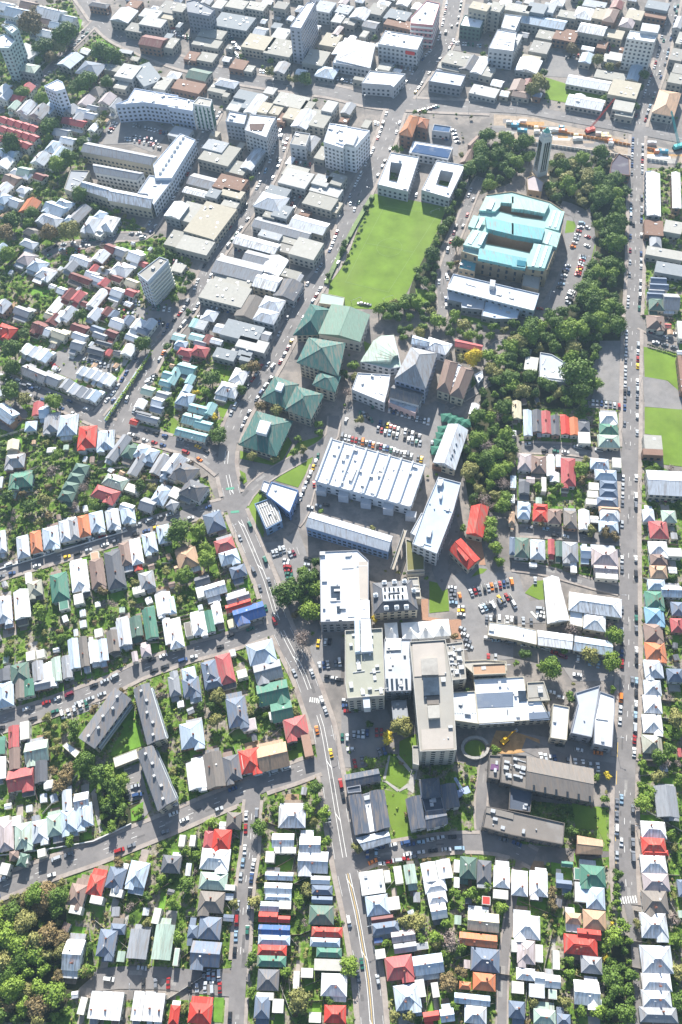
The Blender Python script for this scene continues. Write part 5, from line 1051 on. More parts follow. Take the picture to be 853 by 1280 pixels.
r, O, p = B((2, 4), '145,553 210,547 241,725 172,747', 7, 'long_studio', 'dark slate roofed long studio, right of its pair beside the lawn', 'campus building', SL, GY, 'gable')
r, O, p = B((2, 4), '108,565 142,555 170,750 140,757', 5.5, 'link_roof', 'white gutter roof between the two dark slate studios', 'link building', 'w', GY, gearn=4, windows=False)
r, O, p = B((2, 4), '78,785 232,750 245,800 112,840', 6, 'south_studio', 'pale grey roofed studio across the lower end of the dark pair', 'campus building', 'l', GY, 'gable', ax=0)
r, O, p = B((2, 4), '392,495 485,484 498,570 402,582', 8, 'slate_quad_wing', 'deep blue slate square at the top of the courtyard group', 'campus building', SL, WH, 'hip', rise=3)
r, O, p = B((2, 4), '500,522 568,513 590,622 517,637', 8, 'slate_quad_wing', 'slate roofed right wing of the courtyard group with a white gable', 'campus building', SL, WH, 'gable')
r, O, p = B((2, 4), '324,592 392,573 422,728 350,742', 8, 'slate_quad_wing', 'slate roofed left wing of the courtyard group beside the lawn', 'campus building', SL, WH, 'gable')
r, O, p = B((2, 4), '420,655 518,643 530,708 430,737', 8, 'slate_quad_wing', 'slate roofed lower wing of the courtyard group', 'campus building', SL, WH, 'gable', ax=0)
r, O, p = B((2, 4), '402,584 500,575 515,640 420,652', 6, 'slate_quad_wing', 'low blue-grey roof in the middle of the courtyard group', 'campus building', SL, WH, gearn=3)
r, O, p = B((2, 4), '355,322 385,322 388,420 358,412', 9, 'stair_block', 'small concrete stair block clinging to the tall tower', 'stair block', 'e', CO, gearn=0)
r, O, p = B((2, 4), '250,98 325,95 335,180 258,195', 8, 'low_wing', 'dark low wing under the link building', 'campus building', 'g', GY, gearn=1)
# school near the straight street
r, O, p = B((3, 3), '162,340 232,335 285,545 182,560', 6, 'school_wing', 'white gabled school wing standing nearly upright beside the car park', 'school', 'w', CR, 'gable')
r, O, p = B((3, 3), '290,408 546,445 545,532 288,495', 6.5, 'school_hall', 'large white hipped school hall beside the straight street', 'school', 'w', CR, 'hip')
r, O, p = B((3, 3), '288,500 356,508 355,582 288,570', 5, 'school_annexe', 'white shed annexe under the left end of the school hall', 'school', 'w', CR, gearn=0)
r, O, p = B((3, 3), '364,513 466,526 465,603 362,585', 5.5, 'school_annexe', 'square white hipped pavilion under the middle of the school hall', 'school', 'w', CR, 'hip')
r, O, p = B(N_, '612,778 640,781 671,788 671,806 640,799 610,794', 5, 'long_white_range', 'long white range below the car park, left section', 'range', 'w', CR, gearn=3, parapet=.2)
r, O, p = B((3, 3), '132,600 302,622 298,690 134,668', 5, 'long_white_range', 'long white range below the car park, middle section', 'range', 'w', CR, 'gable', rise=1.2)
r, O, p = B((3, 3), '318,628 495,655 502,722 312,695', 5, 'long_blue_range', 'long pale blue range below the car park, right section', 'range', 'B', CR, 'gable', rise=1.5)
r, O, p = B((3, 3), '-20,750 68,755 72,820 -20,820', 6, 'tan_block', 'tan flat block right of the white studio roof', 'campus building', 'e', CR, gearn=1) if False else (0, 0, 0)
# --- green-roofed hostels (hipped)
def hostel(tile, s, h, label, top=None, rise=4.5, roof='N', col=(.055, .135, .12)):
    r, O, p = B(tile, s, h, 'hostel', label, 'hostel', col, CR, 'hip', rise=rise, ov=1.6, storey=3, step=3)
    if top: box_on(r, O, tile, top, h+rise*.55, rise*.6+.5, 'roof_lantern', M_wall, (.62, .66, .70))
    return r, O, p
hostel((1, 2), '437,365 600,410 525,568 358,515', 6, 'large dark green pyramid roof with a white top at the road bend', '450,395 505,408 480,468 430,455', 5.5)
hostel((1, 2), '527,190 630,225 578,328 468,288', 7, 'green pyramid roof with a white top, beside the main road', '540,205 572,215 555,252 525,242')
hostel((1, 2), '637,240 755,275 700,382 588,342', 10, 'green pyramid-roofed hostel with balconies, right of its twin', None, 5)
hostel((1, 2), '752,162 840,185 818,247 726,217', 12, 'small green-roofed cream tower beside the hostels', None, 3)
hostel((1, 2), '700,-5 865,20 832,165 648,105', 14, 'tallest green pyramid-roofed hostel with rows of balconies', None, 6)
hostel((1, 1), '708,680 797,705 738,815 632,818', 8, 'green hipped hall left of the big green gymnasium', None, 5)
r, O, p = B(N_, '415,381 462,394 450,427 399,417', 10, 'gymnasium', 'big pale green roofed gymnasium at the near end of the sports field', 'gymnasium', (.17, .27, .21), CO, 'gable', rise=2.5, ax=1)
r, O, p = B(N_, '402,366 431,372 429,383 399,379', 5, 'changing_rooms', 'low pale green changing rooms between field and gymnasium', 'pavilion', 'p', CR, gearn=0, parapet=.2)
r, O, p = B(N_, '388,417 400,419 412,430 396,432', 5, 'green_link', 'small pale green link below the gymnasium', 'link building', 'p', CR, gearn=0)
r, O, p = B((1, 2), '508,708 642,750 598,862 482,772', 9, 'curved_roof_gallery', 'white and blue roofed gallery block on the grassy point', 'gallery', 'w', BLU, gearn=1)
r, O, p = B((1, 2), '468,700 502,712 482,765 452,748', 5, 'gallery_box', 'small white box left of the white and blue gallery', 'annexe', 'w', GY, gearn=0)
r, O, p = B((1, 3), '422,-35 508,-65 545,-5 560,50 480,92 440,0', 7, 'ribbed_workshop', 'grey ribbed roof workshop below the white gallery', 'workshop', (.30, .29, .27), (.2, .3, .45), gearn=4)
ridges(r, O, [(q.x, q.y) for q in PP((1, 3), '430,-30 510,-60 555,50 480,85', 7)], 7, 7, .4, .4, M_metal, 'roof_rib', 0)
# --- apartments lower left
for s, lab in (('575,35 655,90 475,332 398,280', 'long grey roofed apartment slab set diagonally, first of three on the green'), ('673,42 745,10 828,282 742,315', 'long grey roofed apartment slab, upper right of three on the green'), ('692,355 765,322 880,590 795,645', 'long grey roofed apartment slab, lowest of three beside the striped parking')):
    r, O, p = B((0, 4), s, 9, 'apartment_slab', lab, 'apartments', (.15, .155, .17), CR, 'gable', rise=1.6, group='grey roofed apartment slabs', storey=2.8)
    Q = [Vector((*q, 0)) for q in p]; k = 0 if (Q[1]-Q[0]).length > (Q[2]-Q[1]).length else 1; A, Bq, Cq, Dq = Q[k], Q[(k+1) % 4], Q[(k+2) % 4], Q[(k+3) % 4]
    for i in range(5):
        t = (i+.5)/5; m_ = (A.lerp(Bq, t)*(.62 if i % 2 else .45)+Dq.lerp(Cq, t)*(.38 if i % 2 else .55)); mb = MB(); mb.box(m_.x, m_.y, 9.5, 1.2, 1.2, 2.4, .5); add_part(r, O, 'chimney', mb, M_wall, (.5, .5, .5))
    bal = MB()
    for A_, B_ in ((A, Bq), (Cq, Dq)):
        e = (B_-A_); L = e.length; u = e/L; nn = Vector((u.y, -u.x, 0))
        for z in (2.9, 5.7):
            c = (A_+B_)/2+nn*.5; bal.box(c.x, c.y, z, L*.9, 1.0, .25, math.atan2(u.y, u.x)); c = c+nn*.5; bal.box(c.x, c.y, z+.25, L*.9, .06, .8, math.atan2(u.y, u.x))
    add_part(r, O, 'balcony_rail', bal, M_wall, (.5, .55, .6))
r, O, p = B((0, 4), '566,382 684,337 694,384 577,430', 3.4, 'carport', 'long white roofed carport between the apartment slabs', 'carport', 'w', CR, gearn=0, windows=False, parapet=.1)
r, O, p = B((0, 4), '312,322 335,303 405,353 378,382', 3.2, 'carport', 'small white roofed shed left of the diagonal apartment slab', 'shed', 'w', CR, gearn=0, windows=False, parapet=.1)
# --- museum
MC = (.30, .50, .47); MC2 = (.13, .36, .39)
r, O, p = B(N_, '608,244 640,240 688,253 706,265 702,292 684,338 640,331 600,322 577,315 590,285', 15, 'museum', 'monumental stone museum with turquoise copper roofs round two courts', 'museum', (.30, .44, .41), ST, gearn=0, storey=5, step=5, ww=1.6, wh=3, holes=['611,292 642,298.5 668,303 662,316 640,311 607.5,305', '625,257.5 640,259.5 655,266 679,270 678,275 652,271.5 624,264'])
def mus(tile, s, z, h, nm, col=MC, m=None): return box_on(r, O, tile, s, z, h, nm, m or M_roof, col)
for s, c in (('722,232 862,265 862,322 728,290', MC2),): mus((2, 1), s, 15, 4, 'hall_roof', c)
mus((3, 1), '0,262 165,292 150,348 0,322', 15, 4, 'hall_roof', MC2)
mus((2, 1), '690,388 853,425 853,476 683,440', 15, 2.2, 'south_wing_roof', MC2); mus((3, 1), '0,425 75,440 68,490 0,480', 15, 2.2, 'south_wing_roof', MC2)
mus((2, 1), '725,128 800,145 795,180 770,205 690,200', 15, 2.0, 'north_wing_roof', MC); mus((2, 1), '815,118 862,125 862,165 800,160', 15, 3, 'north_block_roof', MC); mus((3, 1), '0,130 190,165 165,215 60,195 0,190', 15, 3, 'north_block_roof', MC)
for s in ('655,295 735,310 690,390 610,372', '660,225 690,230 665,290 635,280'): mus((2, 1), s, 15, 2.5, 'west_wing_roof', MC)
for s in ('195,195 265,205 235,300 165,285', '165,290 245,315 225,385 150,360', '110,365 205,380 165,490 80,480'): mus((3, 1), s, 15, 2.5, 'east_wing_roof', MC)
for t, ss in (((2, 1), ('745,145 770,150 750,195 725,190', '700,235 718,238 690,290 672,285', '672,300 690,305 650,368 632,362', '710,312 728,316 700,372 682,368')), ((3, 1), ('212,200 222,202 195,280 185,278', '238,205 246,207 222,285 212,283', '135,370 148,372 112,478 100,476', '170,378 182,380 148,482 136,480', '185,310 200,314 180,368 166,364'))):
    for s in ss: mus(t, s, 17.4, .6, 'skylight_strip', (.75, .78, .78), M_wall)
mus((3, 1), '28,448 72,455 65,480 25,474', 17, .6, 'roof_well', (.03, .15, .2), M_wall)
r2, O2, p2 = B((2, 1), '600,440 680,452 668,510 585,492', 9, 'museum_corner', 'low stone corner wing of the museum on its left', 'museum wing', MC2, ST, gearn=3, storey=4.5)
r2, O2, p2 = B((3, 1), '60,500 150,515 135,600 50,580', 8, 'museum_corner', 'low stone corner wing of the museum on its right', 'museum wing', 'e', ST, gearn=3, storey=4.5)
# museum annexe
r, O, p = B((2, 1), '560,520 990,620 965,700 532,580', 9, 'annexe_hall', 'long pale grey and white roofed hall in front of the museum', 'hall', 'l', (.45, .5, .58), gearn=8, step=4)
box_on(r, O, (2, 1), '540,568 970,680 962,700 530,592', 9, .8, 'white_roof_edge', M_flat, ROOFC['w']); box_on(r, O, (2, 1), '745,545 772,550 768,582 742,577', 9, 3.5, 'chimney_block', M_wall, WH)
r, O, p = B((2, 1), '530,600 720,640 715,700 600,690 600,665 530,650', 5, 'annexe_shed', 'pale low front sheds of the museum hall, left part', 'shed', 'l', GY, gearn=2)
r, O, p = B((2, 1), '725,640 900,690 880,745 770,745 700,730', 5, 'annexe_shed', 'pale blue-white low sheds of the museum hall, right part', 'shed', 'B', GY, gearn=3)
r, O, p = B((3, 2), '142,60 200,70 290,125 300,160 298,208 210,205 138,182', 6, 'white_park_hall', 'broken grey and white flat roofs beside the big tree, below the park', 'hall', 'l', WH, gearn=6)
box_on(r, O, (3, 2), '140,150 270,170 268,195 140,178', 6, .6, 'white_roof_edge', M_flat, ROOFC['w'])
# carillon tower
q = P(674, 222, 0); root = empty('bell_tower', (q.x, q.y, 0), .25); tag(root, 'tall slender white stone bell tower with a green cap among the park trees', 'bell tower')
mb = MB(); mb.box(0, 0, 0, 8.0, 8.0, 34, taper=.14); mb.build('shaft', [M_wall], root, (.50, .51, .50)); mb = MB(); mb.box(0, 0, 34, 6.4, 6.4, 3); mb.box(0, 0, 37, 5.0, 5.0, 2.2); mb.build('belfry', [M_wall], root, (.50, .51, .50))
mb = MB(); mb.cyl(0, 0, 39.2, 42, 2.6, .5, 8); mb.build('cap', [M_roof], root, (.16, .42, .36))
for sd in range(4):
    for k in (-1, 0, 1):
        mb = MB(); a = sd*math.pi/2; c, s = math.cos(a), math.sin(a); x, y = k*1.6*c+3.72*s, k*1.6*s-3.72*c; mb.box(x, y, 8, .8, .6, 24, a); mb.build('louvre_opening', [M_carglass], root)
mb = MB(); mb.box(0, 0, 0, 11, 10, 4); mb.box(0, -3, 0, 8, 17, 2.5); mb.build('podium', [M_wall], root, ST); raster([(q.x-9, q.y-12), (q.x+9, q.y-12), (q.x+9, q.y+8), (q.x-9, q.y+8)], 2)
r, O, p = B((3, 1), '75,40 110,25 160,60 150,110 80,100', 6, 'memorial_chapel', 'small grey stone chapel with a pitched roof at the tower foot', 'chapel', 'c', ST, gearn=0)
r, O, p = B((3, 0), '545,745 595,770 600,853 500,840 510,790', 7, 'dark_church', 'dark roofed brick church beside the road works', 'church', (.10, .09, .11), BR, gearn=0)
# two white blocks with courts by the field
r, O, p = B(N_, '489,191 524,197 510,240 472,231', 9, 'court_block', 'white roofed square block with an open court, left of two above the field', 'school block', 'w', WH, gearn=4, holes=['488.5,203 503,205 496.5,228 486,225.5'])
r, O, p = B(N_, '546,201 582,207 562,248 527,238', 9, 'court_block', 'white roofed square block with an open court, right of two above the field', 'school block', 'w', WH, gearn=4, holes=['551,213 567,216 560,234 545,230.5'])
# brick buildings near the junction
r, O, p = B((2, 0), '358,560 402,568 368,665 308,650', 11, 'brick_barracks', 'old brick barracks with rusty roof at the junction corner', 'barracks', (.36, .15, .07), BR, 'hip', storey=3.6)
r, O, p = B((2, 0), '402,570 452,582 440,625 392,612', 10, 'brick_barracks', 'rusty roofed rear wing of the brick barracks', 'barracks', (.34, .13, .07), BR, 'hip')
r, O, p = B((2, 0), '375,684 568,715 545,775 354,740', 7, 'blue_topped_building', 'white walled building with a sunken deep blue roof', 'office', 'w', WH, gearn=0, parapet=.3)
box_on(r, O, (2, 0), '392,698 560,725 545,765 366,735', 7, .5, 'blue_roof', M_flat, (.035, .075, .16))
r, O, p = B((2, 0), '476,604 560,616 550,645 466,635', 6, 'small_blue_roof', 'small flat blue roof above the parked cars near the barracks', 'office', (.05, .10, .19), WH, gearn=0)
r, O, p = B((2, 0), '682,662 712,682 665,735 640,702', 5, 'brown_house', 'brown roofed hut left of the park trees', 'hut', 'k', BR, 'gable'); r, O, p = B((2, 0), '645,728 670,740 650,795 600,790', 5, 'brown_house', 'brown roofed hut just above the right court block', 'hut', 'k', BR, 'gable')
# towers
def tower(tile, s, h, label, roof='w', wall=WH, style='flat', **k): return B(tile, s, h, 'office_tower', label, 'tower', roof, wall, style, step=3.0, storey=3.2, ww=1.7, wh=1.5, **k)
r, O, p = tower((1, 0), '675,15 718,10 645,140 592,132', 31, 'white topped slab tower with dark striped flanks near the top edge', 'w', (.36, .38, .44))
r, O, p = tower((1, 0), '120,505 150,472 215,485 205,520', 22, 'grey stair tower with vertical green stripes at the end of the white slab', 'e', (.62, .63, .62))
e0, e1 = Vector((*p[0], 0)), Vector((*p[1], 0))
for i in range(len(p)):
    a, b = Vector((*p[i], 0)), Vector((*p[(i+1) % 4], 0)); L = (b-a).length
    if L < 8: continue
    u = (b-a)/L; nn = Vector((u.y, -u.x, 0))
    for k in range(4): c = a+u*L*(k+.8)/4.6+nn*.1; mb = MB(); mb.box(c.x, c.y, 2, .9, .3, 19, math.atan2(u.y, u.x)); add_part(r, O, 'green_stripe', mb, M_green)
r, O, p = B((0, 0), '655,430 865,465 865,520 700,498 560,508 620,485', 16, 'white_slab', 'long white slab office with a bent roof and blue windows', 'offices', 'w', (.5, .56, .68)); 
r, O, p = B((1, 0), '0,470 60,475 130,492 120,540 0,520', 16.3, 'white_slab', 'right half of the long white slab office', 'offices', 'w', (.5, .56, .68))
r, O, p = tower((1, 0), '400,555 525,570 500,615 478,668 372,632 385,600', 19, 'white cube block with an open round roof well and striped wall', 'w', WH)
box_on(r, O, (1, 0), '395,600 470,598 455,632 400,630', 19, .5, 'roof_well', M_wall, (.13, .09, .08))
r, O, p = tower((1, 0), '300,540 385,555 372,605 280,590', 15, 'grey office with pale roof left of the white cube', 'l', (.3, .33, .38))
r, O, p = tower((1, 0), '620,640 690,650 668,712 592,700', 12, 'mid-rise with framed roof beside the white cube', 'e', WH)
r, O, p = tower((1, 0), '785,600 870,610 850,720 755,690', 22, 'left half of the blazing white apartment tower', 'w', (.68, .69, .72)); 
r, O, p = tower((2, 0), '0,605 165,635 95,715 25,700 0,690', 22.3, 'right half of the blazing white apartment tower', 'w', (.68, .69, .72)); box_on(r, O, (2, 0), '60,640 110,650 85,705 45,695', 22.3, 2, 'penthouse', M_wall, WH)
r, O, p = tower((0, 0), '215,420 280,388 305,400 318,432 270,445', 24, 'pale blue-white tower block on the left hillside', 'w', (.6, .65, .75))
r, O, p = tower((0, 0), '0,175 25,165 75,200 45,235 0,235', 30, 'tall green and white striped flats on the left edge', 'l', (.38, .47, .47)); r, O, p = tower((0, 0), '20,130 60,120 90,140 60,165', 34, 'taller green and white striped flats behind the left-edge tower', 'l', (.38, .47, .47))
r, O, p = tower((0, 1), '690,520 800,435 845,450 740,560', 24, 'leaning-looking apartment tower with rows of balconies over the upper street', 'e', (.5, .54, .6))
bal = MB()
for i in range(4):
    a, b = Vector((*p[i], 0)), Vector((*p[(i+1) % 4], 0)); L = (b-a).length
    if L < 15: continue
    u = (b-a)/L; nn = Vector((u.y, -u.x, 0)); c = (a+b)/2+nn*.7
    for z in range(7): bal.box(c.x, c.y, 3+z*3, L*.96, 1.4, .9, math.atan2(u.y, u.x))
add_part(r, O, 'balconies', bal, M_wall, (.62, .6, .52), stuff=True)
r, O, p = tower((3, 0), '600,150 735,170 715,208 582,188', 26, 'white office with six rows of windows by the straight street', 'w', (.62, .62, .60)); box_on(r, O, (3, 0), '660,110 745,122 735,160 650,148', 26, 3, 'lift_housing', M_wall, WH)
r, O, p = tower((1, 0), '95,60 200,80 228,50 130,0 90,10', 18, 'dark banded office block, upper left of the broad road', 'g', (.2, .22, .27))
r, O, p = tower((2, 0), '440,5 505,20 470,125 362,115 365,85', 20, 'pinkish red striped department block with white roof at the top', 'w', (.50, .24, .24))
for i in range(len(p)):
    a, b = Vector((*p[i], 0)), Vector((*p[(i+1) % len(p)], 0)); u = (b-a).normalized(); nn = Vector((u.y, -u.x, 0)); c = (a+b)/2+nn*.12
    for z in (3, 8, 13, 17): mb = MB(); mb.box(c.x, c.y, z, (b-a).length, .3, 1.6, math.atan2(u.y, u.x)); add_part(r, O, 'white_band', mb, M_trim)
r, O, p = B((2, 0), '240,150 425,180 395,245 205,215', 15, 'white_store', 'big white store with machinery on its roof and a small red sign', 'store', 'w', WH, gearn=9)
a_ = Vector((*TP((2, 0), 352, 250), 0)); q = P(a_.x, a_.y, 10); mb = MB(); e = None
Q = [Vector((*v, 0)) for v in p]
best = min(range(4), key=lambda i: (Q[i]+Q[(i+1) % 4]).y); A, Bq = Q[best], Q[(best+1) % 4]; u = (Bq-A).normalized(); c = A.lerp(Bq, .82)+Vector((u.y, -u.x, 0))*.25; mb.box(c.x, c.y, 10.5, 8, .3, 3, math.atan2(u.y, u.x)); add_part(r, O, 'red_sign', mb, mat('red_sign_face', (.55, .03, .03), rough=.5))
r, O, p = B((2, 0), '165,345 338,360 280,425 265,415 125,405', 10, 'white_showroom', 'low white showroom at the junction corner', 'showroom', 'w', WH, gearn=1)
r, O, p = B((2, 0), '45,185 190,215 165,330 0,290', 9, 'pale_warehouse', 'pale hip roofed warehouse with skylight strips', 'warehouse', 'l', WH, 'hip', rise=2); r, O, p = B((2, 0), '0,275 165,300 160,335 -15,305', 8, 'ribbed_warehouse', 'white ribbed lean-to below the pale warehouse', 'warehouse', 'w', WH, gearn=0)
r, O, p = B((2, 0), '485,342 630,365 605,420 450,395', 9, 'hollow_roof_shop', 'shop block with a recessed grey roof at the junction', 'shop', 'l', GY, gearn=2)
r, O, p = B((2, 0), '625,75 722,90 700,140 600,125', 11, 'white_shop', 'white shop with dark green front right of the upper road', 'shop', 'w', (.1, .16, .14), gearn=3); r, O, p = B((2, 0), '820,70 900,80 870,150 800,135', 14, 'white_shop', 'tall white box right of the dark green shop', 'shop', 'w', WH, gearn=1)
r, O, p = B((2, 0), '785,145 875,160 860,250 740,235', 16, 'flats_block', 'white flats with balconies and rooftop rails', 'flats', 'w', WH, gearn=8)
# old school group upper left
r, O, p = B((0, 0), '430,692 762,760 730,800 395,735', 10, 'old_school_wing', 'long grey gabled school wing, the top side of the court', 'school', 'g', CR, 'gable', ax=0)
r, O, p = B((0, 1), '355,0 450,5 430,40 370,112 322,95', 10, 'old_school_wing', 'grey gabled school wing, the left side of the court', 'school', 'g', CR, gearn=4)
r, O, p = B((0, 1), '470,-30 720,15 685,48 475,10', 12, 'old_school_wing', 'grey gabled school wing with white windows inside the court', 'school', 'g', (.62, .62, .6), 'gable', ax=0)
r, O, p = B((0, 1), '425,58 558,92 545,140 405,95', 10, 'old_school_wing', 'pale grey school wing, lower left piece', 'school', 'l', CR, 'gable', ax=0)
r, O, p = B((0, 1), '562,95 770,135 755,190 545,150', 10, 'old_school_wing', 'pale grey school wing, lower right piece', 'school', 'l', CR, 'gable', ax=0)
r, O, p = B((0, 1), '750,25 865,50 770,175 740,120 690,115', 11, 'old_school_wing', 'wide grey school wing, the right corner of the court', 'school', 'l', (.55, .58, .62), gearn=3)
r, O, p = B((1, 0), '60,650 135,680 20,865 -60,865 -70,800', 13, 'long_white_office', 'long white and grey gabled hall leading up to the striped tower', 'school', 'w', (.5, .55, .62), gearn=0)
for i in range(9): t = i/8; q = P(*TP((1, 0), 75-110*t, 668+170*t), 13); mb = MB(); mb.box(q.x, q.y, 12.8, 1.8, 1.8, 2, .6); add_part(r, O, 'dormer', mb, M_trim)
# city blocks, row by row
def CB(tile, row, ang, data, kind='building', eave=7): 
    n0 = len(HOUSES); R(tile, row, ang, data, kind=kind, eave=eave, fence=False)
    for i in HOUSES[n0:]: i['he'] *= .86
CB((1, 0), "the blocks above the broad road", 10, "10,60,70,70,fl,8 60,30,50,50,fw,12 320,100,170,80,fw,8 335,15,90,50,fc,9 430,25,90,44,fg,8 215,160,120,50,fw,6 190,205,130,44,fw,6 440,200,130,80,fw,9 550,225,130,90,fw,9 450,145,60,44,gw,6 550,160,70,60,fw,6 550,20,60,40,fo,10 760,25,80,60,fw,12 790,190,80,70,fw,7 720,275,100,80,fw,7 770,345,95,60,hB,5 840,230,60,70,gw,8 345,310,70,54,fs,6 395,330,44,36,fs,5 550,320,60,60,gg,8 830,80,50,60,fl,8 120,270,60,50,fc,5 190,275,80,50,fb,5 20,205,40,60,fl,8 250,15,50,50,fs,9")
CB((1, 0), "the blocks below the broad road", 12, "150,355,100,60,gN,6 100,415,140,60,fp,6 245,425,80,50,fw,6 285,395,100,44,hl,8 380,460,100,50,fl,6 350,495,80,50,fe,4 425,500,60,110,gl,6 385,505,40,44,fo,6 470,520,50,60,fv,6 515,530,70,50,fa,5 600,485,150,70,fl,6 610,550,80,60,fw,7 660,570,80,100,gl,8 730,570,100,90,fw,8 785,510,54,60,fm,10 560,570,40,50,fs,5 680,510,50,50,fl,6 320,520,60,36,fw,5", 'shop')
CB((1, 0), "the blocks below the striped tower", 14, "250,740,150,110,fa,9 230,700,100,60,fe,10 415,760,60,130,gl,7 340,810,90,70,fw,6 60,640,90,60,ft,6 690,690,60,80,gg,6 750,740,50,70,fw,6 620,830,110,60,fe,5", 'building')
CB((2, 0), "the top edge blocks", 12, "40,40,70,50,fl,9 120,60,80,60,gl,9 200,40,70,60,fw,9 300,70,110,60,fl,9 310,110,140,40,fw,9 170,110,70,40,gg,7 700,15,90,40,fg,22 780,20,60,50,fd,20 590,280,120,70,fw,8 555,320,110,40,fw,5 650,300,70,80,gd,7 700,310,60,90,gw,7 735,345,60,50,fb,6 720,440,130,50,fw,5 60,520,50,60,gg,6 40,580,40,30,fw,4 70,100,60,40,fs,7 10,140,30,50,gc,8", 'building')
CB((3, 0), "the top right blocks", 10, "30,200,60,100,fl,12 30,100,60,70,fw,14 180,95,220,50,gB,9 300,65,90,36,fw,9 380,55,90,60,hw,9 455,60,60,60,fw,9 510,60,60,70,hk,14 190,165,80,44,fs,7 290,165,110,60,fw,8 420,130,130,50,gw,11 525,160,90,44,fN,8 165,225,90,60,fw,7 110,310,110,70,gw,6 120,280,90,30,fl,6 390,275,60,50,gB,6 550,275,110,40,fB,6 625,345,60,80,gB,6 505,365,150,40,fw,5 400,395,210,50,gw,5 575,425,140,80,fw,10 570,510,100,50,fs,8 575,545,90,36,fw,6 385,490,180,56,gw,5 355,470,50,40,gw,6 625,65,80,50,fw,11 735,20,110,40,fp,11 725,65,110,36,fm,8 590,100,70,50,hc,10 700,140,80,50,fw,11 830,260,60,60,fl,9 840,330,60,50,fw,9 825,375,70,50,fl,9 780,490,110,120,ht,8 840,100,40,60,gg,9 845,180,30,60,fc,8 60,410,70,60,gk,5 75,450,90,34,gk,5 110,395,50,36,gm,5 490,280,40,40,fl,4 150,30,90,50,fd,14 60,30,120,40,fb,14 210,30,60,50,fa,12 430,15,110,34,fc,9 540,15,60,40,gm,9 15,650,40,30,fe,3", 'building')
CB((1, 1), "the upper street's east blocks", 14, "170,50,150,66,gg,6 140,105,150,36,gw,6 300,60,140,80,fl,8 310,110,110,44,fw,8 215,110,60,50,fw,9 30,190,80,90,gw,10 95,205,90,110,fw,7 200,245,160,190,fl,8,16 30,340,80,90,fl,6 125,370,160,80,fB,7 630,35,140,90,fw,9 540,100,110,50,fl,8 505,150,140,90,hl,9 560,200,80,70,fw,9 500,215,60,40,fl,8 300,165,80,36,fe,6", 'building')
CB((1, 1), "the field-side blocks", 15, "760,45,80,60,fl,9 830,40,80,60,fb,9 780,95,150,50,fl,7 750,150,150,70,fe,8 820,180,60,60,fc,5 695,265,180,70,gw,7 560,285,290,60,gg,6 430,360,220,60,gw,7 500,320,110,36,fw,7 590,340,90,50,ft,5 560,385,90,44,fg,5 680,385,130,100,fw,10 520,470,100,100,gw,7 600,515,100,44,fw,6 590,590,110,100,gd,7 640,540,30,60,gg,6", 'building')
CB((1, 1), "the grey-roofed workshops", 14, "435,430,130,60,gg,6 345,485,240,100,gg,7 485,550,120,80,ge,8 340,560,130,50,fw,6 275,610,220,110,fw,8 400,680,110,120,ga,7 510,660,110,70,hl,9 480,720,110,70,hl,9 250,540,60,40,fl,5 360,800,190,90,fw,7 260,790,80,50,ge,5 150,770,60,50,fw,5 130,830,70,40,gq,5 120,760,40,50,gq,5 470,820,60,50,gg,6 185,840,40,50,gm,5 40,830,60,40,gq,5 230,850,60,30,gl,5", 'building')
CB((1, 2), "the blocks above the bend", 14, "275,65,110,54,fw,6 330,60,60,40,fg,5 380,50,70,60,fb,6 375,85,54,30,fw,6 410,15,150,60,fw,7", 'building')
CB((0, 0), "the left blocks by the broad road", 10, "340,285,90,70,gB,8,-40 440,325,110,80,hb,8,10 540,325,80,36,fl,7 620,340,90,80,fe,10 710,355,100,110,fl,9,-20 600,65,90,80,gl,10 650,15,60,44,fw,8 730,60,90,50,fb,10 740,100,110,50,fw,12 820,30,80,70,fw,9 660,130,80,50,fl,8 740,190,110,60,gm,10 790,400,60,70,fg,9 130,240,80,90,fl,12,-35 140,320,80,50,hp,10 610,250,66,20,fw,3 655,285,40,24,fw,3 590,410,60,44,fl,6 520,390,60,40,fw,6 830,210,44,60,fw,7 480,15,90,30,hd,8", 'building')
CB((3, 1), "the right edge terraces", 4, "712,110,70,215,gw,8 827,90,44,180,gw,8 712,285,95,75,fw,6 810,280,90,60,fw,7,10 765,412,185,44,fy,6,10 790,490,140,56,fd,6,10", 'building')
for k in range(9):
    q = P(*TP((3, 1), 688, 20+k*23), 4); root = empty('terrace_balcony', (q.x, q.y, 0)); tag(root, f'dark projecting porch of the white right-edge terrace, {ordn(k)} from the top', 'porch', 'porches of the white terrace'); mb = MB(); mb.box(0, 0, 0, 5, 5.5, 5); mb.build('wall', [M_wall], root, WH); mb = MB(); mb.box(0, 0, 5, 4, 4.4, .25); mb.build('roof', [M_flat], root, ROOFC['b'])
CB((3, 2), "the right street's sheds", 3, "708,505,90,70,fw,6 708,555,100,30,fe,6 780,705,200,125,gw,8 850,160,20,180,fw,6", 'building')
r, O, p = B((2, 3), '322,140 355,150 360,195 415,200 415,295 328,300', 5, 'garden_roof', 'low building with a planted mossy roof below the blue-grey slab block', 'garden roof', (.16, .15, .06), CO, gearn=0)
r, O, p = B((2, 3), '325,302 415,295 418,312 328,318', 3, 'garden_terrace', 'pale terrace edge under the planted roof', 'terrace', 'e', CO, gearn=0, windows=False)
r, O, p = B((2, 3), '330,335 385,332 400,440 365,440', 7, 'mansard_annexe', 'pale flat annexe on the right side of the mansard building', 'annexe', 'e', CR, gearn=3)
r, O, p = B((2, 3), '-40,700 14,700 16,850 -40,850', 1.2, 'ramp_wall', 'low dark deck left of the vent-covered campus block', 'deck', 'g', CO, gearn=0, windows=False) if False else (0, 0, 0)
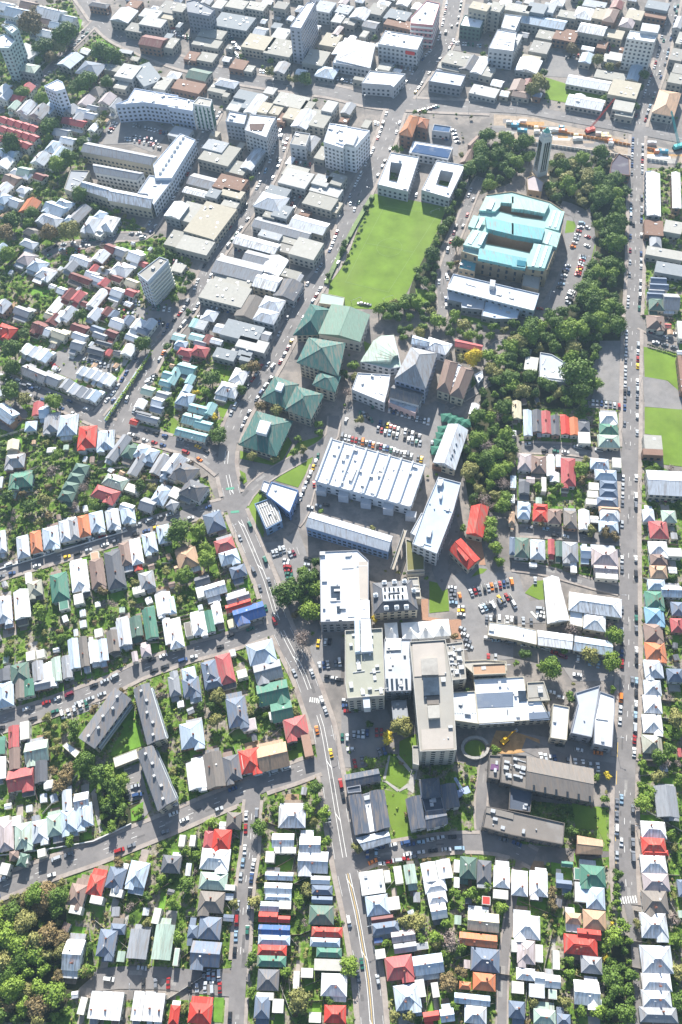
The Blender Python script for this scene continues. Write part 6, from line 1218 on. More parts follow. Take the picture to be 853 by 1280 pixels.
sheet('brick_forecourt', PP((2, 3), '400,440 435,440 435,530 535,545 600,540 600,640 560,640 540,560 400,545'), mat('brick_paving', (.34, .19, .12), noise=.25, nscale=2), .03, None, 8)
sheet('brick_yard', PP((2, 3), '620,135 700,150 722,270 690,270 690,230'), mat('brick_paving', (.34, .19, .12), noise=.25, nscale=2), .03, None, 8)
sheet('forecourt', PP((0, 4), '455,560 480,530 515,750 500,760'), M_conc, .03, None, 8)
r, O, p = B((3, 4), '-10,522 104,548 92,655 -15,640', 6, 'dark_link_block', 'very dark slate roof joining the two long brown slabs', 'campus building', SL, DK, gearn=2)
# ---------------------------------------------------------------- small infill buildings in the free ground of the city blocks
def infill(region, n, tries=4000):
    poly = [(p.x, p.y) for p in PP(N_, region)]; xs = [p[0] for p in poly]; ys = [p[1] for p in poly]; rnd = random.Random(11); k = 0
    base = [i for i in HOUSES if i['kind'] in ('building', 'shop')]
    for _ in range(tries):
        if k >= n: break
        x, y = rnd.uniform(min(xs), max(xs)), rnd.uniform(min(ys), max(ys))
        if not inside(x, y, poly): continue
        W, D = rnd.uniform(4, 12), rnd.uniform(4, 11)
        if occ(x, y, max(W, D)*.5) & 11: continue
        nb = min(base, key=lambda i: (i['c'].x-x)**2+(i['c'].y-y)**2); px = PX((x, y, 0)); np_ = PX(nb['c']); dx, dy = px[0]-np_[0], px[1]-np_[1]
        side = ('right of' if dx > 0 else 'left of') if abs(dx) > abs(dy) else ('below' if dy > 0 else 'above')
        it = dict(x=px[0], y=px[1], c=Vector((x, y, 4)), hd=nb['hd'], W=W, D=D, typ=rnd.choice('ffggGh'), col=rnd.choice('wwwwwwllgekcsb'), he=rnd.uniform(2.6, 6), row=nb['row'], kind='building', size=W*D*1.2, fence=False, ord='', dir='', prev=None)
        it['lab'] = f"small {COLW[it['col']]} building {side} {nb['ord']} {nb['kind']} in {nb['row']}"; k += 1; INF.append(it)
        cs, sn = math.cos(nb['hd']), math.sin(nb['hd']); W += 1; D += 1
        raster([(x+a*W/2*cs-b*D/2*sn, y+a*W/2*sn+b*D/2*cs) for a, b in ((-1, -1), (1, -1), (1, 1), (-1, 1))], 2)
INF = []
# ---------------------------------------------------------------- landmarks used to point at cars and trees
for i in HOUSES:
    w_ = 'house' if i['kind'] == 'house' else i['kind']
    LM.append((f"{i['ord']} {w_} in {i['row']}", i['c'].x, i['c'].y))
infill('150,0 853,0 853,150 790,160 600,130 540,130 480,190 420,240 330,400 240,430 150,500 200,380 270,200 200,120 60,60 180,60', 170); HOUSES.extend(INF)
# ---------------------------------------------------------------- fences between neighbouring houses
def fences():
    n = 0
    for i in HOUSES:
        pr = i.get('prev')
        if not i['fence'] or i['kind'] != 'house' or not pr or i['size'] < 150: continue
        a, b = i['c'], pr['c']; d = b-a; d.z = 0; L = d.length
        if L > 28 or L < 4: continue
        m = (a+b)/2; u = Vector((-d.y, d.x, 0))/L
        l = 12; p0, p1 = m-u*l, m+u*l
        while l > 3 and (occ((m+u*l).x, (m+u*l).y) & 3): l -= 1
        l2 = 12
        while l2 > 3 and (occ((m-u*l2).x, (m-u*l2).y) & 3): l2 -= 1
        if any(occ((m+u*t).x, (m+u*t).y) & 2 for t in (-l2*.6, 0, l*.6)) and L < 7: continue
        root = empty('garden_fence', (m.x, m.y, 0), math.atan2(u.y, u.x)); tag(root, f"timber garden fence between {pr['ord']} and {i['ord']} houses in {i['row']}", 'fence', 'garden fences between the houses')
        wc = R_.choice([(.24, .19, .15), (.36, .33, .29), (.55, .54, .50), (.16, .13, .11)])
        tl = l+l2; k = max(2, int(tl/2.4)); mb = MB(); mb.box((l-l2)/2, 0, 0, tl, .07, 1.7); mb.build('palings', [M_wall], root, wc)
        mb = MB()
        for q in range(k+1): mb.box(-l2+tl*q/k, 0, 0, .14, .16, 1.85)
        o = mb.build('posts', [M_wood], root); o['kind'] = 'stuff'; n += 1
    print('fences', n)
def yards():
    """paved paths, drives and small lawns round each house"""
    n = 0
    for i in HOUSES:
        if i['kind'] != 'house' or i['size'] < 120: continue
        rnd = random.Random(int(i['x']*31+i['y'])); cs, sn = math.cos(i['hd']), math.sin(i['hd'])
        for s in (-1, 1):
            t = rnd.random(); w, d = i['W']*rnd.uniform(.4, 1.0), rnd.uniform(3, 7); ox, oy = rnd.uniform(-.2, .2)*i['W'], s*(i['D']/2+d/2+.3)
            cx, cy = i['c'].x+ox*cs-oy*sn, i['c'].y+ox*sn+oy*cs
            if occ(cx, cy, 1) & 3: continue
            P4 = [(cx+a*w/2*cs-b*d/2*sn, cy+a*w/2*sn+b*d/2*cs) for a, b in ((-1, -1), (1, -1), (1, 1), (-1, 1))]
            if t < .55: sheet('back_lawn', P4, M_lawn, .012, None, 8)
            elif t < .8: sheet('paved_yard', P4, rnd.choice([M_path, M_conc, M_conc, mat('timber_decking', (.3, .2, .12), noise=.3, nscale=1)]), .012, None, 8)
            n += 1
    print('yards', n)
    # small sheds, glasshouses and water tanks at the ends of the gardens
    cnt = {}
    for i in HOUSES:
        if i['kind'] != 'house' or i['size'] < 130: continue
        rnd = random.Random(int(i['x']*17+i['y']*3)); cs, sn = math.cos(i['hd']), math.sin(i['hd'])
        for t in range(2):
            if rnd.random() < .35: continue
            s = rnd.choice((-1, 1)); ox, oy = rnd.uniform(-.6, .6)*i['W'], s*(i['D']/2+rnd.uniform(4.5, 10)); cx, cy = i['c'].x+ox*cs-oy*sn, i['c'].y+ox*sn+oy*cs
            if occ(cx, cy, 2.2) & 3: continue
            W, D = rnd.uniform(2, 3.4), rnd.uniform(2.2, 4.2); k = rnd.choice('llwgdkpt'); root = empty('garden_shed', (cx, cy, 0), i['hd']+rnd.choice((0, 0, .2, -.15)))
            px = PX((cx, cy, 0)); hp = PX(i['c']); dx, dy = px[0]-hp[0], px[1]-hp[1]; side = ('right of' if dx > 0 else 'left of') if abs(dx) > abs(dy) else ('below' if dy > 0 else 'above')
            lab = lab16(f"little {COLW[k]} garden shed {side} {i['ord']} house in {i['row']}"); tag(root, lab, 'shed', 'little sheds in the gardens'); cnt.setdefault(lab, []).append((root, px))
            mb = MB(); mb.box(0, 0, 0, W, D, 2.1); mb.build('wall', [M_wall], root, rnd.choice(WALLC)); roof_hip(W, D, 2.1, ov=.15, gable=True, rise=.5)[0].build('roof', [M_roof, M_trim2], root, ROOFC[k])
            raster([(cx-W/2, cy-D/2), (cx+W/2, cy-D/2), (cx+W/2, cy+D/2), (cx-W/2, cy+D/2)], 2)
    dedup(cnt)
# ---------------------------------------------------------------- garden ground under the house blocks
GARD = [(N_, '0,725 50,708 130,683 200,660 285,640 325,740 330,775 270,800 200,822 120,850 50,880 0,897', 6, .9), (N_, '0,640 60,600 130,560 260,600 270,625 200,648 100,680 0,708', 6, .9),
        (N_, '0,915 100,885 130,870 270,815 350,790 378,850 400,945 320,975 200,1020 120,1055 0,1100', 6, .85), (N_, '0,1125 120,1075 200,1042 310,1000 290,1210 200,1216 120,1216 0,1300', 6, .9),
        (N_, '325,990 400,965 415,1030 445,1170 462,1290 303,1290 308,1160 320,1040', 5.5, .85), (N_, '440,1095 500,1072 600,1062 645,1075 625,1200 622,1290 478,1290 460,1170', 5.5, .85), (N_, '652,1085 770,1070 778,1180 785,1290 632,1290 640,1170', 5.5, .9),
        (N_, '800,570 860,600 860,1290 805,1290 800,1000', 6, .95), (N_, '645,500 700,500 775,500 778,560 650,552', 6, .9), (N_, '645,572 778,580 778,660 648,655', 6, .95), (N_, '645,672 775,682 775,728 645,702', 6, .95), (N_, '800,210 860,210 860,420 800,395', 8, .6),
        (N_, '0,220 60,240 180,290 220,300 240,330 215,380 150,470 100,500 0,465', 5.0, .8), (N_, '0,495 100,525 150,560 260,600 200,645 0,700', 5.5, 1.2), (N_, '0,20 90,0 105,35 60,90 0,130', 7, .9), (N_, '0,140 60,95 130,35 190,75 150,100 130,160 95,240 180,285 60,290 0,270', 7, .9),
        (N_, '160,530 215,420 260,430 340,420 345,440 300,495 275,545 212,545', 6, .8), (N_, '430,930 470,940 560,950 600,960 600,1045 490,1055 440,1065', 9, .25), (N_, '120,1250 300,1250 295,1290 0,1290 60,1250', 7, .5), (N_, '648,1000 770,1010 770,1065 650,1055', 8, .4)]
def all_trees():
    # explicit trees and woods first
    FL = 'woodland_floor'
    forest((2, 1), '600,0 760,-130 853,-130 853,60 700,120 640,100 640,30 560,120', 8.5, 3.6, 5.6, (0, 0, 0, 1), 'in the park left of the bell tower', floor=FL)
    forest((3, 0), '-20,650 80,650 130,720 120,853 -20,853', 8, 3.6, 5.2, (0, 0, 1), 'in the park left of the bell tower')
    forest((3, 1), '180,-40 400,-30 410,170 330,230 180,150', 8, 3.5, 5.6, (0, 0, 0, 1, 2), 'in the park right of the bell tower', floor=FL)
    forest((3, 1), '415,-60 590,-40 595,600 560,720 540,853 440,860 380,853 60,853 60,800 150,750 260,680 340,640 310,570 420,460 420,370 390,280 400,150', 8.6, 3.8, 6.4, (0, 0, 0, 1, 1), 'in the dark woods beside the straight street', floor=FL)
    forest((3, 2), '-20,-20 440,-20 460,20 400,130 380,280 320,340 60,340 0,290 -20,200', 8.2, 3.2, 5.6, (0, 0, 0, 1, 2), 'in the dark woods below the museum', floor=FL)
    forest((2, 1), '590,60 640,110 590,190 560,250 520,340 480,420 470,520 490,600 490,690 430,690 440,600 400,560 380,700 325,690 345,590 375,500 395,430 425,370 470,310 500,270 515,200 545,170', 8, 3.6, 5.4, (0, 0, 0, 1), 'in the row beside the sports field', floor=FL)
    forest((2, 1), '180,670 280,660 300,700 470,680 490,760 400,853 290,853 280,780 180,730', 7.5, 3.2, 5.2, (0, 1, 1, 2), 'at the near corner of the sports field')
    forest((2, 1), '500,755 860,780 860,860 600,860 500,820', 7, 2.6, 4.2, (1, 1, 0, 2), 'below the pale museum hall')
    forest((2, 2), '700,250 853,180 853,700 853,853 700,860 640,830 620,700 600,560 640,520 630,400 690,380', 7.2, 2.8, 5.0, (0, 0, 1, 1, 2, 5), 'on the wooded bank right of the workshop', floor=FL)
    forest((2, 2), '700,60 770,60 850,0 853,170 740,230 700,300 740,160', 7.2, 2.8, 4.8, (0, 1, 1, 2), 'along the drive through the wooded bank')
    forest((0, 5), '0,235 90,180 200,150 320,150 340,400 310,600 400,620 470,570 490,600 400,680 330,760 270,853 0,853', 6.6, 2.4, 5.0, (0, 0, 1, 1, 1, 1, 2, 2, 3), 'in the wood on the lower left edge', floor=FL)
    forest((3, 5), '480,400 600,430 620,640 625,853 450,853 470,600 500,520', 5.6, 2.4, 4.4, (0, 0, 1), 'in the grove beside the narrow lane', floor=FL)
    forest((0, 4), '510,470 560,450 650,580 720,600 715,690 560,760 505,700 520,560', 5.6, 2.0, 4.2, (0, 1, 1, 2), 'in the thicket by the apartment parking', floor=FL)
    forest((1, 3), '510,350 600,320 680,300 745,260 750,540 690,560 650,470 560,470 520,420', 6.5, 2.6, 4.4, (0, 0, 0, 1), 'left of the big white campus roof')
    T((1, 3), "590,410,75,0 685,345,50,0 700,495,52,1 660,640,50,5 630,520,25,3 130,760,1,1 45,100,65,0 140,100,40,1 180,240,50,1 70,320,45,1")
    T((3, 3), "195,785,55,1 400,720,50,2 500,755,50,1 515,625,45,1 295,590,40,5 65,720,32,0 490,570,25,5 260,690,26,1 150,65,22,3 395,100,30,2 465,110,30,3 275,85,22,3 510,130,28,3")
    T((2, 4), "300,230,58,2 235,285,35,4 145,400,32,1 545,665,22,1 365,775,18,1 415,755,16,2 60,130,28,0 140,215,20,0 770,345,28,1 435,745,16,2 530,725,22,1 80,830,30,2 325,665,14,3", None)
    T((2, 3), "163,540,20,4 740,60,40,1 770,190,40,1 610,90,22,1 740,110,45,1 565,630,22,3 790,250,30,1 130,100,1,1 60,600,1,1")
    T((1, 4), "725,530,40,0 445,730,38,0 765,660,40,1 690,640,34,1 730,600,28,1 720,700,24,2 780,800,30,1 205,710,32,1 440,95,34,1 240,75,36,2 630,150,26,2 480,170,20,1 555,590,22,1 520,640,22,1 230,200,36,2 345,640,16,1 510,600,20,0")
    T((1, 5), "645,745,54,2 575,600,34,1 680,190,34,2 650,240,26,1 800,745,26,0 405,540,36,0 425,250,36,2 410,700,30,1 130,20,26,1 590,240,1,1 640,270,24,1 320,260,26,2")
    T((2, 5), "570,205,32,1 645,205,38,1 550,440,50,5 380,350,44,2 320,350,38,2 527,362,32,1 40,570,46,1 265,822,32,2 535,650,44,3 730,170,30,1 590,480,32,1 800,280,34,1 690,240,22,1 475,430,36,1 400,430,30,1 470,460,30,2 340,820,34,2 600,600,34,3 520,520,30,1 225,455,26,1 570,770,26,1")
    T((3, 5), "530,110,27,0 562,365,40,1 635,360,28,2 200,265,30,3 475,530,22,4 515,215,20,1 515,255,20,1 520,180,18,1 815,340,36,5 835,600,40,2 820,440,32,1 460,480,24,1 500,360,14,4 105,750,30,2 350,790,34,1 430,800,40,1")
    T((3, 2), "335,160,85,0 345,255,60,0 235,265,34,2 60,250,40,2 345,640,34,1 420,215,36,1 215,690,1,1 130,730,24,1 30,520,1,1 350,700,26,3 240,730,24,1")
    T((0, 5), "245,215,62,3 150,220,38,2 25,635,26,3 740,355,26,2 430,600,34,2 810,140,26,1 790,180,24,1 455,590,28,1")
    T((0, 4), "425,400,56,0 500,470,52,0 455,430,40,1 330,480,40,3 300,520,36,3 350,440,36,3 610,490,40,1 240,270,24,2 240,185,28,2 470,140,28,3 350,800,30,1 380,230,40,0 370,270,34,0 700,650,22,1 650,270,1,1 610,45,18,3 655,40,16,1 628,300,20,0")
    T((1, 2), "412,585,30,2 525,595,26,2 205,190,44,0 240,470,44,0 540,350,38,2 455,330,30,3 640,490,20,1 420,130,34,3 130,265,20,4 225,385,20,4 360,690,18,0 380,140,28,2 665,545,24,2 745,420,24,1 745,460,22,1 620,560,22,1 460,760,18,0 185,260,26,1 360,245,30,0")
    T((3, 4), "295,80,32,0 735,380,44,0 655,610,44,1 770,415,36,5 730,470,36,2 655,415,26,1 505,40,20,1 480,470,24,4 345,755,17,1 390,765,16,1 205,672,16,1 290,265,20,2 815,190,50,2 840,250,36,1 645,530,30,1 425,480,22,1 700,560,30,1 465,590,24,1 785,340,36,0 640,375,16,1 755,310,12,4")
    T((0, 2), "60,50,54,0 60,140,46,0 270,310,44,1 60,260,50,0 120,290,36,2 710,730,34,0 760,740,30,2 840,30,24,0 30,190,30,0 470,820,30,1 150,830,36,0 50,790,40,0 230,800,40,2 380,830,26,5 420,740,30,5 290,570,30,1 250,600,26,1 720,20,40,0")
    T((0, 1), "245,310,44,3 355,310,50,2 405,130,40,0 160,220,36,0 60,250,44,0 25,310,44,3 475,185,22,1 720,300,14,2 180,340,24,1 40,420,40,1 205,600,1,1 530,500,24,3")
    T((1, 1), "25,640,26,1 60,600,26,1 105,540,28,0 85,565,20,1 90,712,20,0 620,150,1,1 790,525,14,0 800,555,14,0")
    T((2, 1), "575,365,38,0 240,380,1,1 575,720,34,1 270,695,30,0 230,740,28,1 5,400,20,0 15,370,20,0 40,340,10,1 120,185,14,0 150,145,14,0 545,475,22,1 575,465,16,3")
    T((2, 2), "660,85,46,4 735,75,34,1 750,140,34,2 640,650,50,2 90,395,24,2 60,130,30,1 70,180,26,2 30,260,30,5 595,90,26,2 660,790,34,0 15,170,26,0")
    T((2, 0), "290,725,20,1 320,727,16,1 735,660,40,0 700,720,44,1 780,760,40,0 650,820,40,0 820,680,40,1 830,730,30,2 700,790,44,0")
    T((3, 0), "320,240,34,3 160,390,40,2 190,420,30,2 130,440,34,2 440,290,34,2 500,330,26,2 545,320,20,3 395,425,16,0 665,370,30,0 650,430,24,0 625,520,20,1 180,355,20,0 480,475,24,1")
    T((1, 0), "665,385,32,0 620,380,26,2 500,345,30,2 590,385,18,2")
    T((0, 0), "320,170,60,0 210,230,50,0 150,120,54,3 280,220,40,2 420,390,50,0 490,250,44,0 540,270,44,0 520,400,34,0 365,420,40,0 180,290,30,1 240,610,44,0 250,280,30,3 330,140,34,0 60,700,50,0 110,450,36,1 200,480,40,1 330,770,44,0 280,800,44,1 400,690,30,0 480,600,30,2 170,60,30,3 570,300,24,0")
    # street trees along the edge of the field and the straight street
    for k in range(9): q = P(*TP((2, 1), 148-16*k, 175+38*k)); tree(q.x, q.y, R_.uniform(1.2, 2.4), R_.choice((0, 1, 2)), 'in the line left of the sports field')
    for k in range(26):
        y = 470+k*24; q = P(773+R_.uniform(-2, 2), y) if k % 2 else P(800+R_.uniform(-1, 3), y)
        if not occ(q.x, q.y, 1) & 3: tree(q.x, q.y, R_.uniform(1.0, 2.0), R_.choice((0, 1, 2)))
    for s in range(5): q = P(*TP((3, 5), 515+s*4, 140+s*38)); tree(q.x, q.y, 2.2, 1, 'in the hedge beside the straight street')
    for k in range(16): q = P(*TP((3, 2), 680+k*11, 25+k*3.6)); tree(q.x, q.y, 1.0, 0, 'in the hedge above the empty green lot')
    for (t, s, sp, de) in GARD: gardens(t, s, sp, de*2.7)
    # street trees and planting between the city blocks
    for s, de in (('0,0 853,0 853,200 600,200 420,250 330,500 150,500 80,240 0,200', .14), ('400,420 560,440 600,640 640,800 420,800 380,680', .15), ('420,800 770,780 775,1060 430,1060', .12), ('350,640 400,680 400,800 370,780', .3)):
        gardens(N_, s, 7, de, (0, 1, 1, 2), (1, 2.4), floor=False); SHRUB.pop()
# ---------------------------------------------------------------- street furniture and other small things
def details():
    # green hedge wall with graffiti panels between the two carriageways
    a, b = P(*TP((0, 2), 760, 65)), P(*TP((0, 2), 530, 410)); d = (b-a).normalized(); n = 22; L = (b-a).length
    root = empty('retaining_wall', tuple((a+b)/2)); tag(root, 'long retaining wall with painted panels between two carriageways', 'wall'); O = tuple((a+b)/2)
    rnd = random.Random(4)
    for i in range(n):
        c = a.lerp(b, (i+.5)/n); mb = MB(); mb.box(c.x, c.y, 0, L/n*.97, .5, 3.2, math.atan2(d.y, d.x)); add_part(root, O, 'wall_panel', mb, M_wall, rnd.choice([(.45, .55, .62), (.62, .62, .6), (.30, .42, .5), (.55, .5, .45)]))
    mb = MB()
    for i in range(500):
        c = a.lerp(b, rnd.random())+Vector((-d.y, d.x, 0))*rnd.uniform(.2, 1.8); u = Vector((rnd.uniform(-1, 1), rnd.uniform(-1, 1), rnd.uniform(-.4, .4))).normalized(); v = u.cross(Vector((0, 0, 1))).normalized(); c.z = rnd.uniform(2, 3.9); mb.add([c-u*.6, c-v*.5, c+u*.6, c+v*.5], [(0, 1, 2, 3)])
    o = mb.build('hedge', [LEAF[1]]); o['kind'] = 'stuff'; tag(o, 'clipped green hedge along the top of the panelled retaining wall', 'hedge')
    # red and turquoise cranes at the road works, and a crane shape for the campus boom lift
    for (tl, x, y, x2, y2, col, nm) in (((3, 0), 405, 640, 525, 480, (.55, .08, .06), 'red'), ((3, 0), 830, 720, 800, 540, (.08, .42, .42), 'turquoise'), ((2, 4), 605, 560, 568, 482, (.35, .42, .6), 'small pale blue')):
        q = P(*TP(tl, x, y)); e = P(*TP(tl, x2, y2), 22 if tl[1] == 0 else 9); root = empty('mobile_crane', (q.x, q.y, 0)); tag(root, nm+' lattice-boom crane standing on the '+('campus building site as a boom lift' if 'blue' in nm else 'road works'), 'crane', None); m = mat(nm.replace(' ', '_')+'_crane_paint', col, rough=.5)
        O = (q.x, q.y, 0); mb = MB(); mb.box(q.x, q.y, .9, 7, 3.2, 2.4, .3); add_part(root, O, 'cab', mb, m)
        for s in (-1, 1): mb = MB(); mb.box(q.x, q.y+s*2, 0, 8, 1, 1, .3); add_part(root, O, 'track', mb, M_tyre)
        mb = MB(); st = Vector((q.x, q.y, 3)); 
        for dx in (-.7, .7):
            for dz in (0, 1.3): mb.bar(st+Vector((dx, 0, dz)), e+Vector((dx*.4, 0, dz*.5)), .16)
        for i in range(14):
            a1 = st.lerp(e, i/14); b1 = st.lerp(e, (i+1)/14); mb.bar(a1+Vector((-.7, 0, 0)), b1+Vector((.7, 0, 1)), .1); mb.bar(a1+Vector((.7, 0, 1)), b1+Vector((-.7, 0, 0)), .1)
        add_part(root, O, 'boom', mb, m); mb = MB(); mb.bar(e, (e.x, e.y, 4), .08); add_part(root, O, 'hoist_rope', mb, M_metal)
    # hoardings, portacabins and blocks in the works
    for k in range(34):
        t = rnd.random(); x, y = 10+t*780, 605+t*125+rnd.uniform(-22, 26); q = P(*TP((3, 0), x, y))
        if occ(q.x, q.y, 1) & 3: continue
        c = rnd.choice([(.7, .7, .68), (.7, .7, .68), (.5, .5, .5), (.55, .2, .1), (.1, .3, .4), (.6, .5, .3)]); root = empty('site_cabin', (q.x, q.y, 0), -.2+rnd.uniform(-.1, .1)); tag(root, f'small site cabin or container on the road works, {ordn(k)} from the left end', 'site cabin', 'site cabins and containers on the road works')
        mb = MB(); mb.box(0, 0, 0, rnd.uniform(3, 8), 2.5, 2.6); mb.build('shell', [M_wall], root, c); mb = MB(); mb.box(0, 0, 2.6, 2.4, 2.0, .15); mb.build('roof', [M_flat], root, (.6, .6, .58)); raster([(q.x-3, q.y-1.5), (q.x+3, q.y-1.5), (q.x+3, q.y+1.5), (q.x-3, q.y+1.5)], 2)
    for j, (y0, y1, c_) in enumerate(((556, 742, (.55, .24, .08)), (640, 790, (.62, .60, .56)))):
        a, b = P(*TP((3, 0), 10, y0+40)), P(*TP((3, 0), 780, y1)); root = empty('site_barrier', tuple(a)); tag(root, ('long orange barrier fence along the upper edge of the road works', 'long pale hoarding along the lower edge of the road works')[j], 'barrier')
        k = 40; d = b-a; an = math.atan2(d.y, d.x)
        for i_ in range(k):
            c = a.lerp(b, (i_+.5)/k)
            if on_other(c, ROADS[-1], 1): continue
            mb = MB(); mb.box(c.x, c.y, 0, d.length/k*.9, .4, 2.0, an); add_part(root, tuple(a), 'barrier_panel', mb, M_wall, c_)
    # excavator in the clay pit
    q = P(*TP((2, 4), 815, 300)); root = empty('excavator', (q.x, q.y, 0), .6); tag(root, 'yellow excavator digging in the orange clay pit', 'excavator'); ym = mat('yellow_plant_paint', (.75, .42, .02), rough=.5)
    mb = MB(); mb.box(0, 0, 1, 4, 2.6, 1.2); mb.box(.6, .5, 2.2, 1.6, 1.2, 1.4); mb.build('cab', [ym], root)
    for s in (-1, 1): mb = MB(); mb.box(0, s*1.2, 0, 4.4, .6, 1); mb.build('track', [M_tyre], root)
    mb = MB(); mb.bar((1.6, 0, 2), (5, 0, 5), .3); mb.bar((5, 0, 5), (8, 0, 2.2), .25); mb.build('arm', [ym], root); mb = MB(); mb.box(8.2, 0, 1, 1.2, 1.4, 1.2); mb.build('bucket', [M_metal], root)
    # street lamps along the main and the straight street
    for r_ in ROADS:
        if r_['w'] < 9 or 'top' in r_['name']: continue
        q, nr = r_['q'], r_['n']; k = 0
        for i in range(3, len(q)-2, 6):
            s = 1 if k % 2 else -1; p = q[i]+nr[i]*s*(r_['w']/2+.7); px = PX(p)
            if not (0 < px[0] < 853 and 0 < px[1] < 1280) or on_other(p, r_, 1): continue
            nb = min(LM, key=lambda t: (t[1]-p.x)**2+(t[2]-p.y)**2); d = -nr[i]*s
            root = empty('street_lamp', (p.x, p.y, 0), math.atan2(d.y, d.x)); LAMPS.setdefault(f'grey street lamp on the kerb nearest the {nb[0]}', []).append((root, px)); tag(root, f'grey street lamp on the kerb nearest the {nb[0]}', 'street lamp', 'street lamps')
            k += 1; o = bpy.data.objects.new('pole', LAMPM[0]); COL.objects.link(o); o.parent = root; o = bpy.data.objects.new('lamp_arm', LAMPM[1]); COL.objects.link(o); o.parent = root
    dedup(LAMPS)
    # zebra crossings, blocks of green surfacing and yellow edge lines
    mk = MB(); 
    for (x, y, n, an, L) in ((399, 876, 9, 1.35, 2.6), (784, 1125, 8, 1.57, 3)):
        c = P(x, y); 
        for i in range(n): mk.box(c.x+(i-(n-1)/2)*1.15*math.cos(an-1.57), c.y+(i-(n-1)/2)*1.15*math.sin(an-1.57), .3, .55, L, .01, an-1.57)
    o = mk.build('zebra_crossings', [M_mark]); o['kind'] = 'structure'
    mk = MB()
    for x, y in ((288, 611), (294, 640)): c = P(x, y); mk.box(c.x, c.y, .32, 5, 1.6, .01, 0)
    o = mk.build('green_cycle_box', [mat('green_road_surfacing', (.10, .30, .2), noise=.2)]); o['kind'] = 'structure'
    mk = MB()
    for r_ in ROADS:
        if r_['label'] not in ('the winding main road', 'the long straight street'): continue
        q, nr = r_['q'], r_['n']
        for i in range(len(q)-1):
            px = PX(q[i])
            if (r_['w'] < 11 and px[1] > 1090) or (r_['w'] < 10 and px[1] > 920 and i % 2): 
                a, b = (q[i], q[i+1]) if r_['w'] > 10 else (q[i]-nr[i]*4.1, q[i+1]-nr[i+1]*4.1); d = (b-a).normalized(); n = Vector((-d.y, d.x, 0))*.11; z = r_['z']+.045
                mk.add([(*(a+n).xy, z), (*(a-n).xy, z), (*(b-n).xy, z), (*(b+n).xy, z)], [(0, 1, 2, 3)])
    o = mk.build('yellow_lines', [M_ymark]); o['kind'] = 'structure'
    # bay lines in the campus car park and by the apartments
    mk = MB()
    def bays(tile, x0, y0, x1, y1, n, ang, L=5):
        a, b = P(*TP(tile, x0, y0)), P(*TP(tile, x1, y1)); t = math.radians(ang)
        for i in range(n): 
            p = a.lerp(b, i/(n-1)); px = PX(p); v = (P(px[0]+3*math.cos(t), px[1]+3*math.sin(t))-p).normalized(); nn = Vector((-v.y, v.x, 0))*.07; s, e = p-v*L/2, p+v*L/2; mk.add([(*(s+nn).xy, .24), (*(s-nn).xy, .24), (*(e-nn).xy, .24), (*(e+nn).xy, .24)], [(0, 1, 2, 3)])
    bays((0, 4), 635, 440, 670, 610, 8, -18); bays((0, 4), 330, 160, 500, 105, 9, 75); bays((2, 2), 190, 420, 395, 490, 12, 105); bays((2, 3), 650, 400, 853, 350, 12, 70); bays((2, 3), 700, 480, 853, 430, 10, 60); bays((2, 3), 725, 560, 853, 560, 8, 90); bays((1, 3), 515, 210, 640, 200, 8, 70); bays((3, 1), 345, 280, 300, 390, 12, 5); bays((3, 1), 355, 440, 330, 530, 10, 5)
    mk.add([(*P(665, 764).xy, .24), (*P(663, 765).xy, .24), (*P(672, 775).xy, .24), (*P(674, 774).xy, .24)], [(0, 1, 2, 3)])
    o = mk.build('bay_lines', [M_mark]); o['kind'] = 'structure'
    # curved wall round the oval lawn
    root = empty('curved_wall', tuple(oval[0])); tag(root, 'curved concrete wall enclosing the oval lawn', 'wall'); cc = sum(oval, Vector())/len(oval)
    for i in range(len(oval)-1):
        a, b = cc+(oval[i]-cc)*1.25, cc+(oval[i+1]-cc)*1.25; m_ = (a+b)/2; d = b-a; mb = MB(); mb.box(m_.x, m_.y, 0, d.length*.98, 1.4, 2.0, math.atan2(d.y, d.x)); add_part(root, tuple(oval[0]), 'wall_segment', mb, M_conc)
    # plain footbridge built in place of the yellow boom on campus
    a, b = P(*TP((2, 3), 320, 95), 6), P(*TP((2, 3), 255, 290), 6); root = empty('footbridge', (a.x, a.y, 0)); tag(root, 'tan footbridge built in place of a yellow boom near the mansard building', 'footbridge'); m_ = (a+b)/2; d = b-a; an = math.atan2(d.y, d.x)
    mb = MB(); mb.box(m_.x, m_.y, 5.4, d.length, 1.8, .5, an); add_part(root, (a.x, a.y, 0), 'deck', mb, M_flat, (.42, .37, .30))
    for s in (-1, 1): mb = MB(); mb.box(m_.x-math.sin(an)*1.0*s, m_.y+math.cos(an)*1.0*s, 6, d.length, .1, 1.1, an); add_part(root, (a.x, a.y, 0), 'railing', mb, M_metal)
    for t in (.15, .5, .85): c = a.lerp(b, t); mb = MB(); mb.box(c.x, c.y, 0, .8, 2, 5.4, an); add_part(root, (a.x, a.y, 0), 'pier', mb, M_conc)
    # goal and nets at the near end of the field
    for k, (x, y) in enumerate(((235, 645), (470, 210), (75, 655))):
        q = P(*TP((2, 1), x, y)); root = empty('goal_frame', (q.x, q.y, 0), .35); tag(root, ('white goal frame lying by the near touchline of the field', 'white goal frame at the far corner of the field', 'white goal frame at the near left of the field')[k], 'goal')
        mb = MB(); mb.bar((-3.6, 0, 2.4), (3.6, 0, 2.4), .1); mb.build('crossbar', [M_trim], root)
        for s in (-3.6, 3.6): mb = MB(); mb.bar((s, 0, 0), (s, 0, 2.4), .1); mb.bar((s, 0, 2.4), (s, 2, 0), .06); mb.build('post', [M_trim], root)
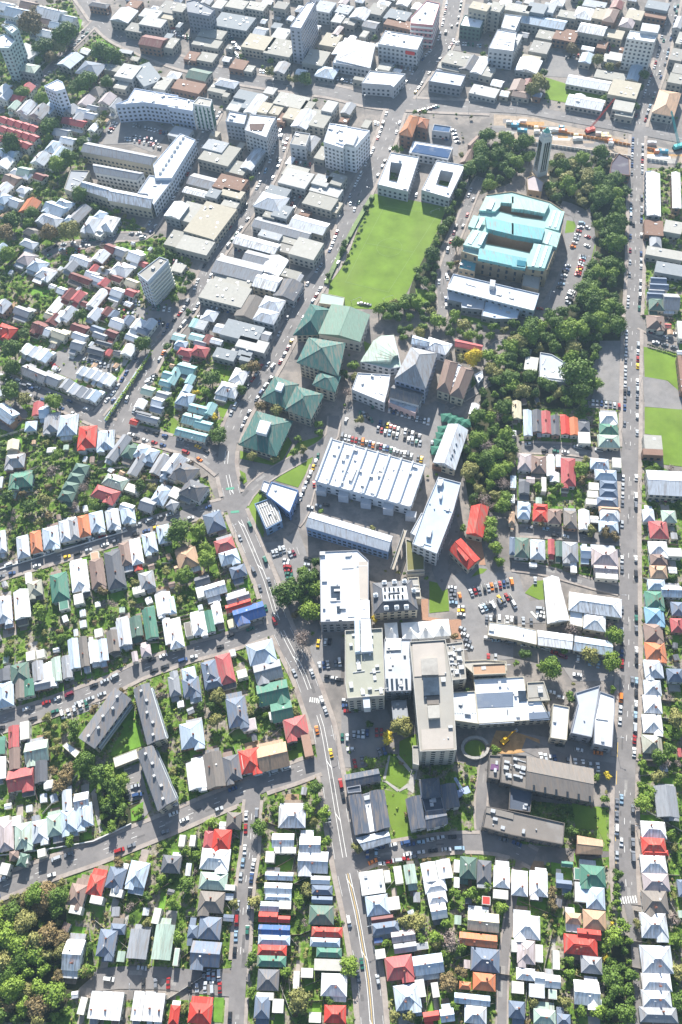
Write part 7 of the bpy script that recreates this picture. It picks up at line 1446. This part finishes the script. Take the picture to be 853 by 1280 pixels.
    # wall of the field and boundary wall on the left road
    for nm, lab, pts, h, m in (('boundary_wall', 'low white wall along the upper side of the lower terrace street', [(0, 1070), (60, 1062), (118, 1052), (165, 1030)], 1.6, M_trim), ('boundary_wall', 'low white wall below the upper terrace row', [(0, 712), (50, 697), (100, 682), (160, 664)], 1.0, M_trim), ('boundary_wall', 'stone wall bending round the wooded campus lawn', [(440, 1010), (480, 1000)], 1, M_conc), ('field_bank', 'clipped dark bank along the road side of the sports field', [(466, 246), (445, 282), (424, 322), (408, 356)], 1.8, LEAF[0])):
        w = [P(*q) for q in pts]; root = empty(nm, tuple(w[0])); tag(root, lab, 'wall' if 'wall' in nm else 'bank')
        for i in range(len(w)-1):
            k = max(1, int((w[i+1]-w[i]).length/6))
            for j in range(k):
                a, b = w[i].lerp(w[i+1], j/k), w[i].lerp(w[i+1], (j+1)/k); c = (a+b)/2; d = b-a; mb = MB(); mb.box(c.x, c.y, 0, d.length*.99, .35 if 'wall' in nm else 3, h, math.atan2(d.y, d.x)); add_part(root, tuple(w[0]), 'wall_section' if 'wall' in nm else 'bank_section', mb, m)
LAMPS = {}
_p = MB(); _p.cyl(0, 0, 0, 8.4, .12, .08, 6); _a = MB(); _a.bar((0, 0, 8.2), (1.9, 0, 8.6), .06); _a.box(2.1, 0, 8.5, .8, .3, .14)
LAMPM = [_p.mesh('pole'), _a.mesh('lamp_arm')]
for _m in LAMPM: _m.materials.append(M_metal)
# ---------------------------------------------------------------- car parks
def lots():
    L = lot
    L((2, 2), 5, 482, 160, 522, 10, 100, 'the row above the factory'); L((2, 2), 165, 520, 400, 595, 15, 100, 'the row above the factory')
    L((2, 2), 195, 415, 392, 480, 12, 100, 'the upper double row'); L((2, 2), 183, 445, 395, 515, 12, 100, 'the upper double row')
    L((2, 2), 240, 352, 305, 368, 4, 100, 'the row in front of the hall'); L((2, 2), 322, 375, 435, 410, 7, 100, 'the row in front of the hall'); L((2, 2), 115, 370, 150, 400, 3, 60, 'the yard by the white studio block'); L((2, 2), 455, 515, 452, 545, 2, 100, 'the workshop lane'); L((2, 2), 25, 400, 160, 330, 3, 110, 'the yard by the white studio block')
    L((2, 3), 650, 410, 690, 400, 3, 70, 'the campus car park top'); L((2, 3), 715, 392, 850, 355, 8, 80, 'the campus car park top'); L((2, 3), 700, 490, 850, 445, 9, 60, 'the campus car park middle'); L((3, 3), -60, 440, 10, 470, 3, 60, 'the campus car park middle'); L((2, 3), 805, 435, 853, 430, 3, 60, 'the campus car park middle'); L((2, 3), 725, 540, 850, 545, 7, 90, 'the campus car park bottom'); L((3, 3), 0, 545, 95, 555, 6, 90, 'the campus car park bottom')
    L((2, 3), 556, 385, 560, 460, 5, 5, 'the strip beside the campus lawn'); L((2, 3), 600, 482, 600, 520, 3, 5, 'the strip beside the campus lawn', 0, ['white', 'yellow', 'white']); car(P(*TP((2, 3), 592, 425)), 1.6, 'the campus forecourt|0', 'the campus forecourt', 'orange', 'hatchback')
    L((2, 3), 605, 590, 640, 680, 4, 20, 'the strip below the campus lawn'); L((2, 3), 735, 735, 772, 733, 2, 90, 'the lower campus yard', 0, ['red', 'silver']); L((2, 3), 735, 640, 853, 662, 4, 5, 'the lane below the white range'); L((3, 3), 15, 665, 115, 680, 3, 5, 'the lane below the white range'); L((3, 3), 170, 690, 255, 730, 3, 15, 'the lane below the white range', 0, ['white', 'red', 'maroon']); L((3, 3), 115, 350, 115, 360, 1, 90, 'the campus car park'); L((3, 3), 140, 490, 145, 530, 3, 5, 'the campus car park right end')
    L((3, 3), 330, 740, 348, 745, 2, 100, 'the yard under the blue range'); L((3, 3), 390, 755, 432, 768, 3, 100, 'the yard under the blue range', 0, ['pale blue', 'pale blue', 'pale blue']); L((3, 3), 325, 820, 340, 822, 1, 10, 'the yard under the blue range', 0, ['white'])
    L((1, 3), 517, 215, 585, 185, 5, 75, 'the gallery car park'); L((1, 3), 602, 218, 635, 205, 3, 60, 'the gallery car park'); L((1, 3), 580, 248, 600, 335, 6, 10, 'the gallery car park', 0, ['white', 'white', 'red', 'red', 'dark green', 'dark green']); L((1, 3), 690, 240, 682, 300, 3, 15, 'the gallery car park')
    L((1, 3), 740, 665, 798, 655, 4, 100, 'the shaded yard below the white roof'); L((1, 3), 748, 775, 850, 760, 6, 80, 'the shaded yard below the white roof'); L((1, 3), 790, 832, 850, 845, 3, 5, 'the shaded yard below the white roof')
    L((2, 4), 20, 95, 30, 150, 3, 5, 'the strip right of the main road'); L((2, 4), 5, 280, 30, 285, 2, 90, 'the lower road yard'); L((2, 4), 62, 268, 200, 255, 7, 90, 'the shaded lower yard', .2); L((2, 4), 190, 352, 215, 348, 2, 70, 'the lower road yard'); L((2, 4), 68, 410, 105, 395, 3, 80, 'the lower road yard', 0, ['red', 'pale blue', 'grey']); L((2, 4), 45, 338, 50, 338, 1, 0, 'the lower road yard', 0, ['white'])
    L((3, 4), 145, 380, 215, 390, 4, 80, 'the loading yard'); L((3, 4), 280, 400, 430, 430, 5, 85, 'the loading yard'); L((3, 4), 335, 345, 430, 358, 2, 8, 'the loading yard', 0, ['white', 'orange']); L((3, 4), 195, 55, 240, 80, 2, 10, 'the gap between the studios'); L((3, 4), 240, 320, 245, 322, 1, 5, 'the gap between the studios')
    L((3, 2), 405, 312, 535, 328, 7, 90, 'the row below the courts'); L((3, 1), 350, 268, 305, 385, 13, 5, 'the upper museum row', 0); L((3, 1), 355, 432, 330, 525, 9, 5, 'the middle museum row', 0); L((3, 1), 278, 480, 240, 590, 12, 5, 'the lower museum row', 0); L((3, 1), 380, 290, 375, 380, 3, 20, 'the museum drive right kerb', 0, ['white', 'red', 'white']); L((3, 1), 300, 610, 280, 665, 4, 20, 'the museum drive right kerb')
    L((3, 1), 140, 695, 142, 705, 1, 5, 'the museum annexe yard', 0, ['red']); L((0, 4), 318, 168, 435, 112, 5, 75, 'the apartment row by the street'); L((0, 4), 678, 525, 690, 570, 2, -15, 'the striped apartment parking', 0, ['silver', 'blue'])
    L((0, 5), 550, 635, 555, 636, 1, 5, 'the townhouse yard', 0, ['white']); L((0, 5), 712, 580, 715, 590, 1, 5, 'the townhouse yard'); L((0, 5), 720, 655, 845, 658, 3, 90, 'the townhouse yard', 0, ['black', 'grey', 'red']); L((1, 5), 100, 675, 250, 680, 5, 90, 'the townhouse yard', 0, ['black', 'silver', 'silver', 'silver', 'red']); L((1, 5), 170, 612, 245, 618, 4, 90, 'the townhouse yard')
    L((2, 5), 130, 10, 175, 3, 2, 90, 'the yard by the green roof'); L((2, 5), 200, 60, 360, 25, 5, -5, 'the yard by the green roof', 0, ['white', 'red', 'silver', 'red', 'grey'])
    L((0, 2), 425, 95, 590, 145, 9, 100, 'the zigzag terrace court'); L((0, 2), 265, 118, 290, 145, 3, 20, 'the zigzag terrace court', 0, ['red', 'red', 'white']); L((0, 2), 40, 200, 160, 240, 5, 15, 'the hillside kerb'); L((0, 2), 745, 210, 775, 175, 4, -20, 'the yard by the green villas', 0)
    L((0, 1), 620, 655, 700, 670, 6, 100, 'the tower block yard'); L((0, 1), 600, 705, 690, 730, 5, 100, 'the tower block yard'); L((0, 1), 770, 690, 850, 700, 4, 100, 'the yard right of the tower block'); L((0, 1), 320, 372, 465, 352, 4, -5, 'the curved street kerb'); L((0, 1), 340, 410, 400, 405, 4, 90, 'the curved street bays'); L((0, 1), 760, 750, 840, 780, 5, 100, 'the yard right of the tower block')
    L((0, 0), 610, 675, 780, 710, 16, 100, 'the old school yard front row', 0); L((0, 0), 650, 665, 770, 690, 12, 100, 'the old school yard back row', 0); L((0, 0), 650, 610, 810, 650, 12, 100, 'the shaded school yard row'); L((0, 0), 560, 600, 535, 640, 4, 10, 'the old school yard'); L((0, 0), 690, 695, 780, 720, 9, 100, 'the old school yard near row', 0)
    L((2, 0), 480, 650, 545, 680, 8, 75, 'the barracks yard', 0); L((2, 0), 570, 635, 590, 690, 4, 5, 'the barracks yard'); L((2, 0), 570, 210, 700, 225, 12, 95, 'the store car park', 0); L((2, 0), 580, 215, 600, 220, 1, 95, 'x'); L((2, 0), 190, 600, 205, 605, 2, 90, 'the junction kerb'); L((2, 0), 410, 540, 490, 520, 8, 5, 'the traffic queue at the works', 0); L((2, 0), 10, 385, 130, 410, 12, 95, 'the showroom forecourt', 0); L((2, 0), 200, 345, 290, 360, 7, 95, 'the showroom yard', 0); L((2, 0), 240, 310, 380, 345, 8, 100, 'the shaded store yard')
    L((3, 0), 290, 280, 500, 245, 12, 95, 'the court behind the white offices'); L((3, 0), 350, 215, 500, 235, 10, 95, 'the court behind the white offices'); L((3, 0), 310, 520, 400, 530, 5, 5, 'the kerb by the works'); L((1, 0), 20, 160, 110, 190, 9, 95, 'the roof-edge car park', 0); L((1, 0), 300, 180, 340, 240, 8, 5, 'the roof-edge car park', 0); L((1, 0), 310, 250, 360, 290, 8, 80, 'the roof-edge car park', 0); L((1, 0), 450, 350, 490, 355, 4, 95, 'the kerb by the broad road')
    L((1, 0), 600, 790, 690, 800, 9, 95, 'the yard below the framed block', 0); L((1, 0), 820, 380, 850, 385, 4, 95, 'the showroom forecourt', 0); L((0, 0), 620, 110, 660, 80, 4, -40, 'the upper left yard', 0); L((0, 0), 840, 140, 850, 170, 3, 10, 'the upper left yard', 0)
    L((1, 1), 20, 460, 60, 480, 4, 110, 'the yard left of the upper street'); L((1, 1), 10, 510, 30, 520, 2, 30, 'the yard left of the upper street'); L((1, 1), 210, 690, 290, 705, 4, 100, 'the workshop forecourt', 0); L((1, 1), 570, 345, 620, 352, 3, 95, 'the roof car deck'); L((1, 1), 330, 395, 365, 405, 3, 100, 'the shaded yard bays'); L((1, 1), 140, 740, 215, 750, 5, 100, 'the garden yard bays'); L((1, 1), 680, 190, 790, 215, 8, 100, 'the arcade bays')
    L((2, 1), 355, 50, 385, -20, 5, 10, 'the lane between the court blocks', 0); L((2, 1), 375, 125, 340, 115, 2, 100, 'the lane between the court blocks', 0, ['white', 'silver']); L((2, 1), 95, 668, 135, 675, 3, 5, 'the field corner'); L((2, 1), 530, 540, 532, 545, 1, 80, 'the tree lane', 0, ['white']); L((2, 1), 45, 170, 65, 200, 2, 100, 'the bus stop', 0, ['white', 'white'])
    L((1, 2), 740, 580, 630, 840, 10, 100, 'the kerb beside the factory', 0); L((1, 2), 720, 720, 722, 728, 1, 90, 'the factory corner', 0, ['red']); L((1, 2), 700, 835, 780, 825, 3, 10, 'the garden in front of the factory'); L((3, 2), 690, 790, 845, 800, 5, 95, 'the yard below the blue roof'); L((3, 2), 720, 10, 810, 35, 3, 10, 'the street above the green lot'); L((2, 4), 345, 815, 500, 780, 4, -8, 'the street below the courtyard group', 0, ['blue', 'pale blue', 'silver', 'silver'])
    for x, y, c in ((735, 245, 'orange'), (805, 360, 'yellow')): q = P(*TP((1, 4), x, y)); car(q, 1.7, 'Tthe winding main road|0', 'the winding main road', c, 'saloon')
def no_loading():
    pass
HAZE = .00009
def haze():
    mb = MB(); mb.prism([(-1500, -700), (1500, -700), (1500, 2600), (-1500, 2600)], -2, H_CAM+6); o = mb.build('haze', [M_glass]); o.data.materials.clear()
    m = bpy.data.materials.new('haze'); m.use_nodes = True; N = m.node_tree.nodes; N.remove(N['Principled BSDF']); v = N.new('ShaderNodeVolumePrincipled'); v.inputs['Density'].default_value = HAZE; v.inputs['Color'].default_value = (.55, .78, 1, 1); v.inputs['Anisotropy'].default_value = .2
    m.node_tree.links.new(v.outputs[0], N['Material Output'].inputs['Volume']); o.data.materials.append(m); o['kind'] = 'stuff'; o['label'] = 'thin pale haze over the far city'
import time as _t
_t0 = _t.time()
def _lap(s): print('%-14s %.1f' % (s, _t.time()-_t0))
haze(); lots(); finish_roads(); _lap('roads'); fences(); yards(); _lap('yards'); details(); _lap('details'); street_cars(); emit_cars(); _lap('cars'); all_trees(); _lap('tree layout'); shrubs(); emit_trees(); _lap('trees'); emit_houses(); _lap('houses')
